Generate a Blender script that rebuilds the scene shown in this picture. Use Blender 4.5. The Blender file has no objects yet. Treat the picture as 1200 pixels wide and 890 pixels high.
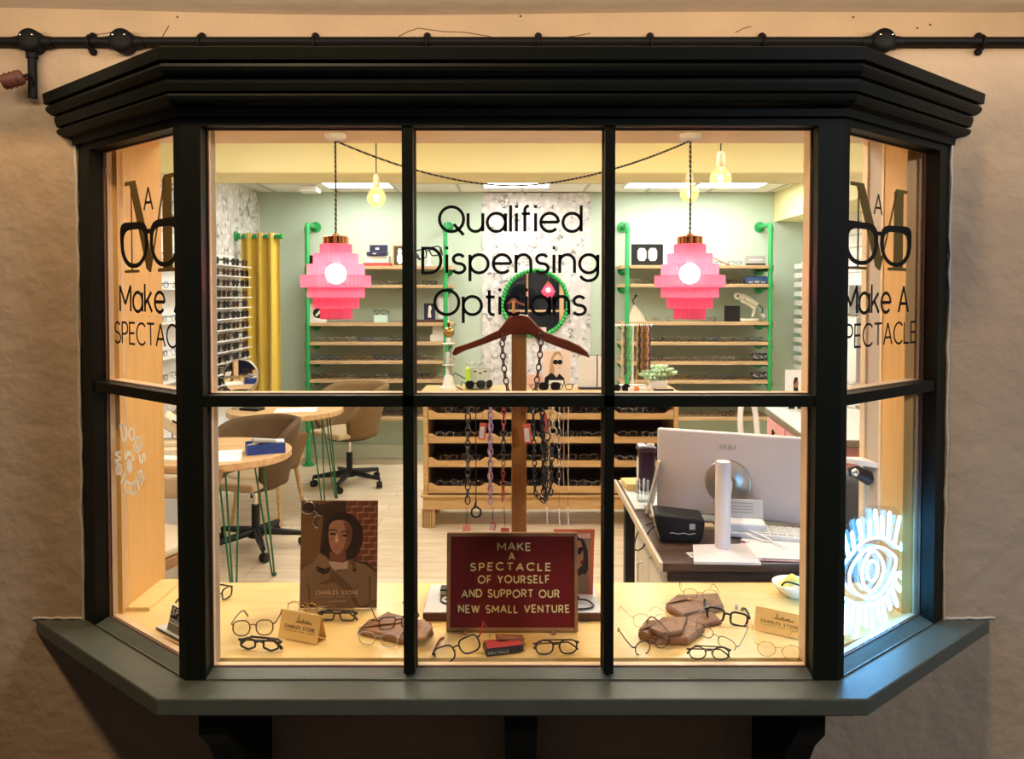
import bpy, bmesh, math, random
from mathutils import Vector, Matrix, Euler
random.seed(7)
PI = math.pi
SC = bpy.context.scene
COL = SC.collection
V = Vector
R = math.radians
# ------------------------------------------------------------------ camera
F = 870.0
TH = R(1.5)
CYP = 345 + F * math.tan(TH)
CAM = V((0, 0, 1.62))
cd = bpy.data.cameras.new('camera')
co = bpy.data.objects.new('camera', cd)
COL.objects.link(co)
co.location = CAM
co.rotation_euler = (PI / 2 - TH, 0, 0)
cd.sensor_width = 36
cd.sensor_fit = 'HORIZONTAL'
cd.lens = 36 * F / 1200
cd.shift_y = -(445 - CYP) / 1200
cd.clip_start = .02
SC.camera = co

def ray(px, py):
    u = (px - 600) / F
    v = (CYP - py) / F
    return V((u, math.cos(TH) + v * math.sin(TH), -math.sin(TH) + v * math.cos(TH)))
def at(px, py, Y):
    d = ray(px, py)
    return CAM + d * (Y / d.y)
def atz(px, py, z):
    d = ray(px, py)
    return CAM + d * ((z - CAM.z) / d.z)
def onplane(px, py, p0, n):
    d = ray(px, py)
    return CAM + d * ((p0 - CAM).dot(n) / d.dot(n))

# ------------------------------------------------------------------ materials
def newmat(name):
    m = bpy.data.materials.new(name)
    m.use_nodes = True
    nt = m.node_tree
    b = nt.nodes['Principled BSDF']
    return m, nt, b
def mat(name, col, rough=.5, metal=0.0, noise=0.0, nscale=20, bump=0.0, bscale=60, spec=.5, emit=None, es=0, coat=0, sheen=0):
    m, nt, b = newmat(name)
    c = (*col, 1)
    b.inputs['Base Color'].default_value = c
    b.inputs['Roughness'].default_value = rough
    b.inputs['Metallic'].default_value = metal
    b.inputs['Specular IOR Level'].default_value = spec
    if coat: b.inputs['Coat Weight'].default_value = coat
    if sheen: b.inputs['Sheen Weight'].default_value = sheen
    if emit:
        b.inputs['Emission Color'].default_value = (*emit, 1)
        b.inputs['Emission Strength'].default_value = es
    tc = nt.nodes.new('ShaderNodeTexCoord')
    if noise:
        n = nt.nodes.new('ShaderNodeTexNoise')
        n.inputs['Scale'].default_value = nscale
        n.inputs['Detail'].default_value = 5
        nt.links.new(tc.outputs['Object'], n.inputs['Vector'])
        mx = nt.nodes.new('ShaderNodeMix')
        mx.data_type = 'RGBA'
        mx.inputs[6].default_value = tuple(max(0, x * (1 - noise)) for x in col) + (1,)
        mx.inputs[7].default_value = tuple(min(1, x * (1 + noise)) for x in col) + (1,)
        nt.links.new(n.outputs['Fac'], mx.inputs[0])
        nt.links.new(mx.outputs[2], b.inputs['Base Color'])
    if bump:
        n2 = nt.nodes.new('ShaderNodeTexNoise')
        n2.inputs['Scale'].default_value = bscale
        n2.inputs['Detail'].default_value = 6
        nt.links.new(tc.outputs['Object'], n2.inputs['Vector'])
        bp = nt.nodes.new('ShaderNodeBump')
        bp.inputs['Strength'].default_value = bump
        bp.inputs['Distance'].default_value = .02
        nt.links.new(n2.outputs['Fac'], bp.inputs['Height'])
        nt.links.new(bp.outputs['Normal'], b.inputs['Normal'])
    return m
def wood(name, c1, c2, scale=(1, 12, 12), rough=.45, planks=None, spec=.4, contrast=1.0):
    m, nt, b = newmat(name)
    tc = nt.nodes.new('ShaderNodeTexCoord')
    mp = nt.nodes.new('ShaderNodeMapping')
    mp.inputs['Scale'].default_value = scale
    nt.links.new(tc.outputs['Object'], mp.inputs['Vector'])
    n = nt.nodes.new('ShaderNodeTexNoise')
    n.inputs['Scale'].default_value = 3
    n.inputs['Detail'].default_value = 8
    n.inputs['Distortion'].default_value = .6
    nt.links.new(mp.outputs['Vector'], n.inputs['Vector'])
    cr = nt.nodes.new('ShaderNodeValToRGB')
    cr.color_ramp.elements[0].position = .5 - .2 * contrast
    cr.color_ramp.elements[1].position = .5 + .2 * contrast
    cr.color_ramp.elements[0].color = (*c1, 1)
    cr.color_ramp.elements[1].color = (*c2, 1)
    nt.links.new(n.outputs['Fac'], cr.inputs['Fac'])
    out = cr.outputs['Color']
    if planks:
        bk = nt.nodes.new('ShaderNodeTexBrick')
        bk.inputs['Color1'].default_value = (1, 1, 1, 1)
        bk.inputs['Color2'].default_value = (.88, .88, .88, 1)
        bk.inputs['Mortar'].default_value = (.55, .5, .45, 1)
        bk.inputs['Scale'].default_value = 1
        bk.inputs['Mortar Size'].default_value = .0025
        bk.inputs['Brick Width'].default_value = planks[0]
        bk.inputs['Row Height'].default_value = planks[1]
        nt.links.new(tc.outputs['Object'], bk.inputs['Vector'])
        mx = nt.nodes.new('ShaderNodeMix')
        mx.data_type = 'RGBA'
        mx.blend_type = 'MULTIPLY'
        mx.inputs[0].default_value = 1
        nt.links.new(out, mx.inputs[6])
        nt.links.new(bk.outputs['Color'], mx.inputs[7])
        out = mx.outputs[2]
    nt.links.new(out, b.inputs['Base Color'])
    b.inputs['Roughness'].default_value = rough
    b.inputs['Specular IOR Level'].default_value = spec
    return m
def glassmat(name, tint=(1, 1, 1), gloss=.06, rough=.0, diffuse=0):
    m = bpy.data.materials.new(name)
    m.use_nodes = True
    nt = m.node_tree
    for n in list(nt.nodes): nt.nodes.remove(n)
    o = nt.nodes.new('ShaderNodeOutputMaterial')
    t = nt.nodes.new('ShaderNodeBsdfTransparent')
    t.inputs['Color'].default_value = (*tint, 1)
    g = nt.nodes.new('ShaderNodeBsdfGlossy')
    g.inputs['Roughness'].default_value = rough
    mx = nt.nodes.new('ShaderNodeMixShader')
    lw = nt.nodes.new('ShaderNodeLayerWeight')
    lw.inputs['Blend'].default_value = .5
    pw = nt.nodes.new('ShaderNodeMath'); pw.operation = 'POWER'; pw.inputs[1].default_value = 5
    mu = nt.nodes.new('ShaderNodeMath'); mu.operation = 'MULTIPLY_ADD'
    mu.inputs[1].default_value = .7; mu.inputs[2].default_value = gloss * .4
    nt.links.new(lw.outputs['Facing'], pw.inputs[0])
    nt.links.new(pw.outputs[0], mu.inputs[0])
    nt.links.new(mu.outputs[0], mx.inputs['Fac'])
    nt.links.new(t.outputs[0], mx.inputs[1])
    nt.links.new(g.outputs[0], mx.inputs[2])
    last = mx.outputs[0]
    if diffuse:
        d = nt.nodes.new('ShaderNodeBsdfDiffuse')
        d.inputs['Color'].default_value = (*tint, 1)
        m2 = nt.nodes.new('ShaderNodeMixShader')
        m2.inputs['Fac'].default_value = diffuse
        nt.links.new(last, m2.inputs[1])
        nt.links.new(d.outputs[0], m2.inputs[2])
        last = m2.outputs[0]
    nt.links.new(last, o.inputs['Surface'])
    return m
def emis(name, col, s):
    m = bpy.data.materials.new(name)
    m.use_nodes = True
    nt = m.node_tree
    for n in list(nt.nodes): nt.nodes.remove(n)
    o = nt.nodes.new('ShaderNodeOutputMaterial')
    e = nt.nodes.new('ShaderNodeEmission')
    e.inputs['Color'].default_value = (*col, 1)
    e.inputs['Strength'].default_value = s
    nt.links.new(e.outputs[0], o.inputs['Surface'])
    return m
def branchpaper(name, base, blotch, line, sc=2.0, linew=.02):
    """white wallpaper with thin dark branches and pale grey blossoms"""
    m, nt, b = newmat(name)
    tc = nt.nodes.new('ShaderNodeTexCoord')
    n1 = nt.nodes.new('ShaderNodeTexNoise')
    n1.inputs['Scale'].default_value = sc * 1.6
    n1.inputs['Detail'].default_value = 4
    n1.inputs['Roughness'].default_value = .6
    nt.links.new(tc.outputs['Object'], n1.inputs['Vector'])
    a = nt.nodes.new('ShaderNodeMath'); a.operation = 'SUBTRACT'; a.inputs[1].default_value = .5
    ab = nt.nodes.new('ShaderNodeMath'); ab.operation = 'ABSOLUTE'
    nt.links.new(n1.outputs['Fac'], a.inputs[0]); nt.links.new(a.outputs[0], ab.inputs[0])
    cr = nt.nodes.new('ShaderNodeValToRGB')
    cr.color_ramp.elements[0].position = 0
    cr.color_ramp.elements[0].color = (1, 1, 1, 1)
    cr.color_ramp.elements[1].position = linew
    cr.color_ramp.elements[1].color = (0, 0, 0, 1)
    nt.links.new(ab.outputs[0], cr.inputs['Fac'])
    # breaks in the branches
    n3 = nt.nodes.new('ShaderNodeTexNoise'); n3.inputs['Scale'].default_value = sc * 2.4; n3.inputs['Detail'].default_value = 2
    nt.links.new(tc.outputs['Object'], n3.inputs['Vector'])
    c3 = nt.nodes.new('ShaderNodeValToRGB'); c3.color_ramp.elements[0].position = .47; c3.color_ramp.elements[1].position = .6
    nt.links.new(n3.outputs['Fac'], c3.inputs['Fac'])
    mu = nt.nodes.new('ShaderNodeMath'); mu.operation = 'MULTIPLY'
    nt.links.new(cr.outputs['Color'], mu.inputs[0]); nt.links.new(c3.outputs['Color'], mu.inputs[1])
    vo = nt.nodes.new('ShaderNodeTexVoronoi'); vo.inputs['Scale'].default_value = sc * 5
    nt.links.new(tc.outputs['Object'], vo.inputs['Vector'])
    c2 = nt.nodes.new('ShaderNodeValToRGB')
    c2.color_ramp.elements[0].position = .15; c2.color_ramp.elements[0].color = (*base, 1)
    c2.color_ramp.elements[1].position = .6; c2.color_ramp.elements[1].color = (*blotch, 1)
    nt.links.new(vo.outputs['Distance'], c2.inputs['Fac'])
    mx = nt.nodes.new('ShaderNodeMix'); mx.data_type = 'RGBA'
    mx.inputs[7].default_value = (*line, 1)
    nt.links.new(mu.outputs[0], mx.inputs[0]); nt.links.new(c2.outputs['Color'], mx.inputs[6])
    nt.links.new(mx.outputs[2], b.inputs['Base Color'])
    b.inputs['Roughness'].default_value = .7
    return m

# ------------------------------------------------------------------ mesh builder
_rb = {}
class MB:
    def __init__(s):
        s.v = []; s.f = []; s.fm = []; s.fs = []; s.mats = []
    def mi(s, m):
        if m not in s.mats: s.mats.append(m)
        return s.mats.index(m)
    def add(s, vs, fs, m, smooth=False, M=None):
        o = len(s.v); k = s.mi(m)
        for p in vs:
            p = V(p)
            s.v.append(M @ p if M else p)
        for f in fs:
            s.f.append([o + i for i in f]); s.fm.append(k); s.fs.append(smooth)
        return s
    def box(s, lo, hi, m, M=None):
        x0, y0, z0 = lo; x1, y1, z1 = hi
        vs = [(x0,y0,z0),(x1,y0,z0),(x1,y1,z0),(x0,y1,z0),(x0,y0,z1),(x1,y0,z1),(x1,y1,z1),(x0,y1,z1)]
        return s.add(vs, [(0,3,2,1),(4,5,6,7),(0,1,5,4),(1,2,6,5),(2,3,7,6),(3,0,4,7)], m, False, M)
    def rbox(s, lo, hi, m, r=.005, seg=2, M=None):
        lo = V(lo); hi = V(hi); sz = hi - lo
        r = min(r, min(sz) * .49)
        bm = bmesh.new()
        bmesh.ops.create_cube(bm, size=1)
        for v in bm.verts: v.co = V((v.co.x * sz.x, v.co.y * sz.y, v.co.z * sz.z)) + (lo + hi) / 2
        bmesh.ops.bevel(bm, geom=bm.edges[:], offset=r, segments=seg, profile=.5, affect='EDGES')
        bm.verts.index_update()
        vs = [v.co.copy() for v in bm.verts]; fs = [[v.index for v in f.verts] for f in bm.faces]
        bm.free()
        return s.add(vs, fs, m, False, M)
    def prism(s, poly, z0, z1, m, M=None):
        n = len(poly)
        A = sum(poly[i][0]*poly[(i+1)%n][1]-poly[(i+1)%n][0]*poly[i][1] for i in range(n))
        if A < 0: poly = list(reversed(poly))
        vs = [(p[0], p[1], z0) for p in poly] + [(p[0], p[1], z1) for p in poly]
        fs = [tuple(range(n - 1, -1, -1)), tuple(range(n, 2 * n))]
        fs += [(i, (i + 1) % n, n + (i + 1) % n, n + i) for i in range(n)]
        return s.add(vs, fs, m, False, M)
    def quadface(s, pts, m, M=None):
        return s.add(pts, [tuple(range(len(pts)))], m, False, M)
    def tube(s, pts, r, m, seg=8, closed=False, M=None, smooth=True, caps=True, flat=1.0):
        pts = [V(p) for p in pts]; n = len(pts)
        rr = r if isinstance(r, (list, tuple)) else [r] * n
        tg = []
        for i in range(n):
            if closed: t = pts[(i+1)%n] - pts[i-1]
            else: t = pts[min(i+1,n-1)] - pts[max(i-1,0)]
            if t.length < 1e-9: t = V((0,0,1))
            tg.append(t.normalized())
        up = V((0,0,1)) if abs(tg[0].z) < .9 else V((1,0,0))
        nrm = (up - tg[0]*up.dot(tg[0])).normalized()
        vs = []
        for i in range(n):
            nrm = (nrm - tg[i]*nrm.dot(tg[i]))
            if nrm.length < 1e-6: nrm = tg[i].orthogonal()
            nrm.normalize()
            bn = tg[i].cross(nrm)
            for k in range(seg):
                a = 2*PI*k/seg
                vs.append(pts[i] + (nrm*math.cos(a)*flat + bn*math.sin(a))*rr[i])
        fs = []
        for i in range(n if closed else n-1):
            j = (i+1) % n
            for k in range(seg):
                k2 = (k+1) % seg
                fs.append((i*seg+k, i*seg+k2, j*seg+k2, j*seg+k))
        s.add(vs, fs, m, smooth, M)
        if caps and not closed:
            s.add(vs[:seg], [tuple(range(seg-1,-1,-1))], m, False, M)
            s.add(vs[-seg:], [tuple(range(seg))], m, False, M)
        return s
    def lathe(s, prof, m, seg=24, M=None, smooth=True, rib=0, c=(0,0,0)):
        vs = []; fs = []; n = len(prof)
        for (r, z) in prof:
            for k in range(seg):
                a = 2*PI*k/seg
                q = r + (rib if k % 2 else 0)
                vs.append((c[0]+q*math.cos(a), c[1]+q*math.sin(a), c[2]+z))
        for i in range(n-1):
            for k in range(seg):
                k2 = (k+1) % seg
                fs.append((i*seg+k, i*seg+k2, (i+1)*seg+k2, (i+1)*seg+k))
        return s.add(vs, fs, m, smooth, M)
    def sphere(s, c, r, m, seg=16, ring=8, M=None, sc=(1,1,1)):
        vs = [(c[0], c[1], c[2]-r*sc[2])]; fs = []
        for i in range(1, ring):
            t = PI*i/ring - PI/2
            for k in range(seg):
                a = 2*PI*k/seg
                vs.append((c[0]+r*sc[0]*math.cos(t)*math.cos(a), c[1]+r*sc[1]*math.cos(t)*math.sin(a), c[2]+r*sc[2]*math.sin(t)))
        vs.append((c[0], c[1], c[2]+r*sc[2])); L = len(vs)-1
        for k in range(seg):
            k2 = (k+1)%seg
            fs.append((0, 1+k2, 1+k)); fs.append((L, 1+(ring-2)*seg+k, 1+(ring-2)*seg+k2))
            for i in range(ring-2):
                fs.append((1+i*seg+k, 1+i*seg+k2, 1+(i+1)*seg+k2, 1+(i+1)*seg+k))
        return s.add(vs, fs, m, True, M)
    def grid(s, fn, nu, nv, m, M=None, smooth=True):
        vs = [fn(i/nu, j/nv) for i in range(nu+1) for j in range(nv+1)]
        fs = [(i*(nv+1)+j, (i+1)*(nv+1)+j, (i+1)*(nv+1)+j+1, i*(nv+1)+j+1) for i in range(nu) for j in range(nv)]
        return s.add(vs, fs, m, smooth, M)
    def build(s, name, parent=None, world=False, solid=0, sub=0):
        me = bpy.data.meshes.new(name)
        vs = s.v
        loc = V((0,0,0))
        if parent is None:
            xs = [p.x for p in vs]; ys = [p.y for p in vs]; zs = [p.z for p in vs]
            loc = V(((min(xs)+max(xs))/2, (min(ys)+max(ys))/2, min(zs)))
            vs = [p - loc for p in vs]
        elif world:
            inv = wmat(parent).inverted()
            vs = [inv @ p for p in vs]
        me.from_pydata([tuple(p) for p in vs], [], s.f)
        for m in s.mats: me.materials.append(m)
        me.polygons.foreach_set('material_index', s.fm)
        me.polygons.foreach_set('use_smooth', s.fs)
        me.update()
        o = bpy.data.objects.new(name, me)
        COL.objects.link(o)
        o.location = loc
        if parent: o.parent = parent
        if solid:
            md = o.modifiers.new('thickness', 'SOLIDIFY'); md.thickness = solid; md.offset = 0
        if sub:
            md = o.modifiers.new('smooth', 'SUBSURF'); md.levels = sub; md.render_levels = sub
        return o
def wmat(o):
    m = Matrix.LocRotScale(o.location, o.rotation_euler, o.scale)
    return wmat(o.parent) @ m if o.parent else m
def tag(o, label, cat, group=None, kind=None):
    o['label'] = label; o['category'] = cat
    if group: o['group'] = group
    if kind: o['kind'] = kind
    return o
def struct(o, label, cat):
    return tag(o, label, cat, None, 'structure')
def thing(name, label, cat, loc=(0,0,0), rot=0, group=None, kind=None):
    o = bpy.data.objects.new(name, None)
    o.empty_display_size = .05
    COL.objects.link(o)
    o.location = loc
    o.rotation_euler = rot if isinstance(rot, (tuple, list, Euler)) else (0, 0, rot)
    return tag(o, label, cat, group, kind)
def kids(o): return [c for c in list(bpy.data.objects) if c.parent == o]
def copy_thing(root, loc, rot, label, group=None):
    r = root.copy(); COL.objects.link(r)
    r.location = loc; r.rotation_euler = rot if isinstance(rot, (tuple, list)) else (0, 0, rot)
    r['label'] = label
    if group: r['group'] = group
    for ch in kids(root):
        c = ch.copy(); COL.objects.link(c); c.parent = r
        for g in kids(ch):
            d = g.copy(); COL.objects.link(d); d.parent = c
    return r
def frame(o, ux, uy):
    """matrix taking local (x, y, n) to world with origin o"""
    ux = V(ux).normalized(); uy = V(uy).normalized(); n = ux.cross(uy)
    return Matrix(((ux.x, uy.x, n.x, o[0]), (ux.y, uy.y, n.y, o[1]), (ux.z, uy.z, n.z, o[2]), (0, 0, 0, 1)))

# ------------------------------------------------------------------ monoline lettering
def arc(cx, cy, rx, ry, a0, a1, n=None):
    n = n or max(4, int(abs(a1 - a0) / 15))
    return [(cx + rx*math.cos(R(a0+(a1-a0)*i/n)), cy + ry*math.sin(R(a0+(a1-a0)*i/n))) for i in range(n+1)]
X = .74
GL = {
 ' ': (.32, []),
 'a': (X, [arc(X/2,X/2,X/2,X/2,0,360), [(X,X),(X,0)]]),
 'c': (.66, [arc(X/2,X/2,X/2,X/2,48,312)]),
 'd': (X, [arc(X/2,X/2,X/2,X/2,0,360), [(X,1.06),(X,0)]]),
 'e': (.72, [[(0,.38),(.72,.38)] , arc(.36,.37,.36,.37,0,318)]),
 'f': (.36, [[(.13,0),(.13,.86)] + arc(.31,.86,.18,.18,180,95,6)[1:], [(0,.72),(.34,.72)]]),
 'g': (X, [arc(X/2,X/2,X/2,X/2,0,360), [(X,X),(X,.02)] + arc(X/2,.02,X/2,.34,0,-155)[1:]]),
 'i': (.06, [[(.03,0),(.03,X)], [(.03,.95),(.03,1.07)]]),
 'k': (.56, [[(0,0),(0,1.06)], [(.5,X),(.02,.3)], [(.19,.46),(.54,0)]]),
 'l': (.06, [[(.03,0),(.03,1.06)]]),
 'm': (1.04, [[(0,0),(0,X)], arc(.26,.48,.26,.26,180,0)+[(.52,0)], arc(.78,.48,.26,.26,180,0)+[(1.04,0)]]),
 'n': (.6, [[(0,0),(0,X)], arc(.3,.44,.3,.3,180,0)+[(.6,0)]]),
 'o': (X, [arc(X/2,X/2,X/2,X/2,0,360)]),
 'p': (X, [arc(X/2,X/2,X/2,X/2,0,360), [(0,X),(0,-.34)]]),
 's': (.5, [arc(.25,.56,.22,.18,25,270)+arc(.25,.19,.25,.19,90,-155)[1:]]),
 't': (.36, [[(.14,1.0),(.14,.16)]+arc(.3,.16,.16,.16,180,270,5)[1:]+[(.36,0)], [(0,.72),(.36,.72)]]),
 'u': (.6, [[(0,X),(0,.3)]+arc(.3,.3,.3,.3,180,360)[1:]+[(.6,X)], [(.6,.4),(.6,0)]]),
 'w': (.9, [[(0,X),(.22,0)],[(.22,0),(.45,X)],[(.45,X),(.68,0)],[(.68,0),(.9,X)]]),
 'A': (.78, [[(0,0),(.39,1)],[(.39,1),(.78,0)],[(.14,.33),(.64,.33)]]),
 'B': (.56, [[(0,0),(0,1),(.28,1)]+arc(.28,.76,.24,.24,90,-90)[1:]+[(0,.52)], [(.28,.52)]+arc(.28,.26,.28,.26,90,-90)+[(0,0)]]),
 'C': (.82, [arc(.48,.5,.48,.5,45,315)]),
 'D': (.74, [[(0,0),(0,1),(.28,1)]+arc(.28,.5,.46,.5,90,-90)[1:]+[(0,0)]]),
 'E': (.52, [[(.52,1),(0,1),(0,0),(.52,0)],[(0,.51),(.46,.51)]]),
 'F': (.5, [[(.5,1),(0,1),(0,0)],[(0,.5),(.44,.5)]]),
 'G': (.9, [arc(.48,.5,.48,.5,45,345)+[(.95,.46),(.55,.46)]]),
 'H': (.68, [[(0,0),(0,1)],[(.68,0),(.68,1)],[(0,.5),(.68,.5)]]),
 'I': (.06, [[(.03,0),(.03,1)]]),
 'K': (.62, [[(0,0),(0,1)],[(.58,1),(.02,.42)],[(.2,.6),(.62,0)]]),
 'L': (.48, [[(0,1),(0,0),(.48,0)]]),
 'M': (.88, [[(0,0),(0,1)],[(0,1),(.44,.28)],[(.44,.28),(.88,1)],[(.88,1),(.88,0)]]),
 'N': (.7, [[(0,0),(0,1)],[(0,1),(.7,0)],[(.7,0),(.7,1)]]),
 'O': (.98, [arc(.49,.5,.49,.5,0,360)]),
 'P': (.56, [[(0,0),(0,1),(.28,1)]+arc(.28,.73,.28,.27,90,-90)[1:]+[(0,.46)]]),
 'Q': (.98, [arc(.49,.5,.49,.5,0,360), [(.58,.3),(.98,-.14)]]),
 'R': (.6, [[(0,0),(0,1),(.28,1)]+arc(.28,.74,.27,.26,90,-90)[1:]+[(0,.48)], [(.28,.48),(.6,0)]]),
 'S': (.58, [arc(.29,.75,.26,.25,30,270)+arc(.29,.25,.29,.25,90,-150)[1:]]),
 'T': (.66, [[(0,1),(.66,1)],[(.33,1),(.33,0)]]),
 'U': (.66, [[(0,1),(0,.33)]+arc(.33,.33,.33,.33,180,360)[1:]+[(.66,1)]]),
 'V': (.74, [[(0,1),(.37,0)],[(.37,0),(.74,1)]]),
 'W': (1.06, [[(0,1),(.27,0)],[(.27,0),(.53,1)],[(.53,1),(.79,0)],[(.79,0),(1.06,1)]]),
 'X': (.66, [[(0,0),(.66,1)],[(0,1),(.66,0)]]),
 'Y': (.68, [[(0,1),(.34,.48)],[(.68,1),(.34,.48)],[(.34,.48),(.34,0)]]),
 '&': (.6, [[(.6,0),(.15,.7)]+arc(.3,.8,.17,.18,200,-20)+[(.05,.3)]+arc(.25,.2,.22,.2,160,340)]),
}
def ribbon(mb, pts, w, m, th, M):
    n = len(pts)
    P2 = [V((p[0], p[1])) for p in pts]
    closed = n > 3 and (P2[0]-P2[-1]).length < 1e-6
    if closed: P2 = P2[:-1]; n -= 1
    L = []; Rr = []
    for i in range(n):
        if closed: a, b = P2[i]-P2[i-1], P2[(i+1)%n]-P2[i]
        else:
            a = P2[i]-P2[i-1] if i else P2[1]-P2[0]
            b = P2[i+1]-P2[i] if i < n-1 else P2[-1]-P2[-2]
        a = a.normalized(); b = b.normalized()
        na = V((-a.y, a.x)); nb = V((-b.y, b.x))
        nn = na + nb
        if nn.length < 1e-6: nn = na
        nn.normalize()
        k = w/2/max(.5, nn.dot(na))
        L.append(P2[i]+nn*k); Rr.append(P2[i]-nn*k)
    vs = [(p.x,p.y,th) for p in L]+[(p.x,p.y,th) for p in Rr]+[(p.x,p.y,0) for p in L]+[(p.x,p.y,0) for p in Rr]
    fs = []
    for i in range(n if closed else n-1):
        j = (i+1)%n
        fs += [(n+i,n+j,j,i),(i,j,2*n+j,2*n+i),(3*n+i,3*n+j,n+j,n+i),(2*n+i,2*n+j,3*n+j,3*n+i)]
    if not closed:
        e = n-1
        fs += [(0,2*n,3*n,n),(e,n+e,3*n+e,2*n+e)]
    mb.add(vs, fs, m, False, M)
def textw(t, gap):
    return sum(GL[c][0] + gap for c in t) - gap
def letters(mb, t, M, h, m, sw=.13, th=.0008, width=None, gap=.26, align='l', jit=0, rnd=None, x0=0, y0=0):
    """monoline text in the local plane of M; h cap height; width fits the run"""
    wd = textw(t, gap)*h
    if width:
        # open up the spacing first, never squeezing glyphs by more than a little
        if len(t) > 1:
            g2 = gap + (width/h - textw(t, gap))/(len(t)-1)
            sx = 1
            if g2 < .14: g2 = .14; sx = width/(textw(t, g2)*h)
            if g2 > gap*2.2 and gap < .4: sx = min(1.25, width/wd); g2 = gap + (width/h/sx - textw(t, gap))/(len(t)-1)
            gap = g2
        else: sx = 1
        wd = width
    else: sx = 1
    x = x0 - (wd/2 if align == 'c' else 0)
    for c in t:
        a, st = GL[c]
        dy = rnd.uniform(-jit, jit) if jit else 0
        da = rnd.uniform(-jit, jit)*1.2 if jit else 0
        for pl in st:
            pts = []
            for (px, py) in pl:
                qx, qy = px-a/2, py-.5
                qx, qy = qx*math.cos(da)-qy*math.sin(da), qx*math.sin(da)+qy*math.cos(da)
                pts.append((x+(qx+a/2)*h*sx, y0+(qy+.5+dy)*h))
            ribbon(mb, pts, sw*h, m, th, M)
        x += (a+gap)*h*sx
    return mb
# ------------------------------------------------------------------ palette
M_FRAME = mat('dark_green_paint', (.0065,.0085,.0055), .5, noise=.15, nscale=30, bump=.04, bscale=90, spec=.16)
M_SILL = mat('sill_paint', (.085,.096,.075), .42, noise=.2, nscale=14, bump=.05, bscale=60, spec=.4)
M_PLASTER = mat('old_plaster', (.47,.345,.225), .85, noise=.16, nscale=5, bump=.55, bscale=13)
M_SOFFIT = mat('soffit_plaster', (.66,.55,.44), .9, noise=.1, nscale=6, bump=.15, bscale=14)
M_BLACK = mat('black_metal', (.010,.010,.011), .45, spec=.3)
M_IRON = mat('black_painted_iron', (.006,.006,.006), .55, spec=.12)
M_RUST = mat('rusty_red_metal', (.12,.035,.02), .6, noise=.4, nscale=60)
M_CREAMWOOD = wood('cream_painted_wood', (.75,.55,.32), (.85,.66,.42), (2,14,14), .4, contrast=1.6)
M_JAMB = wood('orange_pine', (.66,.36,.10), (.78,.47,.16), (14,14,1.5), .45, contrast=1.6)
M_BOARD = wood('pale_maple_board', (.76,.53,.19), (.84,.63,.27), (2,16,10), .28, contrast=1.3, spec=.5)
M_GLASS = glassmat('window_glass', (1,1,1), .075)
M_VINYL = mat('black_vinyl', (.006,.006,.006), .5, spec=.2)
M_GOLD = mat('brown_gold_vinyl', (.17,.105,.022), .45, spec=.3)
def vinyl_white():
    m = bpy.data.materials.new('white_vinyl'); m.use_nodes = True; nt = m.node_tree
    for n in list(nt.nodes): nt.nodes.remove(n)
    o = nt.nodes.new('ShaderNodeOutputMaterial'); d = nt.nodes.new('ShaderNodeBsdfDiffuse'); t = nt.nodes.new('ShaderNodeBsdfTranslucent'); x = nt.nodes.new('ShaderNodeMixShader')
    d.inputs['Color'].default_value = (.9,.9,.87,1); t.inputs['Color'].default_value = (.95,.94,.9,1); x.inputs[0].default_value = .7
    nt.links.new(d.outputs[0], x.inputs[1]); nt.links.new(t.outputs[0], x.inputs[2]); nt.links.new(x.outputs[0], o.inputs['Surface'])
    return m
M_WHITEV = vinyl_white()
M_FLOOR = wood('pale_oak_laminate', (.62,.49,.33), (.78,.66,.48), (1.2,9,9), .4, planks=(1.2,.19), spec=.35)
M_MINT = mat('mint_paint', (.47,.58,.475), .8, noise=.03, nscale=3)
M_MINTTRIM = mat('mint_trim_paint', (.62,.70,.58), .6)
M_YELLOW = mat('yellow_paint', (.80,.74,.40), .75, noise=.03, nscale=4)
M_TILE = mat('ceiling_tile', (.82,.81,.76), .9, noise=.04, nscale=80)
M_TGRID = mat('ceiling_grid', (.5,.5,.48), .7)
M_PANEL = emis('led_panel_light', (1,.96,.88), 20)
M_FILLPANEL = emis('led_fill_panel_light', (1,.94,.84), 26)  # glow of the added fill panels that stay out of view
M_PAPER1 = branchpaper('marbled_wallpaper', (.80,.79,.77), (.58,.57,.55), (.08,.07,.06), 3.2, .035)
M_PAPER2 = branchpaper('blossom_wallpaper', (.74,.72,.72), (.56,.54,.54), (.09,.075,.065), 3.4, .028)
M_WHITE = mat('white_gloss', (.82,.82,.80), .35)
M_WHITEM = mat('white_matt', (.80,.79,.75), .8)
M_GREY = mat('mid_grey', (.35,.35,.33), .6)
M_GREYL = mat('light_grey', (.6,.6,.58), .5)
M_PIPE = mat('green_pipe_paint', (.02,.33,.085), .4, spec=.5)
M_HAIRPIN = mat('dark_green_rod', (.012,.13,.05), .4)
M_SHELF = wood('oak_shelf', (.42,.28,.14), (.56,.40,.22), (1.5,16,16), .55)
M_TABLE = wood('oak_table_top', (.50,.29,.12), (.68,.46,.24), (2,14,14), .4)
M_CABWOOD = wood('oak_cabinet', (.46,.28,.11), (.60,.40,.18), (1.5,14,14), .5)
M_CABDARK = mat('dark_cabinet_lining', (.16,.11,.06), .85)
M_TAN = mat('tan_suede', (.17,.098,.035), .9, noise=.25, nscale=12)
M_TANSHADE = mat('shaded_tan_suede', (.095,.052,.017), .9, noise=.25, nscale=12)  # tan suede darkened: shade on the near chair's back put into its colour
M_TANL = mat('pale_tan_suede', (.50,.38,.21), .9, noise=.15, nscale=14, sheen=.3)
M_WALNUT = wood('brown_beech', (.26,.13,.05), (.36,.20,.09), (10,10,2), .45)
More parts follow.
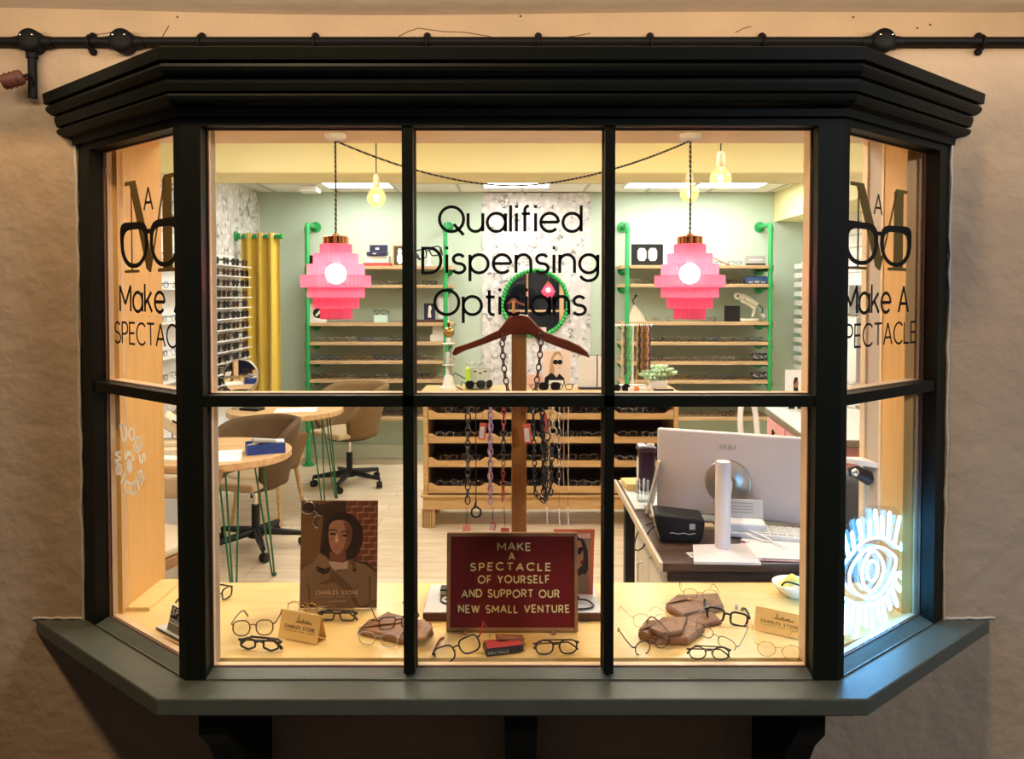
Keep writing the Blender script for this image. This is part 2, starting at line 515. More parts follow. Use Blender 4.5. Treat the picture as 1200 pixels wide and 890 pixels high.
M_CURTAIN = mat('yellow_curtain', (.62,.44,.05), .75, sheen=.3, noise=.08, nscale=8)
M_PINK = mat('pink_paint', (.85,.40,.40), .5)
M_STONE = mat('speckled_stone', (.24,.20,.14), .4, noise=.5, nscale=90)
M_CHROME = mat('chrome', (.75,.75,.74), .18, 1.0)
M_SILVER = mat('brushed_silver', (.60,.57,.50), .35, .9)
M_COPPER = mat('copper', (.75,.30,.12), .25, 1.0)
M_MIRROR = mat('mirror_silvering', (.85,.85,.85), .02, 1.0)
M_BEAD = mat('green_beads', (.02,.35,.06), .25)
M_REDWOOD = wood('mahogany', (.13,.022,.010), (.20,.045,.018), (2,14,14), .32, spec=.5)
M_POST = wood('brown_post', (.28,.12,.03), (.40,.19,.055), (14,14,1.5), .4)
M_RED = mat('red_felt', (.17,.004,.004), .95, noise=.1, nscale=60)
M_LETTER = mat('cream_letters', (.82,.70,.36), .6)
M_FRAMEWOOD = wood('walnut_frame', (.24,.12,.05), (.34,.19,.09), (3,14,14), .45)
M_KRAFT = mat('kraft_tent_card', (.85,.60,.23), .5, noise=.06, nscale=30)
M_PRINT = mat('dark_print', (.06,.035,.015), .6)
M_LEATHER = mat('brown_leather', (.24,.10,.035), .42, noise=.3, nscale=25, bump=.3, bscale=50)
M_LEATHERP = mat('dusty_leather', (.27,.13,.055), .45, noise=.25, nscale=25, bump=.3, bscale=50)
M_NAVY = mat('navy', (.012,.014,.05), .4)
M_BLUE = mat('blue_card', (.015,.05,.26), .5)
M_PURPLE = mat('aubergine_plastic', (.035,.012,.03), .3)
M_SKIN = mat('printed_skin', (.30,.14,.075), .45)
M_SKIND = mat('printed_skin_shadow_tone', (.15,.055,.028), .45)
M_HAIR = mat('printed_dark_hair', (.018,.008,.005), .45)
M_BRICK = mat('printed_brick', (.12,.035,.014), .45, noise=.4, nscale=40)
M_COAT = mat('printed_trench_coat', (.22,.13,.07), .45, noise=.1, nscale=30)
M_COATD = mat('printed_coat_fold', (.13,.07,.035), .45)
M_PWALL = mat('printed_brown_wall', (.14,.07,.02), .45, noise=.25, nscale=12)
M_LENS = glassmat('spectacle_lens', (.93,.95,.95), .08)
M_DARKLENS = mat('dark_lens', (.008,.008,.009), .3, spec=.15)
M_ACRYL = glassmat('clear_acrylic', (.93,.96,.97), .08)
M_F = {
 'black': mat('black_acetate', (.010,.010,.012), .25),
 'navy': mat('navy_acetate', (.012,.016,.04), .25),
 'tortoise': mat('tortoiseshell', (.12,.045,.014), .25, noise=.85, nscale=120),
 'gold': mat('gold_wire', (.72,.48,.18), .25, 1.0),
 'silver': mat('silver_wire', (.62,.62,.60), .25, 1.0),
 'red': mat('red_acetate', (.30,.015,.012), .3),
 'clear': glassmat('clear_acetate', (.80,.80,.76), .1, .1, .35),
 'brown': mat('brown_acetate', (.09,.03,.018), .25),
 'blue': mat('blue_acetate', (.03,.08,.25), .3),
 'grey': mat('grey_acetate', (.16,.16,.15), .3),
}
def pinkmat():
    m = bpy.data.materials.new('pink_acrylic'); m.use_nodes = True
    nt = m.node_tree
    for n in list(nt.nodes): nt.nodes.remove(n)
    o = nt.nodes.new('ShaderNodeOutputMaterial')
    t = nt.nodes.new('ShaderNodeBsdfTransparent'); t.inputs['Color'].default_value = (1,.42,.57,1)
    tl = nt.nodes.new('ShaderNodeBsdfTranslucent'); tl.inputs['Color'].default_value = (.98,.27,.46,1)
    df = nt.nodes.new('ShaderNodeBsdfDiffuse'); df.inputs['Color'].default_value = (.93,.19,.43,1)
    gl = nt.nodes.new('ShaderNodeBsdfGlossy'); gl.inputs['Roughness'].default_value = .1
    a = nt.nodes.new('ShaderNodeMixShader'); a.inputs[0].default_value = .45
    nt.links.new(tl.outputs[0], a.inputs[1]); nt.links.new(df.outputs[0], a.inputs[2])
    b = nt.nodes.new('ShaderNodeMixShader'); b.inputs[0].default_value = .60
    nt.links.new(t.outputs[0], b.inputs[1]); nt.links.new(a.outputs[0], b.inputs[2])
    c = nt.nodes.new('ShaderNodeMixShader'); c.inputs[0].default_value = .05
    nt.links.new(b.outputs[0], c.inputs[1]); nt.links.new(gl.outputs[0], c.inputs[2])
    nt.links.new(c.outputs[0], o.inputs['Surface'])
    return m
M_PINKAC = pinkmat()

# ------------------------------------------------------------------ key dimensions of the bay
YW = 2.324                       # outer face of the street wall
C0 = V((-.868, 1.95)); W0 = V((-1.352, YW))
C1 = V((.868, 1.95)); W1 = V((1.362, YW))
ZT = at(597,152,2.0).z; ZB = at(597,780,2.0).z
ZR1 = at(597,464,1.955).z; ZR0 = at(597,477,1.955).z
ZH = at(597,135,1.95).z
ZS = at(600,820,1.859).z
ZBAY = 2.15                      # underside of the bay's inner ceiling board
YI = 2.62                        # inner face of the street wall

# ---- street wall, jetty, shop shell
b = MB()
b.box((-4.2,YW,-.2),(-1.27,YI,2.9),M_PLASTER); b.box((1.27,YW,-.2),(4.2,YI,2.9),M_PLASTER)
b.box((-1.27,YW,-.2),(1.27,YI,ZS-.06),M_PLASTER); b.box((-1.27,YW,2.2),(1.27,YI,2.9),M_PLASTER)
struct(b.build('wall_front'), 'brown plastered street wall around the bay window', 'wall')
b0 = b; b = MB()
M_CRACK = mat('dark_root_trace', (.10,.05,.025), .9)
for pl in ([(467,43),(478,37),(490,33),(520,37),(545,38),(570,42),(590,47)],[(600,47),(640,47),(660,44),(676,42),(692,39)],[(188,47),(192,40),(198,30)],[(110,41),(131,38),(136,38)],[(862,38),(872,33),(880,31)]):
    b.tube([at(x,y,YW-.0005) for x, y in pl], .0013, M_CRACK, 5)
for x, y in ((610,19),(640,11),(529,12),(773,12),(208,20),(1000,20),(1075,33),(1090,29),(500,16)):
    q = at(x,y,YW); b.sphere((q.x,YW,q.z), .0035, M_CRACK, 6, 4)
struct(b.build('wall_front_marks'), 'dark root traces and specks on the plaster above the cornice', 'wall marks')
b = MB()
zj = at(600,12,YW).z
b.grid(lambda u,v: V((-4.2+8.4*u, YW-.35*(1-v), zj+.012*math.sin(u*9)+.006*math.sin(u*23+1)-.014*max(0,(.42-u)))), 60, 4, M_SOFFIT)
b.box((-4.2,1.99,zj+.03),(4.2,YW+.1,zj+.35),M_SOFFIT)
struct(b.build('ceiling_jetty'), 'pale plastered overhang above the street wall', 'overhang')
b = MB(); b.box((-2.47,YI,-.06),(3.0,7.3,0),M_FLOOR)
struct(b.build('floor'), 'pale oak laminate shop floor', 'floor')
b = MB(); b.box((-6,-3,-.4),(6,YW,-.25),mat('pavement', (.12,.11,.10), .9, noise=.3, nscale=20))
struct(b.build('floor_pavement'), 'dark pavement in front of the shop', 'pavement')
b = MB(); b.box((-2.6,7.3,-.06),(3.15,7.4,2.75),M_MINT)
struct(b.build('wall_back'), 'mint green back wall of the shop', 'wall')
b = MB(); b.box((-2.6,YI,-.06),(-2.47,7.3,2.75),M_PAPER1)
struct(b.build('wall_left'), 'marbled white side wall behind the sunglasses racks', 'wall')
# right wall with painted-brick paper
def brickpaper():
    m, nt, bs = newmat('white_brick_paper')
    tc = nt.nodes.new('ShaderNodeTexCoord'); mp = nt.nodes.new('ShaderNodeMapping')
    mp.inputs['Rotation'].default_value = (PI/2, 0, PI/2)
    nt.links.new(tc.outputs['Object'], mp.inputs['Vector'])
    bk = nt.nodes.new('ShaderNodeTexBrick')
    bk.inputs['Color1'].default_value = (.80,.79,.76,1); bk.inputs['Color2'].default_value = (.72,.71,.69,1); bk.inputs['Mortar'].default_value = (.42,.41,.40,1)
    bk.inputs['Scale'].default_value = 1; bk.inputs['Brick Width'].default_value = .3; bk.inputs['Row Height'].default_value = .11; bk.inputs['Mortar Size'].default_value = .006
    sep = nt.nodes.new('ShaderNodeSeparateXYZ'); cmb = nt.nodes.new('ShaderNodeCombineXYZ')
    nt.links.new(tc.outputs['Object'], sep.inputs[0])
    nt.links.new(sep.outputs['Y'], cmb.inputs['X']); nt.links.new(sep.outputs['Z'], cmb.inputs['Y'])
    nt.links.new(cmb.outputs[0], bk.inputs['Vector'])
    nt.links.new(bk.outputs['Color'], bs.inputs['Base Color']); bs.inputs['Roughness'].default_value = .8
    return m
M_WBRICK = brickpaper()
b = MB(); b.box((3.0,YI,-.06),(3.15,7.3,2.75),M_WBRICK)
struct(b.build('wall_right'), 'white brick patterned side wall', 'wall')
b = MB()
b.box((-2.47,4.75,2.62),(3.0,7.3,2.7),M_TILE)
for i in range(10):
    x = -2.30+.6*i
    if x < 3.0: b.box((x-.012,4.75,2.612),(x+.012,7.3,2.622),M_TGRID)
for i in range(5): b.box((-2.47,4.9+.6*i-.012,2.612),(3.0,4.9+.6*i+.012,2.622),M_TGRID)
struct(b.build('ceiling_rear'), 'white tiled suspended ceiling at the back of the shop', 'ceiling')
b = MB(); b.box((-2.47,YI,2.62),(3.0,4.35,2.7),M_YELLOW)
struct(b.build('ceiling_front'), 'yellow ceiling over the front of the shop', 'ceiling')
zb1 = at(600,203,4.35).z
b = MB(); b.rbox((-2.47,4.35,zb1),(3.0,4.76,2.70),M_YELLOW,.012)
struct(b.build('trim_1'), 'yellow painted ceiling beam across the shop', 'beam')
b = MB(); b.box((2.57,4.76,2.33),(3.0,7.3,2.62),M_YELLOW)
struct(b.build('trim_2'), 'yellow boxed bulkhead along the side wall', 'bulkhead')
b = MB(); b.rbox((-2.46,7.275,0),(3.0,7.3,.14),M_MINTTRIM,.006)
struct(b.build('baseboard_back'), 'pale green skirting board along the back wall', 'skirting')
xa = at(565,300,7.29).x; xb = at(692,300,7.29).x
b = MB(); b.box((xa,7.288,.14),(xb,7.3,2.62),M_PAPER2)
struct(b.build('wall_back_panel'), 'blossom wallpaper panel on the mint back wall', 'wallpaper panel')

# ---- bay: inner ceiling, jambs, display board
def bayply(inset):
    return [(-1.24-inset*0, YI), (-1.24, 2.30), (-.83, 2.01), (.83, 2.01), (1.24, 2.30), (1.24, YI)]
b = MB(); b.prism([(-1.26,YI),(-1.26,2.285),(-.845,2.02),(.845,2.02),(1.26,2.285),(1.26,YI)], ZBAY, ZBAY+.05, M_CREAMWOOD)
struct(b.build('ceiling_bay'), 'cream wooden board ceiling inside the bay', 'ceiling')
b = MB(); b.prism([(-1.245,2.585),(-1.245,2.30),(-.83,2.045),(.83,2.045),(1.245,2.30),(1.245,2.585)], ZB-.03, ZB-.002, M_BOARD)
struct(b.build('trim_3'), 'pale maple display board inside the bay', 'display board')
b = MB(); b.box((-1.27,2.33,ZB-.02),(-1.235,YI,ZBAY),M_JAMB); struct(b.build('trim_4'), 'orange pine reveal board behind the left side pane', 'reveal board')
b = MB(); b.box((1.235,2.33,ZB-.02),(1.27,2.47,ZBAY),M_JAMB); struct(b.build('trim_5'), 'orange pine reveal board behind the right side pane', 'reveal board')
b = MB(); b.box((1.240,2.47,ZB-.02),(1.275,YI,ZBAY),mat('beige_board', (.50,.42,.32), .6)); b.box((1.232,2.585,ZB-.02),(1.242,YI,ZBAY),M_CREAMWOOD); b.box((1.232,2.47,ZB-.02),(1.242,2.485,ZBAY),M_CREAMWOOD)
struct(b.build('trim_6'), 'beige panelled reveal beside the orange pine board', 'reveal panel')
b = MB(); b.box((-1.27,2.35,ZB-.002),(-1.16,2.585,ZB+.010),M_BOARD); struct(b.build('trim_7'), 'low maple ledge at the left end of the display board', 'ledge')

# ---- bay window frames
def lin(p, d, t): return p + d*t
def bay(idx, A, B, label, stiles, mull, zb, parent_label):
    """A->B outer face line (street side, left to right); stiles: end stile widths; mull: list of (s0,s1)"""
    d = (B-A); L = d.length; d = d/L
    n_in = V((-d.y, d.x)) if V((-d.y, d.x)).y > 0 else V((d.y, -d.x))
    root = thing('window_%d' % idx, label, 'window', (0,0,0), kind='structure')
    def plan(s0, s1, e0, e1): return [tuple(A+d*s0+n_in*e0), tuple(A+d*s1+n_in*e0), tuple(A+d*s1+n_in*e1), tuple(A+d*s0+n_in*e1)]
    o = MB(); i = MB()
    s0, s1 = stiles[0], L-stiles[1]
    # stiles
    for (a, c) in ((0.0, s0), (s1, L)):
        o.prism(plan(a, c, 0, .046), ZS, ZH, M_FRAME); i.prism(plan(a, c, .052, .10), ZB, ZT+.03, M_CREAMWOOD)
    for (a, c) in mull:
        o.prism(plan(a, c, 0.004, .046), ZB, ZT, M_FRAME); i.prism(plan(a+.002, c-.002, .052, .085), ZB, ZT, M_CREAMWOOD)
    # head, bottom rail
    o.prism(plan(s0, s1, 0.0, .046), ZT, ZH, M_FRAME); i.prism(plan(s0, s1, .052, .10), ZT+.034, ZBAY, M_CREAMWOOD)
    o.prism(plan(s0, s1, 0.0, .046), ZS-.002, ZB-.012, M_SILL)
    # bevelled bottom bead
    p = [A+d*s0, A+d*s1]
    vs = [V((*(p[0]+n_in*.004), ZB-.012)), V((*(p[1]+n_in*.004), ZB-.012)), V((*(p[1]+n_in*.046), ZB+.002)), V((*(p[0]+n_in*.046), ZB+.002))]
    o.quadface(vs, M_SILL)
    i.prism(plan(s0, s1, .052, .07), ZS, ZB, M_CREAMWOOD)
    # transom with thin lower bead
    o.prism(plan(s0, s1, 0.004, .046), ZR0, ZR1, M_FRAME); i.prism(plan(s0, s1, .052, .085), ZR0+.002, ZR1+.002, M_CREAMWOOD)
    o.build('outer_frame', root); i.build('inner_frame', root)
    cuts = [s0] + [x for m_ in mull for x in m_] + [s1]
    # raised glazing beads, brown putty edge, one per light; panes one per light
    for k in range(0, len(cuts), 2):
        for (z0, z1) in ((ZB, ZR0), (ZR1, ZT)):
            q = MB()
            a, c = cuts[k], cuts[k+1]
            w = .004
            pm = M_PUTTY
            q.prism(plan(a, a+w, .040, .0462), z0, z1, pm); q.prism(plan(c-w, c, .040, .0462), z0, z1, pm)
            q.prism(plan(a, c, .040, .0462), z1-w, z1, pm); q.prism(plan(a, c, .040, .0462), z0, z0+w*.6, pm)
            q.build('glazing_bead', root)
            g = MB(); g.prism(plan(a, c, .0470, .0510), z0, z1, M_GLASS)
            g.build('pane', root)
    return A, d, n_in
M_PUTTY = mat('brown_putty', (.13,.055,.035), .6, noise=.4, nscale=50)
def szpx(A, B, px, off):
    d = (B-A).normalized(); n = V((-d.y, d.x)); p = A+n*off
    q = onplane(px, 345, V((p.x,p.y,1)), V((n.x,n.y,0)))
    return (V((q.x,q.y))-p).dot(d)
lst = szpx(W0, C0, 125, .0462); rst = (W1-C1).length-szpx(C1, W1, 1081, .0462)
lci = (C0-W0).length-szpx(W0, C0, 205, .0); rci = szpx(C1, W1, 994, .0)
LW = bay(1, W0, C0, 'left angled side of the bay window, dark green frame, two panes', (lst,lci), [], 0, '')
mx0 = at(470,300,1.955).x; mx1 = at(485,300,1.955).x; mx2 = at(708,300,1.955).x; mx3 = at(722,300,1.955).x
cA = V((C0.x, C0.y)); 
FW = bay(2, C0, C1, 'wide front of the bay window, six panes in dark green frames', (at(236,300,1.95).x-C0.x, C1.x-at(958,300,1.95).x), [(mx0-C0.x+.003, mx1-C0.x-.002), (mx2-C0.x+.002, mx3-C0.x-.003)], 0, '')
RW = bay(3, C1, W1, 'right angled side of the bay window, dark green frame, two panes', (rci,rst), [], 0, '')
# corner posts, closing the mitre
for i, (sx) in enumerate((-1, 1)):
    b = MB()
    b.prism([(sx*.845,1.9503),(sx*.868,1.9503),(sx*.890,1.9671),(sx*.8689,2.0064),(sx*.845,1.9960)], ZS, ZH, M_FRAME)
    b.prism([(sx*.845,2.002),(sx*.862,2.012),(sx*.838,2.050),(sx*.83,2.0495)], ZB, ZT+.03, M_CREAMWOOD)
    struct(b.build('trim_%d' % (8+i)), 'dark green corner post on the %s of the bay front' % ('left','right')[i], 'post')

# ---- cornice
def offs(dd):
    """outer line offset outward by dd, ends on the wall"""
    pts = [W0, C0, C1, W1]
    segs = []
    for k in range(3):
        a, c = pts[k], pts[k+1]
        t = (c-a).normalized(); n = V((t.y, -t.x))
        segs.append((a+n*dd, t))
    def inter(s, t):
        (p, u), (q, w) = s, t
        det = u.x*w.y-u.y*w.x; r = q-p
        k = (r.x*w.y-r.y*w.x)/det
        return p+u*k
    e0 = segs[0][0] + segs[0][1]*((YW-segs[0][0].y)/segs[0][1].y)
    e1 = segs[2][0] + segs[2][1]*((YW-segs[2][0].y)/segs[2][1].y)
    return [e0, inter(segs[0], segs[1]), inter(segs[1], segs[2]), e1]
zt = at(597,55,1.89).z; zl = ZH-.005
H = zt-zl
prof = [(-.02,0),(.010,0),(.012,.13),(.018,.14),(.018,.15),(.030,.17),(.038,.22),(.041,.28),(.038,.31),(.030,.335),(.030,.345),(.040,.355),(.044,.47),(.044,.54),(.036,.55),(.036,.565),(.050,.58),(.058,.64),(.061,.70),(.058,.75),(.050,.77),(.050,.785),(.064,.80),(.066,.99),(.064,1.0),(-.02,1.0)]
b = MB()
vs = []
for (dd, h) in prof:
    for p in offs(dd): vs.append((p.x, p.y, zl+h*H))
fs = []
for i in range(len(prof)-1):
    for k in range(3): fs.append((i*4+k, i*4+k+1, (i+1)*4+k+1, (i+1)*4+k))
b.add(vs, fs, M_FRAME)
top = offs(.06); b.prism([tuple(p) for p in top], zt-.006, zt-.001, M_FRAME)
struct(b.build('trim_10'), 'dark green stepped moulded cornice above the bay window', 'cornice')
# ---- sill
so = [V((-1.508,YW)), V((-.904,1.859)), V((.904,1.859)), V((1.512,YW))]
b = MB()
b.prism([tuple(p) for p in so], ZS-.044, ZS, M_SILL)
b.prism([(-1.40,YW),(-.88,1.885),(.88,1.885),(1.40,YW)], ZS-.06, ZS-.044, M_FRAME)
o = b.build('trim_11')
bv = o.modifiers.new('edge', 'BEVEL'); bv.width = .004; bv.segments = 2; bv.limit_method = 'ANGLE'
struct(o, 'dark green projecting window sill under the bay', 'window sill')
# ---- brackets
for i, (xc, w, nm) in enumerate(((-.80,.075,'left'),(.024,.088,'middle'),(.80,.075,'right'))):
    b = MB()
    Mx = Matrix(((0,0,1,xc-w/2),(1,0,0,0),(0,1,0,0),(0,0,0,1)))
    zc = ZS-.06
    b.prism([(1.955,zc),(YW,zc),(YW,zc-.62),(YW-.05,zc-.60),(2.02,zc-.16),(1.955,zc-.09)], 0, w, M_FRAME, Mx)
    struct(b.build('trim_%d' % (12+i)), 'black wooden gallows bracket under the %s of the sill' % nm, 'bracket')
M_CAULK = mat('white_caulk', (.62,.56,.47), .8, noise=.3, nscale=60)
rc = random.Random(5)
for i, (x, sx) in enumerate(((W0.x-.004,-1),(W1.x+.004,1))):
    b = MB(); b.tube([(x+rc.uniform(-.003,.003), YW-.002, ZS+.0+(ZH-ZS)*k/26) for k in range(27)], [rc.uniform(.003,.006) for _ in range(27)], M_CAULK, 6)
    e = 1.508 if i else 1.504
    b.tube([(x+sx*.16*k/8, YW-.002, ZS+.004+rc.uniform(-.002,.002)) for k in range(9)], .004, M_CAULK, 6)
    struct(b.build('trim_%d' % (16+i)), 'ragged white filler seam between the bay frame and the wall, %s' % ('left','right')[i], 'filler seam')
# hairline crack ridges in the plaster (raised runs of plaster)
# ---- conduit along the wall
zc = at(600,48,2.29).z
root = thing('conduit_pipe', 'black metal conduit running along the wall above the cornice', 'conduit', (0,2.3,zc))
yp = 2.30
b = MB(); b.tube([(-3.4,yp,zc+.002),(3.4,yp,zc+.002)], .0135, M_IRON, 12); b.build('pipe', root, True)
xd = at(38,80,yp).x
b = MB(); b.tube([(xd,yp,zc),(xd,yp,at(38,115,yp).z)], .0125, M_IRON, 12); b.tube([(xd,yp,zc-.025),(xd,yp,zc-.05)], .017, M_IRON, 12); b.build('down_pipe', root, True)
for px in (38,145,1033):
    c = at(px,49,yp)
    b = MB()
    Mx = frame((c.x,2.322,zc), (1,0,0), (0,0,1))
    b.lathe([(0,0),(.034,0),(.036,.004),(.036,.042),(.030,.050),(.012,.052),(0,.052)], M_IRON, 24, Mx)
    for sx in (-1,1): b.tube([(c.x+sx*.03,yp,zc),(c.x+sx*.062,yp,zc)], [.020,.0155], M_IRON, 12); b.sphere((c.x+sx*.018, 2.27, zc+.012), .004, M_CHROME, 8, 6)
    b.build('junction_box', root, True)
for px in (105,234,368,500,631,763,895,1151):
    c = at(px,48,yp)
    b = MB()
    b.tube([(c.x,yp,zc-.015)]+[(c.x,yp-.0165*math.sin(a),zc-.0165*math.cos(a)) for a in [PI*k/8 for k in range(9)]]+[(c.x,yp,zc+.015)], .005, M_IRON, 8, flat=1)
    for sz in (1,-1):
        Mx = frame((c.x,2.323,zc+sz*.024), (1,0,0), (0,0,1))
        b.lathe([(0,0),(.011,0),(.011,.008),(.005,.014),(0,.014)], M_IRON, 12, Mx)
        b.box((c.x-.007,2.30,zc+sz*.012-.004),(c.x+.007,2.322,zc+sz*.024),M_IRON)
    b.build('saddle_clip', root, True)
# small rusty flood lamp at the left end
c = at(16,93,2.26)
root = thing('security_lamp', 'small rust-red cylindrical lamp on the wall beside the conduit', 'lamp', (c.x,2.30,c.z-.03))
ax = V((-.75,-.25,-.35)).normalized()
b = MB(); b.tube([c+ax*-.028, c+ax*-.024, c+ax*.03, c+ax*.032], [.016,.022,.022,.02], M_RUST, 16)
for t in (-.012,.002,.016): b.tube([c+ax*(t-.002), c+ax*(t+.002)], .0245, M_RUST, 16)
b.build('lamp_body', root, True)
b = MB(); b.tube([c+ax*.0315, c+ax*.034], .017, M_IRON, 16); b.build('lamp_lens', root, True)
b = MB(); b.tube([c-ax*.02, c+V((.02,.03,.012)), V((c.x+.02,2.324,c.z+.012))], .007, M_RUST, 10); b.build('wall_arm', root, True)
b = MB()
e = V((xd,yp,at(38,112,yp).z))
b.tube([c-ax*.026, c+V((.035,.02,.022)), c+V((.046,.03,.0)), e+V((-.012,0,-.005)), e+V((0,0,-.002))], .0045, M_IRON, 8); b.build('cable', root, True)
# ------------------------------------------------------------------ lettering on the panes
NF = V((0,-1,0))
YP = 1.997 - .0012
def decal_front(lines, name, label, cap, sw):
    root = MB()
    for (t, xl, xr, yb) in lines:
        o = at(xl, yb, YP - .0008)
        w = at(xr, yb, YP).x - o.x
        letters(root, t, frame(o, (1,0,0), (0,0,1)), cap, M_VINYL, sw, .0006, width=w)
    return tag(root.build(name), label, 'lettering')
capq = (at(600,243,YP).z-at(600,272,YP).z)
decal_front([('Qualified',515,681,271.5),('Dispensing',495.5,700.5,320),('Opticians',509.5,686,369)], 'window_lettering', 'black words Qualified Dispensing Opticians on the top centre pane', capq, .125)

def sideplane(W):
    A, d, n = W
    return A, d, n
def to_sz(W, px, py, off):
    A, d, n = W
    p0 = V((*(A+n*off), 1)); nn = V((*n, 0))
    q = onplane(px, py, p0, nn)
    return (V((q.x, q.y)) - (A+n*off)).dot(d), q.z
def sideframe(W, s, z, off):
    A, d, n = W
    p = A + d*s + n*off
    return frame((p.x, p.y, z), (d.x, d.y, 0), (0,0,1))
def Mlogo(W, name, label, px0, px1, y0, y1):
    off = .0455
    s0, zA = to_sz(W, px0, y0, off); s1, zB = to_sz(W, px1, y1, off)
    w = s1-s0; h = zA-zB
    M = sideframe(W, s0, zB, off)
    b = MB()
    def pg(pts, m, z0=0, z1=.0005): b.prism([(x*w, y*h) for x, y in pts], z0, z1, m, M)
    # serif M
    pg([(.02,1),(.24,1),(.56,.14),(.50,0),(.44,.04),(.12,.955),(.02,.955)], M_GOLD)
    pg([(.80,1),(1,1),(1,.965),(.93,.955),(.93,.04),(1.0,.035),(1.0,0),(.66,0),(.66,.035),(.76,.04),(.76,.955)], M_GOLD)
    pg([(.14,.94),(.165,.94),(.165,.035),(.30,.03),(.30,0),(0,0),(0,.03),(.14,.035)], M_GOLD)
    pg([(.50,0),(.53,0),(.82,.97),(.79,.97)], M_GOLD)
    # small A
    letters(b, 'A', M @ Matrix.Translation((.41*w,.66*h,.0006)), .24*h, M_VINYL, .11, .0004, width=.22*w)
    # spectacles silhouette: two cat-eye rims
    def rim(cx, sgn):
        outer = []; inner = []
        for k in range(32):
            a = 2*PI*k/32
            ca, sa = math.cos(a), math.sin(a)
            pw = .55 if sa > 0 else .78
            ex = abs(ca)**pw*(1 if ca > 0 else -1); ey = abs(sa)**pw*(1 if sa > 0 else -1)
            ox = .285*ex; oy = .25*ey
            if sgn*ca > 0 and sa > 0: oy += .04*ca*sgn; ox *= 1+.10*sa
            if sa < 0: ox *= 1-.22*abs(sa)
            outer.append((cx+ox, .30+oy)); 
            ix = .215*ex; iy = .185*ey
            if sa < 0: ix *= 1-.22*abs(sa)
            inner.append((cx-sgn*.005+ix, .285+iy))
        vs = [(x*w,y*h,.001) for x,y in outer]+[(x*w,y*h,.001) for x,y in inner]
        fs = [(k,(k+1)%32,32+(k+1)%32,32+k) for k in range(32)]
        b.add(vs, fs, M_VINYL, False, M)
    rim(.20,-1); rim(.80,1)
    pg([(.42,.46),(.58,.46),(.57,.36),(.54,.41),(.46,.41),(.43,.36)], M_VINYL, .0009, .0012)
    return tag(b.build(name), label, 'logo')
Mlogo(LW, 'window_logo', 'gold M logo with black spectacles on the left side pane', 145, 207, 214, 318)
Mlogo(RW, 'window_logo', 'gold M logo with black spectacles on the right side pane', 995, 1062, 212, 318)
def sidewords(W, lines, label):
    b = MB(); off = .0455
    for (t, p0, p1, yref, pxref, cap, sw) in lines:
        s0, z = to_sz(W, pxref, yref, off)
        sa = to_sz(W, p0, yref, off)[0]; sb = to_sz(W, p1, yref, off)[0]
        letters(b, t, sideframe(W, sa, z, off), cap, M_VINYL, sw, .0006, width=sb-sa)
    return tag(b.build('window_lettering'), label, 'lettering')
sidewords(LW, [('Make A',141,218,365,150,.077,.12), ('SPECTACLE',135,226,402,140,.063,.10)], 'black words Make A Spectacle on the left side pane')
sidewords(RW, [('Make A',989,1064,366,1050,.077,.12), ('SPECTACLE',980,1073,403,1050,.063,.10)], 'black words Make A Spectacle on the right side pane')
# Dogs Welcome, arched letters round a paw
b = MB(); off = .0535
A_, d_, n_ = LW
def szl(px, py): return to_sz(LW, px, py, off)
c0 = szl(152, 541)
M0 = sideframe(LW, c0[0], c0[1], off)
def arcword(t, rx, rz, a0, a1, h, flip):
    for k, ch in enumerate(t):
        a = R(a0+(a1-a0)*k/(len(t)-1))
        x, z = rx*math.cos(a), rz*math.sin(a)
        rot = a-PI/2 if not flip else a+PI/2
        Mx = M0 @ Matrix.Translation((x, z, 0)) @ Matrix.Rotation(rot, 4, 'Z')
        g = GL[ch][0]*h
        letters(b, ch, Mx @ Matrix.Translation((-g/2, 0 if not flip else -h*.4, 0)), h, M_WHITEV, .2, .0005)
arcword('Dogs', .066, .070, 112, 14, .046, False)
arcword('Welcome', .078, .082, 180, 335, .044, True)
for (x, y, r, sy) in ((0,-.014,.019,1.15),(-.022,.012,.0075,1.3),(-.009,.024,.0075,1.3),(.007,.025,.0075,1.3),(.021,.013,.0075,1.3)):
    b.prism([(x+r*math.cos(2*PI*k/18), y+r*sy*math.sin(2*PI*k/18)) for k in range(18)], 0, .0005, M_WHITEV, M0)
tag(b.build('window_lettering'), 'white hand-lettered Dogs Welcome with paw on the lower left side pane', 'lettering')

# ------------------------------------------------------------------ neon eye
off = .085
root = None
def cz(x, y):
    px = 980 + x/4.68; py = 580 + y/4.68
    s, z = to_sz(RW, px, py, off)
    A, d, n = RW
    p = A+d*s+n*off
    return V((p.x, p.y, z))
base = cz(150, 860)
root = thing('neon_sign', 'glowing blue-white neon eye with lashes in the right side window', 'neon sign', (base.x, base.y, ZB))
M_NEON = emis('neon_tube_light', (.12,.49,1.0), 21)
def smooth(pts, k=2, closed=False):
    pts = [V(p) for p in pts]
    for _ in range(k):
        out = []; n = len(pts)
        if not closed: out.append(pts[0])
        for i in range(n if closed else n-1):
            a, c = pts[i], pts[(i+1)%n]
            out += [a*.75+c*.25, a*.25+c*.75]
        if not closed: out.append(pts[-1])
        pts = out
    return pts
rT = .0042
b = MB(); b.tube(smooth([cz(*p) for p in [(338,355),(290,308),(230,283),(165,298),(115,345),(80,405),(68,460),(88,522),(138,562),(200,572),(252,540),(295,470)]],2,True), rT, M_NEON, 6, True, caps=False); b.build('eye_outline_tube', root, True)
b = MB(); b.tube(smooth([cz(*p) for p in [(200,298),(245,340),(266,410),(240,485),(190,545),(150,500),(138,430),(160,350)]],2,True), rT, M_NEON, 6, True, caps=False); b.build('iris_tube', root, True)
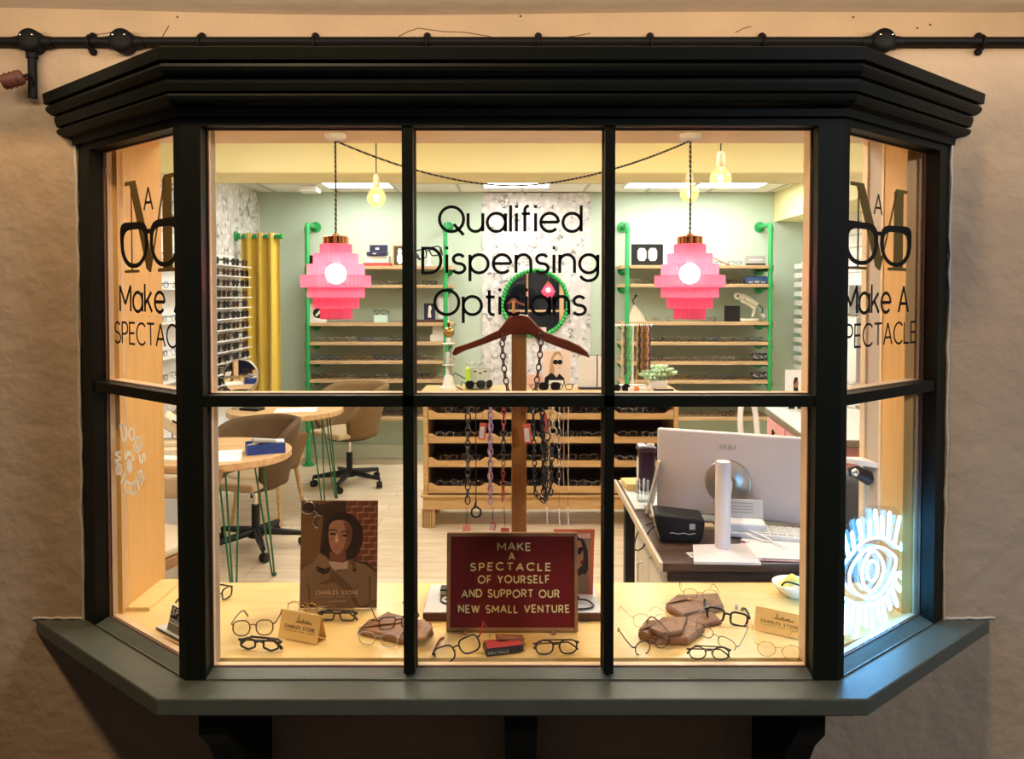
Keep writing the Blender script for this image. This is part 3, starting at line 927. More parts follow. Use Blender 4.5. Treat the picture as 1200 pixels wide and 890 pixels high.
b = MB(); b.tube(smooth([cz(*p) for p in [(200,358),(228,385),(226,440),(200,480),(175,465),(165,420),(178,375)]],2,True), rT, M_NEON, 6, True, caps=False); b.build('pupil_tube', root, True)
b = MB(); b.tube(smooth([cz(*p) for p in [(-30,450),(30,395),(75,338),(130,268),(200,234),(265,236),(310,268),(352,302)]],2), rT, M_NEON, 6); b.build('upper_lid_tube', root, True)
b = MB(); b.tube(smooth([cz(*p) for p in [(-30,540),(20,555),(60,575),(110,602),(170,612),(230,592),(280,552),(312,490),(338,428)]],2), rT, M_NEON, 6); b.build('lower_lid_tube', root, True)
UL = [((5,405),(-25,320)),((38,385),(8,305)),((70,338),(38,215)),((100,305),(85,205)),((145,262),(120,140)),((185,240),(182,135)),((225,234),(213,85)),((255,236),(250,118)),((285,250),(292,95)),((318,275),(348,120)),((350,302),(408,155))]
LL = [((345,430),(386,502)),((322,478),(350,528)),((303,512),(337,612)),((275,556),(297,628)),((250,580),(275,697)),((222,596),(240,692)),((190,608),(207,757)),((160,612),(166,727)),((128,608),(112,782)),((95,596),(82,722)),((62,577),(38,767)),((33,562),(25,692)),((5,550),(-15,700))]
for (a, c) in UL + LL:
    # each lash is a narrow hairpin of tube
    b = MB()
    p, q = cz(*a), cz(*c); t = (q-p).normalized(); A, d, n = RW
    nn = V((*n,0)); s = t.cross(nn).normalized()*.0052
    b.tube([p-s, q-s-t*.006, q-s*.6-t*.001, q, q+s*.6-t*.001, q+s-t*.006, p+s], rT*.75, M_NEON, 5); b.build('lash_tube', root, True)
pan = [cz(*p) for p in [(-60,480),(-40,330),(60,180),(200,60),(330,70),(430,150),(360,340),(400,520),(290,720),(60,800),(-50,700)]]
A, d, n = RW; nn = V((*n,0))
b = MB(); k = len(pan); vs = [p+nn*.008 for p in pan]+[p+nn*.012 for p in pan]
b.add(vs, [tuple(range(k)), tuple(range(2*k-1,k-1,-1))]+[(i,(i+1)%k,k+(i+1)%k,k+i) for i in range(k)], M_ACRYL); b.build('acrylic_backing', root, True)
# feet that carry the acrylic on the display board
b = MB()
for x in (60,250):
    b = MB(); q = cz(x,800); q = V((q.x,q.y,0))+nn*.010
    b.tube([(q.x,q.y,ZB-.002),(q.x,q.y,cz(x,740).z)], .003, M_ACRYL, 8)
    b.build('stand_rod', root, True)
b = MB(); q = cz(100,700)
b.tube([cz(75,720)+nn*.012, cz(72,790)+nn*.02, V((cz(70,800).x,cz(70,800).y,ZB+.004))+nn*.03], .0018, M_WHITE, 6); b.build('power_lead', root, True)

STRIP = 27
# ------------------------------------------------------------------ pendants, bulbs, cables
M_BULB = emis('warm_bulb_light', (1,.80,.55), 42)
M_GLOBE = glassmat('amber_globe_glass', (1,.88,.55), .08, .02, .12)
M_FIL = emis('warm_filament_light', (1,.74,.36), 330)
def flexmat():
    m, nt, bs = newmat('twisted_flex')
    tc = nt.nodes.new('ShaderNodeTexCoord'); w = nt.nodes.new('ShaderNodeTexWave')
    w.inputs['Scale'].default_value = 40; w.bands_direction = 'DIAGONAL'
    nt.links.new(tc.outputs['Object'], w.inputs['Vector'])
    cr = nt.nodes.new('ShaderNodeValToRGB'); cr.color_ramp.interpolation = 'CONSTANT'
    cr.color_ramp.elements[0].color = (.012,.010,.012,1); cr.color_ramp.elements[1].color = (.35,.33,.30,1); cr.color_ramp.elements[1].position = .82
    nt.links.new(w.outputs['Color'], cr.inputs['Fac']); nt.links.new(cr.outputs['Color'], bs.inputs['Base Color'])
    bs.inputs['Roughness'].default_value = .8
    return m
M_FLEX = flexmat()
YL = 2.47
def pendant(px, label):
    sc_ = YL/F
    top = at(px, 277, YL)
    X = top.x
    root = thing('pendant_lamp', label, 'lamp', (X, YL, at(px,374,YL).z), group='pink tiered pendant lamps')
    b = MB(); b.lathe([(0,ZBAY-.001),(.036,ZBAY-.001),(.036,ZBAY-.012),(.028,ZBAY-.020),(.010,ZBAY-.024),(0,ZBAY-.024)], M_WHITE, 24, c=(X,YL,0)); b.build('ceiling_rose', root, True)
    b = MB(); b.tube([(X,YL,ZBAY-.022),(X+.001,YL,1.95),(X,YL,top.z+.004)], .0034, M_FLEX, 8); b.build('flex', root, True)
    z = lambda y: at(px, y, YL).z
    b = MB(); b.lathe([(0,z(274)),(.006,z(274)),(.012,z(276.5)),(.034,z(277)),(.040,z(278)),(.040,z(286.5)),(.0,z(286.5))], M_COPPER, 40, rib=.0016, c=(X,YL,0), smooth=False); b.build('copper_cap', root, True)
    tiers = [(18.5,286.5,297.5),(26,297.5,310),(33,310,323),(40.5,323,337),(33,337,349),(26.5,349,361.5),(18.5,361.5,374)]
    for (rp, y0, y1) in tiers:
        r = rp*sc_
        b = MB()
        b.lathe([(r*.985,z(y0)+.0),(r,z(y0)-.0015),(r,z(y1)+.0015),(r*.985,z(y1))], M_PINKAC, 96, rib=-.0011, c=(X,YL,0), smooth=False)
        # flanges joining a tier to its neighbours
        b.lathe([(max(.012,r-.024),z(y0)-.0004),(r*.985,z(y0)-.0004)], M_PINKAC, 48, c=(X,YL,0), smooth=False)
        b.build('shade_tier', root, True)
    b = MB(); zc = z(321)
    b.sphere((X,YL,zc), .034, M_BULB, 20, 12); b.tube([(X,YL,zc+.033),(X,YL,z(286))], .012, M_WHITE, 12); b.build('bulb', root, True)
    return X
xl = pendant(393.5, 'pink ribbed acrylic pendant lamp hanging on the left of the bay')
xr = pendant(808.5, 'pink ribbed acrylic pendant lamp hanging on the right of the bay')
pts = []
z0 = ZBAY-.022; zlow = at(607,218,YL).z
for i in range(41):
    t = i/40; x = xl+(xr-xl)*t
    s = 2*t-1
    pts.append((x, YL-.002, zlow + (z0-zlow)*abs(s)**1.75))
b = MB(); b.tube(pts, .0032, M_FLEX, 8)
tag(b.build('swag_cable'), 'black twisted flex swagged between the two pink pendant lamps', 'cable')
def globe(px, py, Y, D, cordtop, label):
    c = at(px, py, Y)
    root = thing('globe_bulb', label, 'light bulb', (c.x, Y, c.z-D/2), group='bare globe bulbs')
    r = D/2
    b = MB(); prof = [(0,-r)]+[(r*math.cos(a), r*math.sin(a)) for a in [R(-80+10*k) for k in range(14)]]+[(.020,r*1.02),(.0175,r*1.18)]
    b.lathe(prof, M_GLOBE, 24, c=tuple(c)); b.build('glass_globe', root, True)
    b = MB()
    b.sphere(c, .011, M_FIL, 10, 8, sc=(1,1,1.6)); b.build('filament', root, True)
    b = MB(); b.lathe([(0,r*1.1),(.019,r*1.1),(.020,r*1.2),(.020,r*1.75),(.018,r*1.8),(.018,r*2.3),(.012,r*2.55),(.004,r*2.65),(0,r*2.65)], M_LAMPH, 20, c=tuple(c)); b.build('lamp_holder', root, True)
    b = MB(); b.tube([(c.x,Y,c.z+r*2.6),(c.x,Y,2.62)], .003, M_BLACK, 6); b.build('flex', root, True)
M_LAMPH = mat('cream_lamp_holder', (.80,.62,.38), .5)
globe(441,232,4.0,.098,0,'glowing globe bulb behind the top left pane')
globe(808,226,4.0,.098,0,'glowing globe bulb behind the right pendant flex')
globe(844.5,210,3.4,.096,0,'glowing globe bulb hanging clear to the right of the right pendant')

# ------------------------------------------------------------------ LED ceiling panels, sensor
def ledpanel(x, y, label, z=2.62):
    root = thing('ceiling_light', label, 'ceiling light', (x, y, z-.012), group='square LED ceiling panels')
    b = MB(); b.box((x-.30,y-.29,z-.010),(x+.30,y+.29,z-.004),M_PANEL if y > 6 else M_FILLPANEL); b.build('diffuser', root, True)
    b = MB()
    for lo, hi in (((x-.31,y-.30,z-.012),(x-.295,y+.30,z)),((x+.295,y-.30,z-.012),(x+.31,y+.30,z)),((x-.295,y-.30,z-.012),(x+.295,y-.285,z)),((x-.295,y+.285,z-.012),(x+.295,y+.30,z))): b.box(lo, hi, M_WHITEM)
    b.build('frame', root, True)
# slim fill strip added to brighten the bay, unseen behind its head
root = thing('fill_strip','slim added warm fill strip, unseen behind the window head inside the bay','strip light',(0,2.13,2.11))
b = MB(); b.tube([(-.74,2.13,2.118),(.74,2.13,2.118)],.007,emis('fill_strip_light',(1,.76,.42),STRIP),10); b.build('tube', root, True)
b = MB(); b.rbox((-.75,2.106,2.104),(.75,2.116,2.1505),M_WHITE,.003); b.build('housing', root, True)
for (x, y) in ((-1.3,3.3),(.2,3.3),(1.7,3.3)): ledpanel(x, y, 'added unseen LED fill panel in the front ceiling, %s' % {-1.3:'left',.2:'middle',1.7:'right'}[x])  # panels added out of view to brighten surfaces facing the window
ledpanel(-1.40,6.65,'square LED ceiling panel at the left end of the row')
ledpanel(.04,6.65,'square LED ceiling panel in front of the blossom wallpaper')
ledpanel(1.34,6.65,'square LED ceiling panel, first of the pair near the yellow bulkhead')
ledpanel(1.98,6.65,'square LED ceiling panel, second of the pair, touching the yellow bulkhead side')
for (x, y) in ((-1.1,5.35),(1.3,5.35)): ledpanel(x, y, 'added unseen LED fill panel just behind the yellow beam, %s' % ('left' if x < 0 else 'right'))  # extra panels hidden by the beam, added to light the middle of the room
c = at(363,220,6.9)
b = MB(); b.rbox((c.x-.085,6.82,2.56),(c.x+.085,6.98,2.62),M_WHITE,.01); tag(b.build('ceiling_sensor'), 'small white box fixed to the white tiled ceiling', 'sensor')
# ------------------------------------------------------------------ spectacles
def lens_outline(shape, a, h, n=20):
    """closed outline in x,z, centred on 0, half sizes a,h"""
    pts = []
    for k in range(n):
        t = 2*PI*k/n; c, s = math.cos(t), math.sin(t)
        if shape == 'round': x, z = a*c, h*s
        elif shape == 'hex':
            e = 1/max(abs(math.cos((t+PI/6) % (PI/3) - PI/6)), .01); x, z = a*c*e*.92, h*s*e*.92
        else:
            p = {'square':.55,'panto':.72,'cat':.66}[shape]
            x = a*abs(c)**p*(1 if c > 0 else -1); z = h*abs(s)**p*(1 if s > 0 else -1)
            if shape == 'panto' and z < 0: x *= 1-.14*abs(s)
            if shape == 'cat':
                x *= 1-.12*(s < 0)*abs(s); z += .16*h*max(0, c)*max(0, s+.3)
            if shape == 'square' and z < 0: x *= .94
        pts.append((x, z))
    return pts
def spec_parts(shape, M_, dark=False, a=.026, h=.021, r=.0020, br=.010, templ=.135, fold=False, n=22, seg=6, tr=None, tm=None, tilt=0):
    """returns {name: [MB,...]}; resting pose, rims on z=0, lenses facing -Y, temples running +Y"""
    front = MB(); out = {'frame_front':[front],'lens':[],'temple':[]}
    tr = tr or r*1.05; tm = tm or M_
    cx = a+br*.9
    z0 = h+r
    for sg in (-1, 1):
        ol = [(sg*x, z) for x, z in lens_outline(shape, a, h, n)]
        if sg < 0: ol = ol[::-1]
        wrap = lambda x: .10*abs(x)**1*.35
        P3 = [V((sg*cx+x, wrap(sg*cx+x)*.5, z0+z)) for x, z in ol]
        front.tube(P3, r, M_, seg, True)
        L = MB(); q = [V((p.x, p.y, p.z)) for p in P3]
        L.add(q, [tuple(range(len(q)))], M_DARKLENS if dark else M_LENS)
        out['lens'].append(L)
        # hinge end piece + temple
        ex = cx+a
        hx = V((sg*(ex-.002), wrap(ex)*.5, z0+h*.45)); hy = V((sg*(ex+.006), wrap(ex)*.5+.005, z0+h*.5))
        front.tube([hx, hy], [r*1.2, tr*1.2], M_, seg)
        T = MB()
        if fold:
            zz = z0+h*.45+(.003 if sg > 0 else -.003)
            T.tube([hy, V((sg*ex*.8, .013+.004*(sg > 0), zz)), V((-sg*ex*.62, .016+.005*(sg > 0), zz)), V((-sg*ex*.95, .014, zz-.012)), V((-sg*ex*1.08, .012, zz-.020))], [tr,tr,tr,tr*1.25,tr*1.3], tm, seg)
        else:
            T.tube([hy, V((sg*(ex+.007), templ*.35, z0+h*.5)), V((sg*(ex+.004), templ*.70, z0+h*.45)), V((sg*(ex-.001), templ*.82, z0+h*.25)), V((sg*(ex-.006), templ, max(.002, z0-h*1.0)))], [tr,tr,tr,tr*1.2,tr*1.3], tm, seg)
        out['temple'].append(T)
    bz = z0+h*.35
    front.tube([V((-cx+a*.96,.0006,bz-.001)), V((-br*.4,-.0012,bz+.003)), V((br*.4,-.0012,bz+.003)), V((cx-a*.96,.0006,bz-.001))], r*.95, M_, seg)
    # nose pads
    for sg in (-1,1): front.sphere((sg*br*.75,.006,z0-h*.1), .0022, M_F['clear'] if not dark else M_, 6, 4, sc=(.6,1,1.6))
    return out
# light single-mesh versions for the far shelves
SMALL = []
def small_mesh(shape, m, dark=False, a=.026, h=.02):
    b = MB(); d = spec_parts(shape, m, dark, a, h, .0026 if not dark else .0032, n=10, seg=4, tr=.0026)
    for k in ('frame_front','lens','temple'):
        for q in d[k]:
            for f, fm, fs in zip(q.f, q.fm, q.fs):
                pass
            o = len(b.v); b.v += q.v
            for f, fm, fs in zip(q.f, q.fm, q.fs):
                b.f.append([o+i for i in f]); b.fm.append(b.mi(q.mats[fm])); b.fs.append(fs)
    o = b.build('spectacles'); me = o.data
    off = o.location.copy()
    me.transform(Matrix.Translation(off))      # back to the resting origin
    bpy.data.objects.remove(o)
    return me
WORDS = ['black','clear','gold','silver-rimmed','grey','tortoiseshell','blue','silver']
KEYS = ['black','clear','gold','silver','grey','tortoise','blue','silver']
SHP = ['panto','round','square','panto','square','round','cat','round']
M_F['clear'] = M_F['clear']
SM = [small_mesh(SHP[i], M_F[KEYS[i]]) for i in range(8)]
DARKN = [small_mesh('square', M_F['black'], True, .033, .026), small_mesh('panto', M_F['black'], True, .032, .027), small_mesh('cat', M_F['tortoise'], True, .032, .025)]
DW = ['black square sunglasses','black round sunglasses','tortoiseshell sunglasses']
ORD = ['first','second','third','fourth','fifth','sixth','seventh','eighth','ninth','tenth','eleventh','twelfth','thirteenth','fourteenth']
def small(me, name, loc, rz, label, cat, group, rot=None):
    o = bpy.data.objects.new(name, me); COL.objects.link(o)
    o.location = loc; o.rotation_euler = rot or (0,0,rz)
    return tag(o, label, cat, group)
rs = random.Random(3)

# ------------------------------------------------------------------ pipe shelving on the back wall
YS = 6.98
def pipe_unit(pxa, pxb, sxa, sxb, ys, name, label, foot, foot_b):
    xa, xb = at(pxa,300,YS).x, at(pxb,300,YS).x
    ea, eb = at(sxa,300,YS).x, at(sxb,300,YS).x
    zs = [at(500,y,YS-.01).z for y in ys]
    ztop = at(500,263,YS).z
    root = thing('pipe_shelving', label, 'shelving', ((xa+xb)/2, 7.15, 0))
    for x, ft in ((xa, foot), (xb, foot_b)):
        b = MB()
        b.tube([(x,YS,.0)]+[(x,YS,ztop-.03)]+[(x,YS+.03*(1-math.cos(a)),ztop-.03+.03*math.sin(a)) for a in (R(30),R(60),R(90))]+[(x,7.30,ztop)], .021, M_PIPE, 12)
        b.tube([(x,YS,ztop-.075),(x,YS,ztop-.03)], .026, M_PIPE, 12)
        b.tube([(x,7.27,ztop),(x,7.299,ztop)], .03, M_PIPE, 12)
        b.tube([(x,7.285,ztop),(x,7.2985,ztop)], .052, M_PIPE, 20)
        b.tube([(x,YS,.0),(x,YS,.012)], .055, M_PIPE, 20); b.tube([(x,YS,.012),(x,YS,.04)], .03, M_PIPE, 12)
        for z in zs:
            b.tube([(x,YS,z-.062),(x,YS,z-.012)], .028, M_PIPE, 12)
            b.tube([(x,YS,z-.042),(x,7.298,z-.042)], .017, M_PIPE, 10)
            b.tube([(x,7.28,z-.042),(x,7.2985,z-.042)], .048, M_PIPE, 16)
        b.build('pipe_upright', root, True)
    for z in zs:
        b = MB(); b.rbox((ea,YS+.024,z-.03),(eb,7.285,z),M_SHELF,.004)
        b.rbox((ea,YS-.028,z-.03),(xa-.023,YS+.03,z),M_SHELF,.002); b.rbox((xa+.023,YS-.028,z-.03),(xb-.023,YS+.03,z),M_SHELF,.002); b.rbox((xb+.023,YS-.028,z-.03),(eb,YS+.03,z),M_SHELF,.002)
        b.build('shelf', root, True)
    return xa, xb, zs
LYS = [312,334,378.5,401,423,445,467,489]
lxa, lxb, lz = pipe_unit(360,522,357,530,LYS,'left','green pipe shelving with oak shelves on the back wall, beside the yellow curtain',0,0)
RYS = [311,333,377.5,401,424,446,467,489]
rxa, rxb, rz_ = pipe_unit(735,903,727,906,RYS,'right','green pipe shelving with oak shelves on the back wall, below the yellow bulkhead',0,0)
SHELFN = ['top','second','third','fourth','fifth','sixth','seventh','bottom']
def row(unit, z, k, pxs, y=7.06):
    for i, px in enumerate(pxs):
        x = at(px,400,y).x
        v = rs.randrange(8)
        # tiny turn so that no two are quite alike
        small(SM[v], 'spectacles', (x, y+rs.uniform(-.02,.02), z), rs.uniform(-.12,.12),
              '%s spectacles, %s pair from the left on the %s shelf %s' % (WORDS[v], ORD[i], SHELFN[k], unit), 'spectacles', 'spectacles on the %s shelf %s' % (SHELFN[k], unit))
LU, RU = 'beside the yellow curtain', 'under the yellow bulkhead'
row(LU, lz[1], 1, [440,458,503])
for k in (3,4,5): row(LU, lz[k], k, [372+18.4*i for i in range(8 if k > 3 else 7)])
row(LU, lz[6], 6, [372,400,428,456,486,506]); row(LU, lz[7], 7, [430,447,464,492,508])
row(RU, rz_[1], 1, [744,762,848,864]); row(RU, rz_[2], 2, [764,779,832])
for k in (3,4,5): row(RU, rz_[k], k, [770+16.6*i for i in range(8 if k == 3 else 6)])
row(RU, rz_[6], 6, [800,830,860]); row(RU, rz_[7], 7, [800,818,836,853])

# things on the top shelves
def boxthing(name, label, cat, px0, px1, y0, y1, Y, dep, m, r=.003, group=None, extra=None):
    a = at(px0, y1, Y); c = at(px1, y0, Y)
    b = MB(); b.rbox((a.x, Y, a.z), (c.x, Y+dep, c.z), m, r)
    if extra: extra(b, a, c, Y)
    return tag(b.build(name), label, cat, group)
def onshelf(name, label, cat, px0, px1, z, hpx, Y, dep, m, r=.003, extra=None):
    a = at(px0, 400, Y); c = at(px1, 400, Y); h = hpx*Y/F
    b = MB(); b.rbox((a.x, Y, z), (c.x, Y+dep, z+h), m, r)
    if extra: extra(b, a.x, c.x, z, z+h, Y)
    return tag(b.build(name), label, cat)
YB = 7.05
def stripes(b, x0, x1, z0, z1, Y):
    for i in range(4): b.box((x0+.006+i*.016, Y-.001, z0+.006), (x0+.014+i*.016, Y, z1-.006), M_WHITE)
    b.lathe([(0,0),(.022,0)], mat('pale_pink_seal', (.8,.6,.5), .6), 16, frame(((x0+x1)/2+.01,Y-.0015,(z0+z1)/2),(1,0,0),(0,0,1)))
onshelf('eyewear_case','red flat case at the bottom of the pile on the top left shelf','case',426,458.5,lz[0],4.2,YB,.12,mat('dusty_red', (.42,.06,.06), .5))
onshelf('gift_box','grey striped box on the red case on the top shelf','box',429,456,lz[0]+.0345,8.2,YB,.11,M_GREYL,.003,stripes)
root = thing('eyewear_box','open navy presentation box on the grey striped box, top shelf','box',(at(442,300,YB).x,YB,lz[0]+.102))
x0, x1 = at(430,300,YB).x, at(453,300,YB).x; z0 = lz[0]+.1025
b = MB(); b.rbox((x0,YB-.02,z0),(x1,YB+.10,z0+.035),M_NAVY,.003); b.box((x0+.06,YB-.0215,z0+.012),(x0+.09,YB-.02,z0+.022),M_WHITE); b.build('tray', root, True)
b = MB(); b.rbox((x0+.015,YB+.06,z0+.036),(x1-.003,YB+.085,z0+.105),M_NAVY,.003); b.box((x0+.07,YB+.0585,z0+.06),(x0+.105,YB+.06,z0+.078),M_WHITE); b.build('lid', root, True)
def picture(name, label, px0, px1, z, hpx, Y, mf, mp, draw=None, t=.014, cat='picture'):
    x0, x1 = at(px0,400,Y).x, at(px1,400,Y).x; h = hpx*Y/F
    root = thing(name, label, cat, ((x0+x1)/2, Y, z))
    b = MB(); w = .012
    b.box((x0,Y,z),(x0+w,Y+t,z+h),mf); b.box((x1-w,Y,z),(x1,Y+t,z+h),mf); b.box((x0+w,Y,z),(x1-w,Y+t,z+w),mf); b.box((x0+w,Y,z+h-w),(x1-w,Y+t,z+h),mf); b.build('frame', root, True)
    b = MB(); b.box((x0+w,Y+.004,z+w),(x1-w,Y+t,z+h-w),mp)
    if draw: draw(b, x0+w, x1-w, z+w, z+h-w, Y+.0035)
    b.build('print', root, True)
    return root
def ellip(b, cx, cz_, rx, rz, Y, m, n=24, rot=0):
    pts = []
    for k in range(n):
        a = 2*PI*k/n; x, z = rx*math.cos(a), rz*math.sin(a)
        pts.append((cx+x*math.cos(rot)-z*math.sin(rot), Y, cz_+x*math.sin(rot)+z*math.cos(rot)))
    b.quadface(pts, m)
def blob_figure(b, x0, x1, z0, z1, Y):
    w, h = x1-x0, z1-z0
    ellip(b, x0+.55*w, z0+.72*h, .2*w, .14*h, Y, M_WHITE); ellip(b, x0+.55*w, z0+.35*h, .28*w, .3*h, Y-.0003, M_WHITE)
    ellip(b, x0+.55*w, z0+.84*h, .16*w, .06*h, Y-.0005, M_GREYL)
picture('framed_picture','small wood-framed picture of a white figure on the top shelf beside the left mullion',460.5,476,lz[0],25,YB,M_CABWOOD,M_PRINT,blob_figure)
onshelf('black_box','small black box on the top shelf behind the left green pipe','box',362.5,374,lz[0],13,YB,.1,M_BLACK)
# eyewear sculpture with white stand
root = thing('spectacle_stand','white stand holding oversized black spectacles on the top shelf near the centre','display stand',(at(503,300,YB).x,YB,lz[0]))
cx = at(503,300,YB).x
b = MB(); b.rbox((cx-.035,YB,lz[0]),(cx+.035,YB+.07,lz[0]+.014),M_WHITE,.003); b.rbox((cx-.022,YB+.02,lz[0]+.014),(cx+.014,YB+.05,lz[0]+.12),M_WHITE,.004); b.build('stand', root, True)
b = MB(); d = spec_parts('square', M_BLACK, False, .05, .042, .006, .02, .16, n=16)
Mx = Matrix.Translation((cx,YB+.01,lz[0]+.085)) @ Matrix.Rotation(R(-12),4,'Y')
for k in ('frame_front','temple'):
    for q in d[k]: b.add(q.v, q.f, M_BLACK, True, Mx)
b.build('large_spectacles', root, True)
# third shelf
def disc(b, x0, x1, z0, z1, Y):
    w = x1-x0
    ellip(b, (x0+x1)/2, (z0+z1)/2, w*.36, w*.36, Y, M_BLACK); 
    b.quadface([((x0+x1)/2+dx*w, Y-.0004, (z0+z1)/2+dz*w) for dx, dz in ((-.22,-.14),(-.10,-.24),(.24,.12),(.12,.22))], M_WHITE)
picture('framed_picture','white picture with a black disc on the third shelf behind the pink lamp',363,383,lz[2],22,YB,M_WHITE,M_WHITEM,disc)
onshelf('display_block','mint glass block carrying a pair of spectacles on the third shelf','block',438,454,lz[2],9,YB,.08,mat('mint_glass',(.55,.80,.72),.2))
small(SM[0],'spectacles',(at(446,370,YB).x,YB-.005,lz[2]+9.2*YB/F),0,'black spectacles standing on the mint glass block','spectacles',None)
def whitefig(b, x0, x1, z0, z1, Y):
    w, h = x1-x0, z1-z0
    b.quadface([(x0+a*w,Y,z0+c*h) for a,c in ((.3,.05),(.7,.05),(.62,.5),(.75,.75),(.6,.95),(.4,.9),(.35,.6))], M_WHITE)
onshelf('display_tray','dark wooden tray on the third shelf near the green pipe','tray',486,519,lz[2],3.2,YB-.02,.14,mat('dark_wood_tray',(.07,.025,.015),.5))
picture('framed_picture','navy framed picture of a white shape on the dark tray',497,510,lz[2]+.028,19,YB,M_NAVY,M_NAVY,whitefig)
picture('framed_picture','pale framed picture leaning behind the navy one on the third shelf',513,527,lz[2]+.028,26,YB+.05,M_GREYL,M_WHITEM)
onshelf('white_carton','lower white carton on the fourth shelf near the green pipe','carton',504,522,lz[3],8,YB,.1,M_WHITE)
onshelf('white_carton','upper white carton stacked on the other white carton','carton',507,521,lz[3]+.0655,10,YB+.005,.09,M_WHITE)
# right unit
def ovals(b, x0, x1, z0, z1, Y):
    w, h = x1-x0, z1-z0
    cr = mat('cream_enamel',(.82,.74,.55),.4)
    for cx in (.32,.69):
        X0 = x0+cx*w; Z0 = z0+.52*h; rx, rz = .15*w, .34*h
        b.quadface([(X0+sx*rx*k, Y, Z0+sz*rz*j) for sx,sz,k,j in ((-1,-1,1,.55),(-1,-1,.55,1),(1,-1,.55,1),(1,-1,1,.55),(1,1,1,.55),(1,1,.55,1),(-1,1,.55,1),(-1,1,1,.55))], M_WHITE)
        ellip(b, X0, Z0, rx*.6, rz*.55, Y-.0004, cr)
picture('oval_display','black display frame with two cream ovals on the top shelf',739.5,776.5,rz_[0],25,YB,M_BLACK,M_BLACK,ovals,cat='display frame')
def face_sketch(b, x0, x1, z0, z1, Y):
    w, h = x1-x0, z1-z0
    ellip(b, x0+.55*w, z0+.5*h, .33*w, .36*h, Y, M_GREYL); ellip(b, x0+.58*w, z0+.47*h, .27*w, .32*h, Y-.0003, mat('pale_print_face',(.72,.70,.68),.6))
    ellip(b, x0+.48*w, z0+.55*h, .06*w, .025*h, Y-.0006, M_GREY); ellip(b, x0+.7*w, z0+.55*h, .06*w, .025*h, Y-.0006, M_GREY); ellip(b, x0+.58*w, z0+.3*h, .08*w, .02*h, Y-.0006, M_GREY)
def flatcard(name, label, cat, px0, px1, z, hpx, Y, m, draw=None, t=.006):
    x0, x1 = at(px0,400,Y).x, at(px1,400,Y).x; h = hpx*Y/F
    b = MB(); b.box((x0,Y,z),(x1,Y+t,z+h),m)
    if draw: draw(b, x0, x1, z, z+h, Y-.0005)
    return tag(b.build(name), label, cat)
flatcard('portrait_poster','pale portrait print on the top shelf behind the right pink lamp','poster',774.5,801,rz_[0],37,YB+.06,mat('pale_blue_print',(.62,.72,.80),.6),face_sketch)
b = MB(); x0 = at(826,300,YB).x; x1 = at(855,300,YB).x
b.box((0,0,0),(.28,.02,.012),mat('orange_card',(.62,.22,.12),.5), Matrix.Translation((x0,YB+.02,rz_[0]+.105)) @ Matrix.Rotation(R(24),4,'Y'))
b.box((x1-.02,YB+.02,rz_[0]),(x1+.0,YB+.04,rz_[0]+.018),M_BLACK)
tag(b.build('folded_card'),'orange strip leaning on the top shelf right of the pink lamp','card')
small(SM[6],'spectacles',(at(839,300,YB).x,YB,rz_[0]),.3,'small blue-rimmed spectacles folded beside the orange strip','spectacles',None)
small(SM[6],'spectacles',(at(862,300,YB).x,YB,rz_[0]),-.1,'small blue-rimmed spectacles left of the grey sign','spectacles',None)
def greysign(b, x0, x1, z0, z1, Y):
    b.box((x0+.03,Y-.001,z0+.05),(x1-.03,Y,z0+.058),M_WHITE); b.box((x0,Y-.001,z0),(x1,Y,z0+.02),M_BLACK)
onshelf('desk_sign','grey block sign on the top shelf beside the right green pipe','sign',873.5,896.5,rz_[0],11.5,YB,.05,M_GREY,.002,greysign)
def bluecan(b, x0, x1, z0, z1, Y): 
    for i in range(3): b.box((x0+.03+i*.06,Y-.0012,z0+.012),(x0+.07+i*.06,Y,z0+.026+.006*(i%2)),M_WHITE)
onshelf('tissue_box','blue and white box lying on the second shelf beside the right green pipe','box',873,900,rz_[1],9,YB,.09,mat('bright_blue_card',(.06,.16,.50),.4),.012,bluecan)
onshelf('black_box','black card box on the third shelf beside the microscope','box',852,867,rz_[2],18.5,YB,.1,M_BLACK)
# pouch on the third shelf
root = thing('drawstring_pouch','cream drawstring pouch with dark cord on the third shelf above the chain rack','pouch',(at(750,370,YB).x,YB,rz_[2]))
cx = at(748,370,YB).x
b = MB(); b.grid(lambda u,v: V((cx+.0+ (1-v**1.3)*.085*math.cos(2*PI*u)+.0-.03*v, YB+.05+(1-v**1.3)*.045*math.sin(2*PI*u), rz_[2]+.002+v*.17)), 20, 8, mat('cream_cotton',(.70,.62,.48),.9)); b.build('bag', root, True)
b = MB(); b.tube([(cx-.03,YB+.05,rz_[2]+.16),(cx-.05,YB+.04,rz_[2]+.2),(cx-.02,YB+.03,rz_[2]+.24)],.006,M_BLACK,8); b.sphere((cx-.02,YB+.03,rz_[2]+.245),.013,M_BLACK,10,6); b.build('cord', root, True)
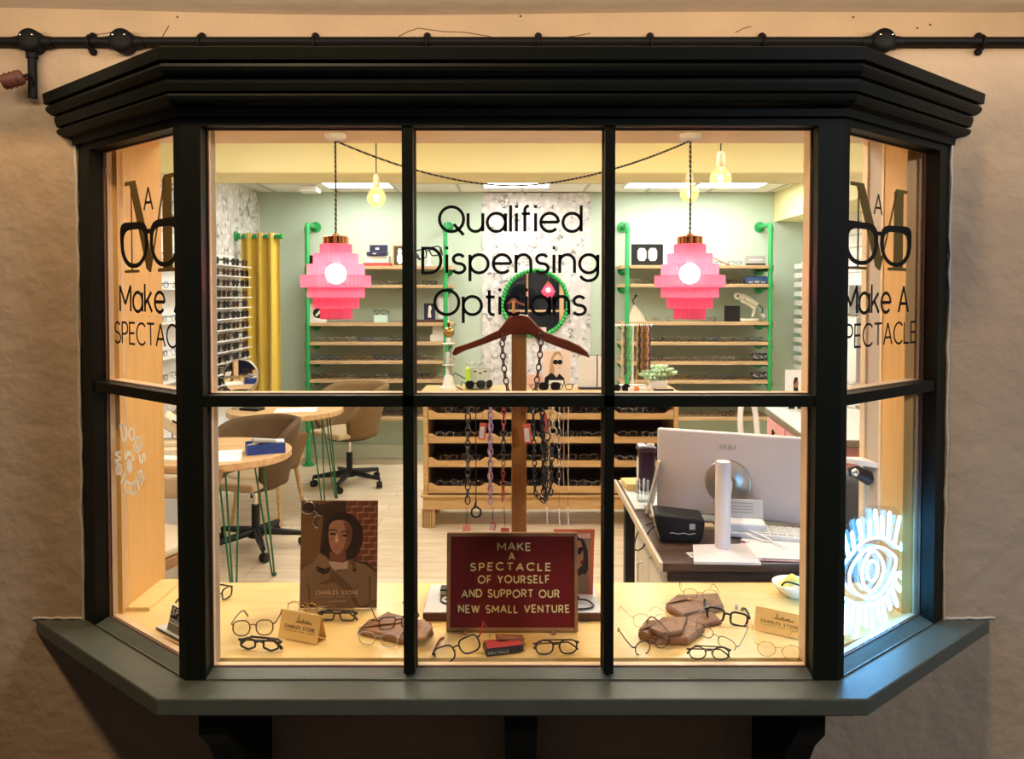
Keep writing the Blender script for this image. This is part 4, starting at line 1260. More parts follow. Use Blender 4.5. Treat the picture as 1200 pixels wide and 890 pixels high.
# microscope
mx_ = at(880,370,YB).x
root = thing('microscope','cream antique optical instrument on the third shelf beside the right green pipe','instrument',(mx_,YB+.05,rz_[2]))
M_INSTR = mat('cream_enamelled_metal',(.74,.72,.60),.35)
zz = rz_[2]; s = YB/F
pt = lambda px, y: V((at(px,y,YB).x, YB+.05, at(px,y,YB).z))
b = MB(); b.rbox((at(868,370,YB).x,YB,zz),(at(890,370,YB).x,YB+.1,zz+.028),M_INSTR,.008); b.build('base', root, True)
b = MB(); b.tube([pt(884,372),pt(886,362),pt(880,357),pt(869,352)],[.016,.018,.016,.014],M_INSTR,10); b.build('stand_arm', root, True)
b = MB(); b.tube([pt(864,346.5),pt(872,347),pt(880,352),pt(889,358)],[.03,.026,.03,.026],M_INSTR,14); b.tube([pt(870,348),pt(873,356)],.016,M_INSTR,10); b.build('body_tube', root, True)
b = MB(); Mx = frame(pt(865,347)+V((0,-.03,0)),(1,0,0),(0,0,1)); b.lathe([(0,0),(.034,0),(.036,.006),(.026,.012),(.012,.012),(0,.01)],M_INSTR,20,Mx); b.lathe([(0,.013),(.012,.013)],M_BLACK,12,Mx); b.build('eyepiece', root, True)
b = MB(); b.tube([pt(890,357),pt(896,362),pt(895,372)],.006,M_BLACK,8); b.tube([pt(894,369),pt(898,372)],.018,M_INSTR,10); b.tube([pt(876,351)+V((0,-.04,0)),pt(876,351)],.014,M_CHROME,12); b.build('focus_knobs', root, True)
# rolled scarves
M_SCARF = branchpaper('patterned_case',(.03,.03,.04),(.10,.10,.14),(.7,.7,.75),14,.12)
for k, wds in ((4,'fifth'),(5,'sixth')):
    b = MB(); x0 = at(883,400,YB).x; x1 = at(901,400,YB).x
    b.tube([(x0,YB+.05,rz_[k]+.036),(x0+.006,YB+.05,rz_[k]+.036),(x1-.006,YB+.05,rz_[k]+.036),(x1,YB+.05,rz_[k]+.036)],[.028,.035,.035,.028],M_SCARF,18)
    tag(b.build('spectacle_case'),'dark patterned tubular case on the %s shelf beside the right green pipe'%wds,'case',None)

# ------------------------------------------------------------------ beaded round mirror
YM = 7.26
c = at(627.5,355.5,YM); rm = 38.5*YM/F
root = thing('round_mirror','round mirror with green beaded frame on the blossom wallpaper','mirror',(c.x,7.29,c.z-rm))
Mx = frame((c.x,7.284,c.z),(1,0,0),(0,0,1))
b = MB(); b.lathe([(0,.012),(rm*.94,.012)],M_MIRROR,48,Mx,smooth=False); b.build('mirror_glass', root, True)
b = MB(); b.lathe([(rm*.93,-.002),(rm*1.02,-.002),(rm*1.02,.012),(rm*.93,.0125)],M_BEAD,48,Mx)
for k in range(56):
    a = 2*PI*k/56; b.sphere((c.x+rm*math.cos(a),7.268,c.z+rm*math.sin(a)),.0205,M_BEAD,10,6)
b.build('beaded_frame', root, True)

# ------------------------------------------------------------------ oak tray cabinet in the middle
YC = 5.10; YCB = 5.56
cxl, cxr = at(494,560,YC).x, at(797,560,YC).x
zct = .935
root = thing('display_cabinet','oak display cabinet with angled trays of spectacles in the middle of the shop','cabinet',((cxl+cxr)/2,(YC+YCB)/2,0))
zbt = at(600,597,YC).z; zbm = at(600,580,YC).z
b = MB()
b.rbox((cxl-.02,YC-.02,zct-.025),(cxr+.02,YCB+.02,zct),M_CABWOOD,.005); b.build('top', root, True)
b = MB()
b.rbox((cxl+.012,YC,zbm),(cxl+.045,YCB,zct-.025),M_CABWOOD,.003); b.rbox((cxr-.045,YC,zbm),(cxr-.012,YCB,zct-.025),M_CABWOOD,.003)
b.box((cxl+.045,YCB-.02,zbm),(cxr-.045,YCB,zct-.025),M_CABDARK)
b.rbox((cxl-.004,YC-.03,zbm-.014),(cxr+.004,YCB,zbm),M_CABWOOD,.004)
b.rbox((cxl+.01,YC-.01,zbt),(cxr-.01,YCB-.01,zbm-.014),M_CABWOOD,.003)
b.build('body', root, True)
dv = [cxl+.045, at(573.5,540,YC).x, at(644,540,YC).x, at(715,540,YC).x, cxr-.045]
b = MB()
for x in dv[1:4]: b.box((x-.006,YC+.03,zbm),(x+.006,YCB-.02,zct-.025),M_CABWOOD)
b.build('divider', root, True)
for px in (cxl+.045, cxr-.045):
    for yy in (YC+.05, YCB-.06):
        b = MB(); b.rbox((px-.045,yy-.045,0),(px+.045,yy+.045,zbt+.002),M_CABWOOD,.006)
        for i in range(4): b.box((px-.03+.018*i-.003,yy-.047,0.01),(px-.03+.018*i+.003,yy-.044,zbt-.01),M_CABDARK)
        b.build('leg', root, True)
tl = []
for (y0, y1) in ((484.5,491.5),(512,519.5),(540,547.5),(570,578)):
    za, zb_ = at(600,y0,YC).z, at(600,y1,YC).z
    tl.append(za)
    for k in range(4):
        xa_, xb_ = dv[k]+.004, dv[k+1]-.004
        b = MB()
        up = .022
        prof_ = [(xa_,zb_),(xb_,zb_),(xb_,za+up),(xb_-.025,za+up),(xb_-.06,za),(xa_+.06,za),(xa_+.025,za+up),(xa_,za+up)]
        Mx = Matrix(((1,0,0,0),(0,0,1,YC-.006),(0,1,0,0),(0,0,0,1)))
        b.prism(prof_, 0, .014, M_CABWOOD, Mx)
        # tray bottom sloping up to the back
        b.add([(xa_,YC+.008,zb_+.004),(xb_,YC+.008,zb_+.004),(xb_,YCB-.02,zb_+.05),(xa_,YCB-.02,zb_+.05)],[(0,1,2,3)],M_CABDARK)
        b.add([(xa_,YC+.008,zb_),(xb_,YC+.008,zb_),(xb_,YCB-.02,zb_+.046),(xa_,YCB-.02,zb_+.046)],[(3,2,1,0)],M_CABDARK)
        b.build('tray', root, True)
TN = ['top','second','third','lowest']
for t, za in enumerate(tl):
    nper = [4,2,2,2][t]
    for k in range(4):
        xa_, xb_ = dv[k]+.06, dv[k+1]-.06
        n = 4 if t == 0 else (2 if (k+t) % 2 == 0 else 3)
        for i in range(n):
            v = rs.choice([1,7,2,4,0,1,7])
            x = xa_+(xb_-xa_)*(i+.5)/n
            yy = YC+.07+rs.uniform(0,.05)
            zf = za-7.2*YC/F+.004+.046*(yy-YC)/.46+.004
            rot = (R(-4), 0, rs.uniform(-.25,.25))
            small(SM[v],'spectacles',(x,yy,zf+ (.012 if t==0 else 0)),0,'%s spectacles, %s from the left in the %s tray, %s compartment of the oak cabinet'%(WORDS[v],ORD[i],TN[t],ORD[k]),'spectacles','spectacles in the %s tray of the oak cabinet'%TN[t],rot)

# ---- things standing on the cabinet
YT = 5.30
cx = at(525.5,440,YT).x
def zy(y): return at(600,y,YT).z
root = thing('lens_column','tall glass column instrument with a sphere on top, on the cabinet by the centre pane','instrument',(cx,YT,zct))
b = MB(); b.prism([(cx-.055,YT-.05),(cx+.055,YT-.05),(cx+.055,YT+.05),(cx-.055,YT+.05)],zct,zct+.02,M_WHITE); b.lathe([(.045,zct+.02),(.028,zy(440)),(.0,zy(440))],M_WHITE,6,c=(cx,YT,0),smooth=False); b.build('base', root, True)
b = MB(); b.tube([(cx-.006,YT,zy(440)-.005),(cx-.006,YT,zy(428))],.014,M_WHITE,12); b.tube([(cx+.02,YT,zy(455)),(cx+.02,YT,zy(428))],.008,M_SILVER,12); b.build('stem', root, True)
b = MB(); b.lathe([(.036,zy(428)),(.036,zy(403))],M_ACRYL,24,c=(cx,YT,0)); b.tube([(cx-.006,YT,zy(427)),(cx-.006,YT,zy(413))],.014,M_WHITE,12)
for s_ in (-1,1): b.tube([(cx+s_*.03,YT-.012,zy(428)),(cx+s_*.03,YT-.012,zy(403))],.004,M_SILVER,8)
b.build('glass_cylinder', root, True)
b = MB()
for y in (428,403): b.lathe([(0,zy(y)-.004),(.044,zy(y)-.004),(.046,zy(y)),(.044,zy(y)+.004),(0,zy(y)+.004)],M_SILVER,24,c=(cx,YT,0))
b.tube([(cx,YT,zy(403)),(cx,YT,zy(396))],.016,M_WHITE,12); b.build('collar', root, True)
b = MB(); b.sphere((cx+.003,YT,zy(389.5)),.041,mat('amber_mercury_glass',(.35,.22,.06),.12,.6,noise=.7,nscale=18),20,12); b.build('glass_sphere', root, True)
b = MB(); b.tube([(cx+.003,YT,zy(383)),(cx+.003,YT,zy(379))],.008,M_BLACK,10); b.sphere((cx+.003,YT,zy(378)),.012,M_COPPER,10,6); b.build('finial', root, True)
b = MB(); b.tube([(cx+.02,YT,zy(442)),(cx+.045,YT,zy(437)),(cx+.12,YT,zy(444))],.004,M_BLACK,8); b.tube([(cx+.02,YT,zy(455)),(cx+.06,YT,zy(453.5)),(cx+.10,YT,zy(457))],.004,M_BLACK,8); b.build('lever_arm', root, True)
# green acrylic display box
root = thing('display_box','lime edged clear display box holding dark spectacles on the cabinet','display box',(at(560,450,YT).x,YT,zct))
x0, x1 = at(545.5,450,YT).x, at(574,450,YT).x; zt_ = zy(432)
M_LIME = mat('lime_acrylic',(.45,.72,.05),.3)
b = MB(); b.rbox((x0,YT,zct),(x0+.03,YT+.10,zt_),M_LIME,.003); b.build('lime_side', root, True)
b = MB(); b.box((x0+.03,YT,zct),(x1,YT+.10,zct+.006),M_ACRYL); b.box((x0+.03,YT+.098,zct),(x1,YT+.10,zt_),M_WHITE); b.box((x1-.003,YT,zct),(x1,YT+.098,zt_),M_ACRYL); b.box((x0+.03,YT,zt_-.004),(x1,YT+.098,zt_),M_ACRYL)
for px, y in ((556,437),(562,439),(568,437)): b.box((at(px,y,YT).x-.012,YT+.096,zy(y)-.006),(at(px,y,YT).x+.012,YT+.0975,zy(y)+.004),mat('printed_leaf',(.10,.16,.06),.6))
b.build('clear_case', root, True)
small(DARKN[1],'sunglasses',(at(557,450,YT).x,YT+.01,zct+.007),.35,'dark sunglasses at the left inside the lime edged box','sunglasses',None)
small(DARKN[0],'sunglasses',(at(569,450,YT).x,YT+.02,zct+.007),.9,'dark sunglasses turned sideways inside the lime edged box','sunglasses',None)
small(SM[3],'spectacles',(at(558,430,YT).x,YT+.02,zt_),.2,'silver-rimmed spectacles lying on top of the lime edged box','spectacles',None)
# portrait poster of a woman in sunglasses
def woman_bw(b, x0, x1, z0, z1, Y):
    w, h = x1-x0, z1-z0
    def pg(pts, m, k): b.quadface([(x0+u*w, Y-.0004*k, z0+v*h) for u, v in pts], m)
    fair = mat('printed_fair_hair',(.50,.32,.16),.6); pale = mat('printed_pale_skin',(.78,.62,.54),.6)
    pg([(.22,.30),(.30,.78),(.42,.95),(.62,.97),(.72,.80),(.70,.62),(.42,.30)], fair, 1)
    pg([(.40,.22),(.62,.22),(.60,.45),(.42,.45)], pale, 2)
    pg([(.38,.56),(.42,.82),(.56,.90),(.69,.80),(.70,.60),(.66,.46),(.56,.38),(.46,.42)], pale, 3)
    pg([(.05,0),(.08,.20),(.30,.34),(.40,.30),(.50,.20),(.60,.32),(.78,.18),(.80,0)], M_BLACK, 4)
    for cx in (.46,.62): ellip(b, x0+cx*w, z0+.655*h, .095*w, .072*h, Y-.0022, M_BLACK, 18)
    pg([(.40,.69),(.68,.69),(.68,.66),(.40,.66)], M_BLACK, 5)
    pg([(.56,.49),(.65,.50),(.61,.47)], mat('printed_lips',(.45,.16,.14),.6), 5)
flatcard('portrait_poster','poster of a fair-haired person in dark sunglasses and black shirt on the cabinet','poster',636,668.5,zct+.03,40.0,YT+.08,mat('blush_print',(.80,.66,.60),.6),woman_bw)
flatcard('name_card','blank white card standing below the sunglasses poster','card',643,660.5,zct,10,YT+.06,M_WHITE)
flatcard('blush_card','plain blush card leaning beside the hanger post on the cabinet','card',618,641,zct,16,YT+.1,mat('blush_card',(.76,.50,.44),.6))
small(SM[0],'spectacles',(at(632,455,YT).x,YT,zct),.1,'black spectacles before the blush card on the cabinet','spectacles',None)
small(DARKN[0],'sunglasses',(at(644,455,YT).x,YT-.02,zct),0,'black sunglasses before the blank white card','sunglasses',None)
small(SM[0],'spectacles',(at(661,455,YT).x,YT,zct),-.1,'black spectacles at the right corner below the sunglasses poster','spectacles',None)
root = thing('sight_chart_stand','white lined panel in a dark stand at the right of the sunglasses poster','panel',(at(692,440,YT).x,YT+.05,zct))
x0, x1 = at(678.5,450,YT).x, at(706,450,YT).x; z1 = zy(417.5)
b = MB(); b.rbox((x0,YT+.02,zct),(x1+.02,YT+.12,zct+.014),M_NAVY,.003); b.build('base', root, True)
b = MB(); b.box((x0,YT+.05,zct+.014),(x1-.035,YT+.058,z1),M_WHITE)
for i in range(12): b.box((x0+.012,YT+.0495,zct+.04+i*.015),(x1-.05,YT+.0502,zct+.0415+i*.015),M_GREYL)
b.build('white_panel', root, True)
b = MB(); b.box((x1-.035,YT+.048,zct+.014),(x1-.028,YT+.060,z1),M_BLACK); b.box((x1-.028,YT+.05,zct+.014),(x1,YT+.058,z1),M_WHITE); b.box((x0-.004,YT+.049,z1),(x1,YT+.059,z1+.003),M_BLACK); b.build('dark_edge', root, True)

# chain rack
xr0, xr1 = at(720,381,YT).x, at(764.5,381,YT).x; zr = zy(381.5)
root = thing('chain_rack','white T shaped rack of hanging spectacle chains at the right end of the cabinet','rack',(at(741,440,YT).x,YT,zct))
b = MB(); b.tube([(xr0,YT,zr),(xr1,YT,zr)],.0085,M_WHITE,10); b.tube([(xr1,YT,zr),(xr1+.006,YT,zr)],.0085,M_BLACK,10); b.build('cross_bar', root, True)
xm = at(741.5,381,YT).x
b = MB(); b.tube([(xm,YT,zct+.01),(xm,YT,zr)],.0085,M_WHITE,10); b.rbox((xm-.07,YT-.05,zct),(xm+.07,YT+.05,zct+.012),M_WHITE,.003); b.build('stand_post', root, True)
cc = [('bone and black',(.55,.45,.32),729),('dark brown',(.10,.06,.04),732.5),('bright green',(.06,.42,.10),735.5),('pale green',(.20,.50,.22),738),('honey',(.42,.25,.08),746.5),('black',(.02,.02,.02),749),('amber',(.35,.18,.06),751.5),('tortoiseshell',(.16,.08,.03),754),('bronze',(.22,.13,.06),756.5),('coral',(.70,.28,.16),759),('navy',(.03,.04,.10),761)]
for i, (nm, colr, px) in enumerate(cc):
    m_ = mat('chain_'+nm.replace(' ','_'), colr, .35, noise=.5, nscale=150)
    x = at(px,400,YT).x; b = MB(); z1 = zy(436+rs.uniform(-3,6)); zz = zr-.006; k = 0
    while zz > z1:
        b.sphere((x+.003*math.sin(k*1.3),YT-.012+.004*math.cos(k*1.9),zz-.008),.0115,m_,6,4,sc=(.8,.8,1.1)); zz -= .015; k += 1
    b.tube([(x,YT-.012,zr-.012),(x,YT-.012,zr+.004),(x,YT,zr+.0105)],.0035,m_,6)
    tag(b.build('spectacle_chain'),'%s spectacle chain hanging %s from the left on the white rack'%(nm,ORD[i]),'chain','chains hanging on the white rack')
onshelf('card_box','white flat carton behind the orange jar on the cabinet','carton',727,758,zct,8,YT-.10,.06,M_WHITE)
onshelf('card_box','white and orange packet before the chain rack on the cabinet','packet',737,757,zct,6.0,YT-.17,.03,M_WHITE)
b = MB(); c = at(746,455,YT-.2); b.lathe([(0,zct),(.016,zct),(.017,zct+.004),(.017,zct+.045),(.013,zct+.05),(0,zct+.05)],mat('orange_glass',(.72,.20,.04),.25),16,c=(c.x,YT-.2,0)); tag(b.build('orange_jar'),'small orange jar on the cabinet before the white packet','jar')
small(DARKN[1],'sunglasses',(at(728,455,YT-.15).x,YT-.15,zct),.5,'round dark sunglasses at the foot of the chain rack','sunglasses',None)
onshelf('black_tray','black narrow tray on the cabinet in front of the succulent','tray',768,790,zct,4,YT-.14,.05,M_BLACK,.003,lambda b,x0,x1,z0,z1,Y: b.box((x0+.006,Y+.006,z1),(x1-.006,Y+.044,z1+.001),mat('rose_lining',(.6,.35,.28),.7)))
root = thing('potted_succulent','pale green succulent in a square white pot on the cabinet','plant',(at(771,450,YT).x,YT,zct))
cx = at(771,450,YT).x
b = MB(); b.lathe([(0,zct),(.075,zct),(.085,zct+.072),(.078,zct+.072),(.075,zct+.06),(0,zct+.06)],M_WHITE,4,Matrix.Translation((cx,YT,0))@Matrix.Rotation(PI/4,4,'Z'),smooth=False); b.build('pot', root, True)
b = MB(); M_SUCC = mat('succulent_green',(.42,.58,.36),.6,noise=.2,nscale=30)
for (dx,dy,dz,sc_) in ((-.08,0,.02,1),(-.03,.02,.045,1.1),(.03,-.01,.05,1.1),(.08,.01,.03,1),(.0,-.03,.02,1),(.05,.03,.03,.9),(-.06,-.03,.0,.8)):
    for ring,(nl,el,L_) in enumerate(((7,10,.066),(6,45,.055),(3,75,.035))):
        for k in range(nl):
            a = 2*PI*k/nl+ring*.5
            d = V((math.cos(a)*math.cos(R(el)),math.sin(a)*math.cos(R(el)),math.sin(R(el))))*L_*sc_
            p = V((cx+dx,YT+dy,zct+.085+dz))
            b.tube([p, p+d*.5, p+d*.85, p+d],[.007,.015*sc_,.013*sc_,.002],M_SUCC,6)
b.build('leaves', root, True)
b = MB(); 
for (dx,dy,dz) in ((-.08,0,.02),(-.03,.02,.045),(.03,-.01,.05),(.08,.01,.03),(.0,-.03,.02),(.05,.03,.03),(-.06,-.03,0)): b.tube([(cx+dx*.5,YT+dy*.5,zct+.055),(cx+dx,YT+dy,zct+.09+dz)],.006,M_SUCC,6)
b.build('stem', root, True)

# ------------------------------------------------------------------ left side: sunglasses racks, curtain
root = thing('sunglasses_rack','tall white stepped rack of dark sunglasses before the yellow curtain','rack',(-2.38,6.1,0))
zr0 = 1.62+.036*6.2; 
b = MB(); b.box((-2.469,5.62,.55),(-2.42,6.47,1.95),M_WHITE); b.build('back_panel', root, True)
rowz = [1.855-.0862*i for i in range(13)]
for i, z in enumerate(rowz):
    b = MB(); b.rbox((-2.42,5.62,z-.004),(-2.27,6.47,z),M_WHITE,.001); b.rbox((-2.274,5.62,z-.008),(-2.268,6.47,z),M_WHITE,.001); b.build('ledge', root, True)
b = MB(); b.rbox((-2.469,5.60,0),(-2.30,6.49,.55),M_WHITE,.004); b.build('plinth', root, True)
for i, z in enumerate(rowz):
    for j, y in enumerate((5.72,5.92,6.12,6.33)):
        v = rs.randrange(3)
        small(DARKN[v],'sunglasses',(-2.277,y,z),PI/2+rs.uniform(-.12,.12),'%s, %s row down, %s column on the white stepped rack'%(DW[v],ORD[i],ORD[j]),'sunglasses','sunglasses on the white stepped rack')
root = thing('eyewear_shelf_rack','white wall rack of four eyewear shelves seen through the left side pane','rack',(-2.4,5.1,0))
b = MB(); b.box((-2.469,4.72,.5),(-2.43,5.50,2.05),M_WHITE); b.build('back_panel', root, True)
sz_ = [at(195,y,5.1).z for y in (303,338,377,417,445)]
for z in sz_:
    b = MB(); b.rbox((-2.43,4.72,z-.012),(-2.28,5.50,z),M_WHITE,.002); b.build('shelf', root, True)
b = MB(); b.rbox((-2.469,4.70,0),(-2.28,5.52,.5),M_WHITE,.004); b.build('plinth', root, True)
for i, z in enumerate(sz_):
    for j, y in enumerate((4.80,4.98,5.16,5.34)):
        v = rs.choice([0,0,4,6,7,0]);
        small(SM[v],'spectacles',(-2.34,y,z),PI/2+rs.uniform(-.2,.2),'%s spectacles, %s shelf down, %s from the front on the left white wall rack'%(WORDS[v],ORD[i],ORD[j]),'spectacles','spectacles on the left white wall rack')
# curtain and rail
yc = 6.64
zr = at(275,277,yc).z
xc0, xc1 = at(283,300,yc).x, at(327,300,yc).x
root = thing('curtain_rail','green pipe curtain rail fixed to the marbled wall','curtain rail',(-2.3,yc,zr))
b = MB(); b.tube([(-2.469,yc,zr),(xc1+.02,yc,zr)],.019,M_PIPE,12); b.build('rail', root, True)
b = MB(); b.tube([(-2.469,yc,zr),(-2.455,yc,zr)],.045,M_PIPE,18); b.tube([(-2.455,yc,zr),(-2.41,yc,zr)],.028,M_PIPE,12); b.tube([(xc1+.02,yc,zr),(xc1+.035,yc,zr)],.027,M_PIPE,12); b.build('flange', root, True)
root = thing('curtain','mustard yellow eyelet curtain hanging from the green rail','curtain',((xc0+xc1)/2,yc,.1))
b = MB()
def cf(u, v):
    ph = u*2*PI*3.4
    amp = .034*(1+.2*math.sin(v*2))
    return V((xc0+(xc1-xc0)*(u+.012*math.sin(v*4+u*9)*v), yc+amp*math.sin(ph)+.008*math.sin(ph*2.3+v*3)*v, zr+.03-v*(zr-.05)))
b.grid(cf, 90, 24, M_CURTAIN); b.build('cloth', root, True, solid=.003)
b = MB()
for k in range(7):
    u = (k*.5)/3.4
    if u < 1:
        p = cf(u, 0.012); Mx = frame((p.x,yc,zr),(0,1,0),(0,0,1))
        b.tube([(p.x+.002*k*0, yc+.027*math.cos(a), zr+.027*math.sin(a)) for a in [2*PI*i/16 for i in range(16)]],.004,M_CHROME,6,True)
b.build('eyelet', root, True)
# right wall: stepped rack seen edge on, eyewear wall panels, leaning poster
root = thing('eyewear_rack','white toothed eyewear rack on the right wall seen edge on','rack',(2.9,6.9,.8))
b = MB(); z0, z1 = at(940,437,7.0).z, at(940,306,7.0).z
b.box((2.80,6.70,z0-.05),(2.9998,7.2,z1),M_WHITE); b.build('panel', root, True)
n = 12
for i in range(n):
    z = z0+(z1-z0)*(i+.5)/n
    b = MB(); b.rbox((2.73,6.72,z-.026),(2.802,7.19,z+.022),M_WHITE,.003); b.build('ledge', root, True)
YPN = 6.28
for i, (y0, y1, yy, nm) in enumerate(((335,367,6.45,'upper'),(372,447,6.3,'middle'),(474,524,6.3,'lower'),(532,592,6.3,'lowest'))):
    za, zb_ = at(1000,y1,yy).z, at(1000,y0,yy).z
    root = thing('eyewear_board','%s grey sided eyewear panel with hooks on the right wall'%nm,'wall panel',(2.95,yy,za),group=None)
    b = MB(); b.box((2.90,yy-.05,za),(2.9998,yy+.2,zb_),M_WBRICK if i > 1 else M_WHITEM); b.build('panel', root, True)
    b = MB(); b.box((2.90,yy-.066,za),(2.999,yy-.05,zb_),M_GREY); b.build('grey_side', root, True)
    b = MB(); k = 0; z = za+.06
    while z < zb_-.03:
        b.tube([(2.96,yy-.064,z),(2.95,yy-.12,z+.01),(2.945,yy-.14,z-.02),(2.945,yy-.145,z-.05)],.006,M_BLACK,6); z += .11
    b.build('hook', root, True)
# pink drawer unit
rotp = math.atan2(.125,.96)
root = thing('pink_drawer_unit','pink painted drawer unit with a speckled stone top along the right side','cabinet',(1.51,3.72,0),-rotp)
L_, W_, Hh = 1.02, .55, .855
b = MB(); b.rbox((0,0,.06),(W_,L_,Hh),M_PINK,.004); b.box((.04,.03,0),(W_,L_-.03,.06),M_BLACK); b.build('carcass', root)
b = MB(); b.rbox((-.02,-.02,Hh),(W_,L_+.02,Hh+.038),M_STONE,.006); b.rbox((-.016,-.016,Hh+.036),(W_-.004,L_+.016,Hh+.04),M_GREYL,.001); b.build('stone_top', root)
for k in range(2):
    y0 = .02+k*.5; 
    b = MB(); b.rbox((-.016,y0,Hh-.15),(-.001,y0+.47,Hh-.012),M_PINK,.003); d_ = b.build('drawer', root)
    b = MB(); b.tube([(-.017,y0+.235,Hh-.075),(-.03,y0+.235,Hh-.075)],.004,M_BLACK,8); b.tube([(-.03+.0*math.cos(a), y0+.235+.018*math.cos(a), Hh-.075+.02*math.sin(a)) for a in [2*PI*i/14 for i in range(14)]],.0035,M_BLACK,6,True); b.build('ring_pull', d_)
    b = MB(); b.rbox((-.016,y0,.09),(-.001,y0+.47,Hh-.17),M_PINK,.003); d_ = b.build('door', root)
    b = MB(); b.rbox((-.03,y0+.10 if k else y0+.36,Hh-.36),(-.016,y0+.116 if k else y0+.376,Hh-.22),M_BLACK,.003); b.build('handle', d_)
    b = MB(); b.box((-.003,y0,Hh-.17),(.0,y0+.47,Hh-.15),M_BLACK); b.build('shadow_gap', root)
# leaning photo card on the drawer unit
def fig(b, x0, x1, z0, z1, Y):
    w, h = x1-x0, z1-z0
    b.quadface([(x0+u*w,Y,z0+v*h) for u,v in ((.15,0),(.2,.3),(.4,.45),(.38,.62),(.6,.66),(.62,.5),(.8,.3),(.85,0))],M_BLACK)
    ellip(b, x0+.5*w, z0+.66*h, .13*w, .12*h, Y-.0004, M_SKIN); b.quadface([(x0+u*w,Y-.0006,z0+v*h) for u,v in ((.40,.62),(.42,.80),(.58,.82),(.60,.74))],M_HAIR)
    b.quadface([(x0+u*w,Y-.0008,z0+v*h) for u,v in ((.45,.0),(.47,.45),(.55,.45),(.58,0))],M_WHITE)
flatcard('photo_card','white photo card of a dark-suited figure on the pink drawer unit','card',921,945,.897,46,4.66,M_WHITE,fig)
b = MB(); 
c = V((1.75,4.1,.897)); b.tube([c, c+V((.06,.02,0.0))],.006,M_WHITE,8); b.rbox((1.68,4.02,.8975),(1.80,4.09,.912),M_WHITE,.004); b.rbox((1.80,4.04,.8975),(1.83,4.07,.93),M_BLACK,.004)
tag(b.build('till_tray'),'small white tray with black clip on the speckled stone top','tray')
# ------------------------------------------------------------------ round tables on hairpin legs
def round_table(loc, rad, label, legang, hgt=.75, rot=0, ex=1.0):
    root = thing('round_table', label, 'table', (loc[0], loc[1], 0), rot, group='round hairpin tables')
    b = MB(); b.lathe([(0,hgt-.045),(rad-.006,hgt-.045),(rad,hgt-.038),(rad,hgt-.006),(rad-.005,hgt),(0,hgt)], M_TABLE, 40, Matrix.Diagonal((ex,1,1,1)), smooth=False); b.build('table_top', root)
    for a in legang:
        b = MB(); c, s = math.cos(a), math.sin(a)
        rt, rb_ = rad*.74, rad*.90
        foot = V((rb_*c, rb_*s, .006))
        for k in (-1, 0, 1):
            rr_ = rt-(.05 if k == 0 else 0)
            top = V((rr_*c - s*k*.055, rr_*s + c*k*.055, hgt-.045))
            f2 = foot + V((-s*k*.010-(c*.012 if k == 0 else 0), c*k*.010-(s*.012 if k == 0 else 0), 0))
            b.tube([top, f2], .0052, M_HAIRPIN, 8)
        b.sphere(foot+V((0,0,.006)), .012, M_BLACK, 8, 6, sc=(1,1,.9))
        b.rbox((rt*c-.06, rt*s-.06, hgt-.049), (rt*c+.06, rt*s+.06, hgt-.044), M_HAIRPIN, .001)
        b.build('hairpin_leg', root)
    return root
TN_ = (-1.69, 4.12); TF_ = (-1.73, 5.66)
round_table(TN_, .38, 'round oak table on green hairpin legs holding the open blue box', [R(a) for a in (18, 110, 200, 312)], ex=1.18)
round_table(TF_, .43, 'round oak table on green hairpin legs holding the oval mirror', [R(a) for a in (-30, 28, 150, 210)])

# ------------------------------------------------------------------ upholstered tub chairs
def tub_shell(root, seat_z, m_in, m_seat, back_h=.40, arm_h=.20, rx=.25, ry=.24):
    """open front towards -Y"""
    def outer(u, v):
        a = R(-135 + 270*u)             # 0 = back (+Y)
        sb = max(0, math.cos(a*.62))
        sb = min(1, sb*1.25); sb = sb*sb*(3-2*sb)
        h = arm_h + (back_h-arm_h)*sb
        front = max(0, (abs(a)-R(95))/R(40))
        h *= 1-.5*min(1, front)**2
        flare = 1+.20*v
        x = rx*math.sin(a)*flare*(1-.12*(1-v)); y = ry*math.cos(a)*flare*(1-.12*(1-v)) + .05*v*max(0, math.cos(a))
        z = seat_z-.05 + (h+.05)*v
        return V((x, y, z))
    b = MB(); b.grid(outer, 40, 10, m_in); b.build('tub_back', root, solid=.035)
    b = MB()
    b.lathe([(0,seat_z-.085),(rx*.70,seat_z-.08),(rx*.9,seat_z-.055),(rx*.92,seat_z-.045),(0,seat_z-.045)], M_SHELLB, 32); b.build('seat_shell', root)
    b = MB(); b.lathe([(0,seat_z-.045),(rx*.88,seat_z-.045),(rx*.92,seat_z-.02),(rx*.86,seat_z+.005),(rx*.5,seat_z+.014),(0,seat_z+.016)], m_seat, 32)
    b.rbox((-rx*.78,-ry*1.12,seat_z-.045),(rx*.78,-.02,seat_z+.006),m_seat,.022,3); b.build('seat_cushion', root)
M_SHELLB = mat('dark_chair_underside', (.05,.03,.018), .7)
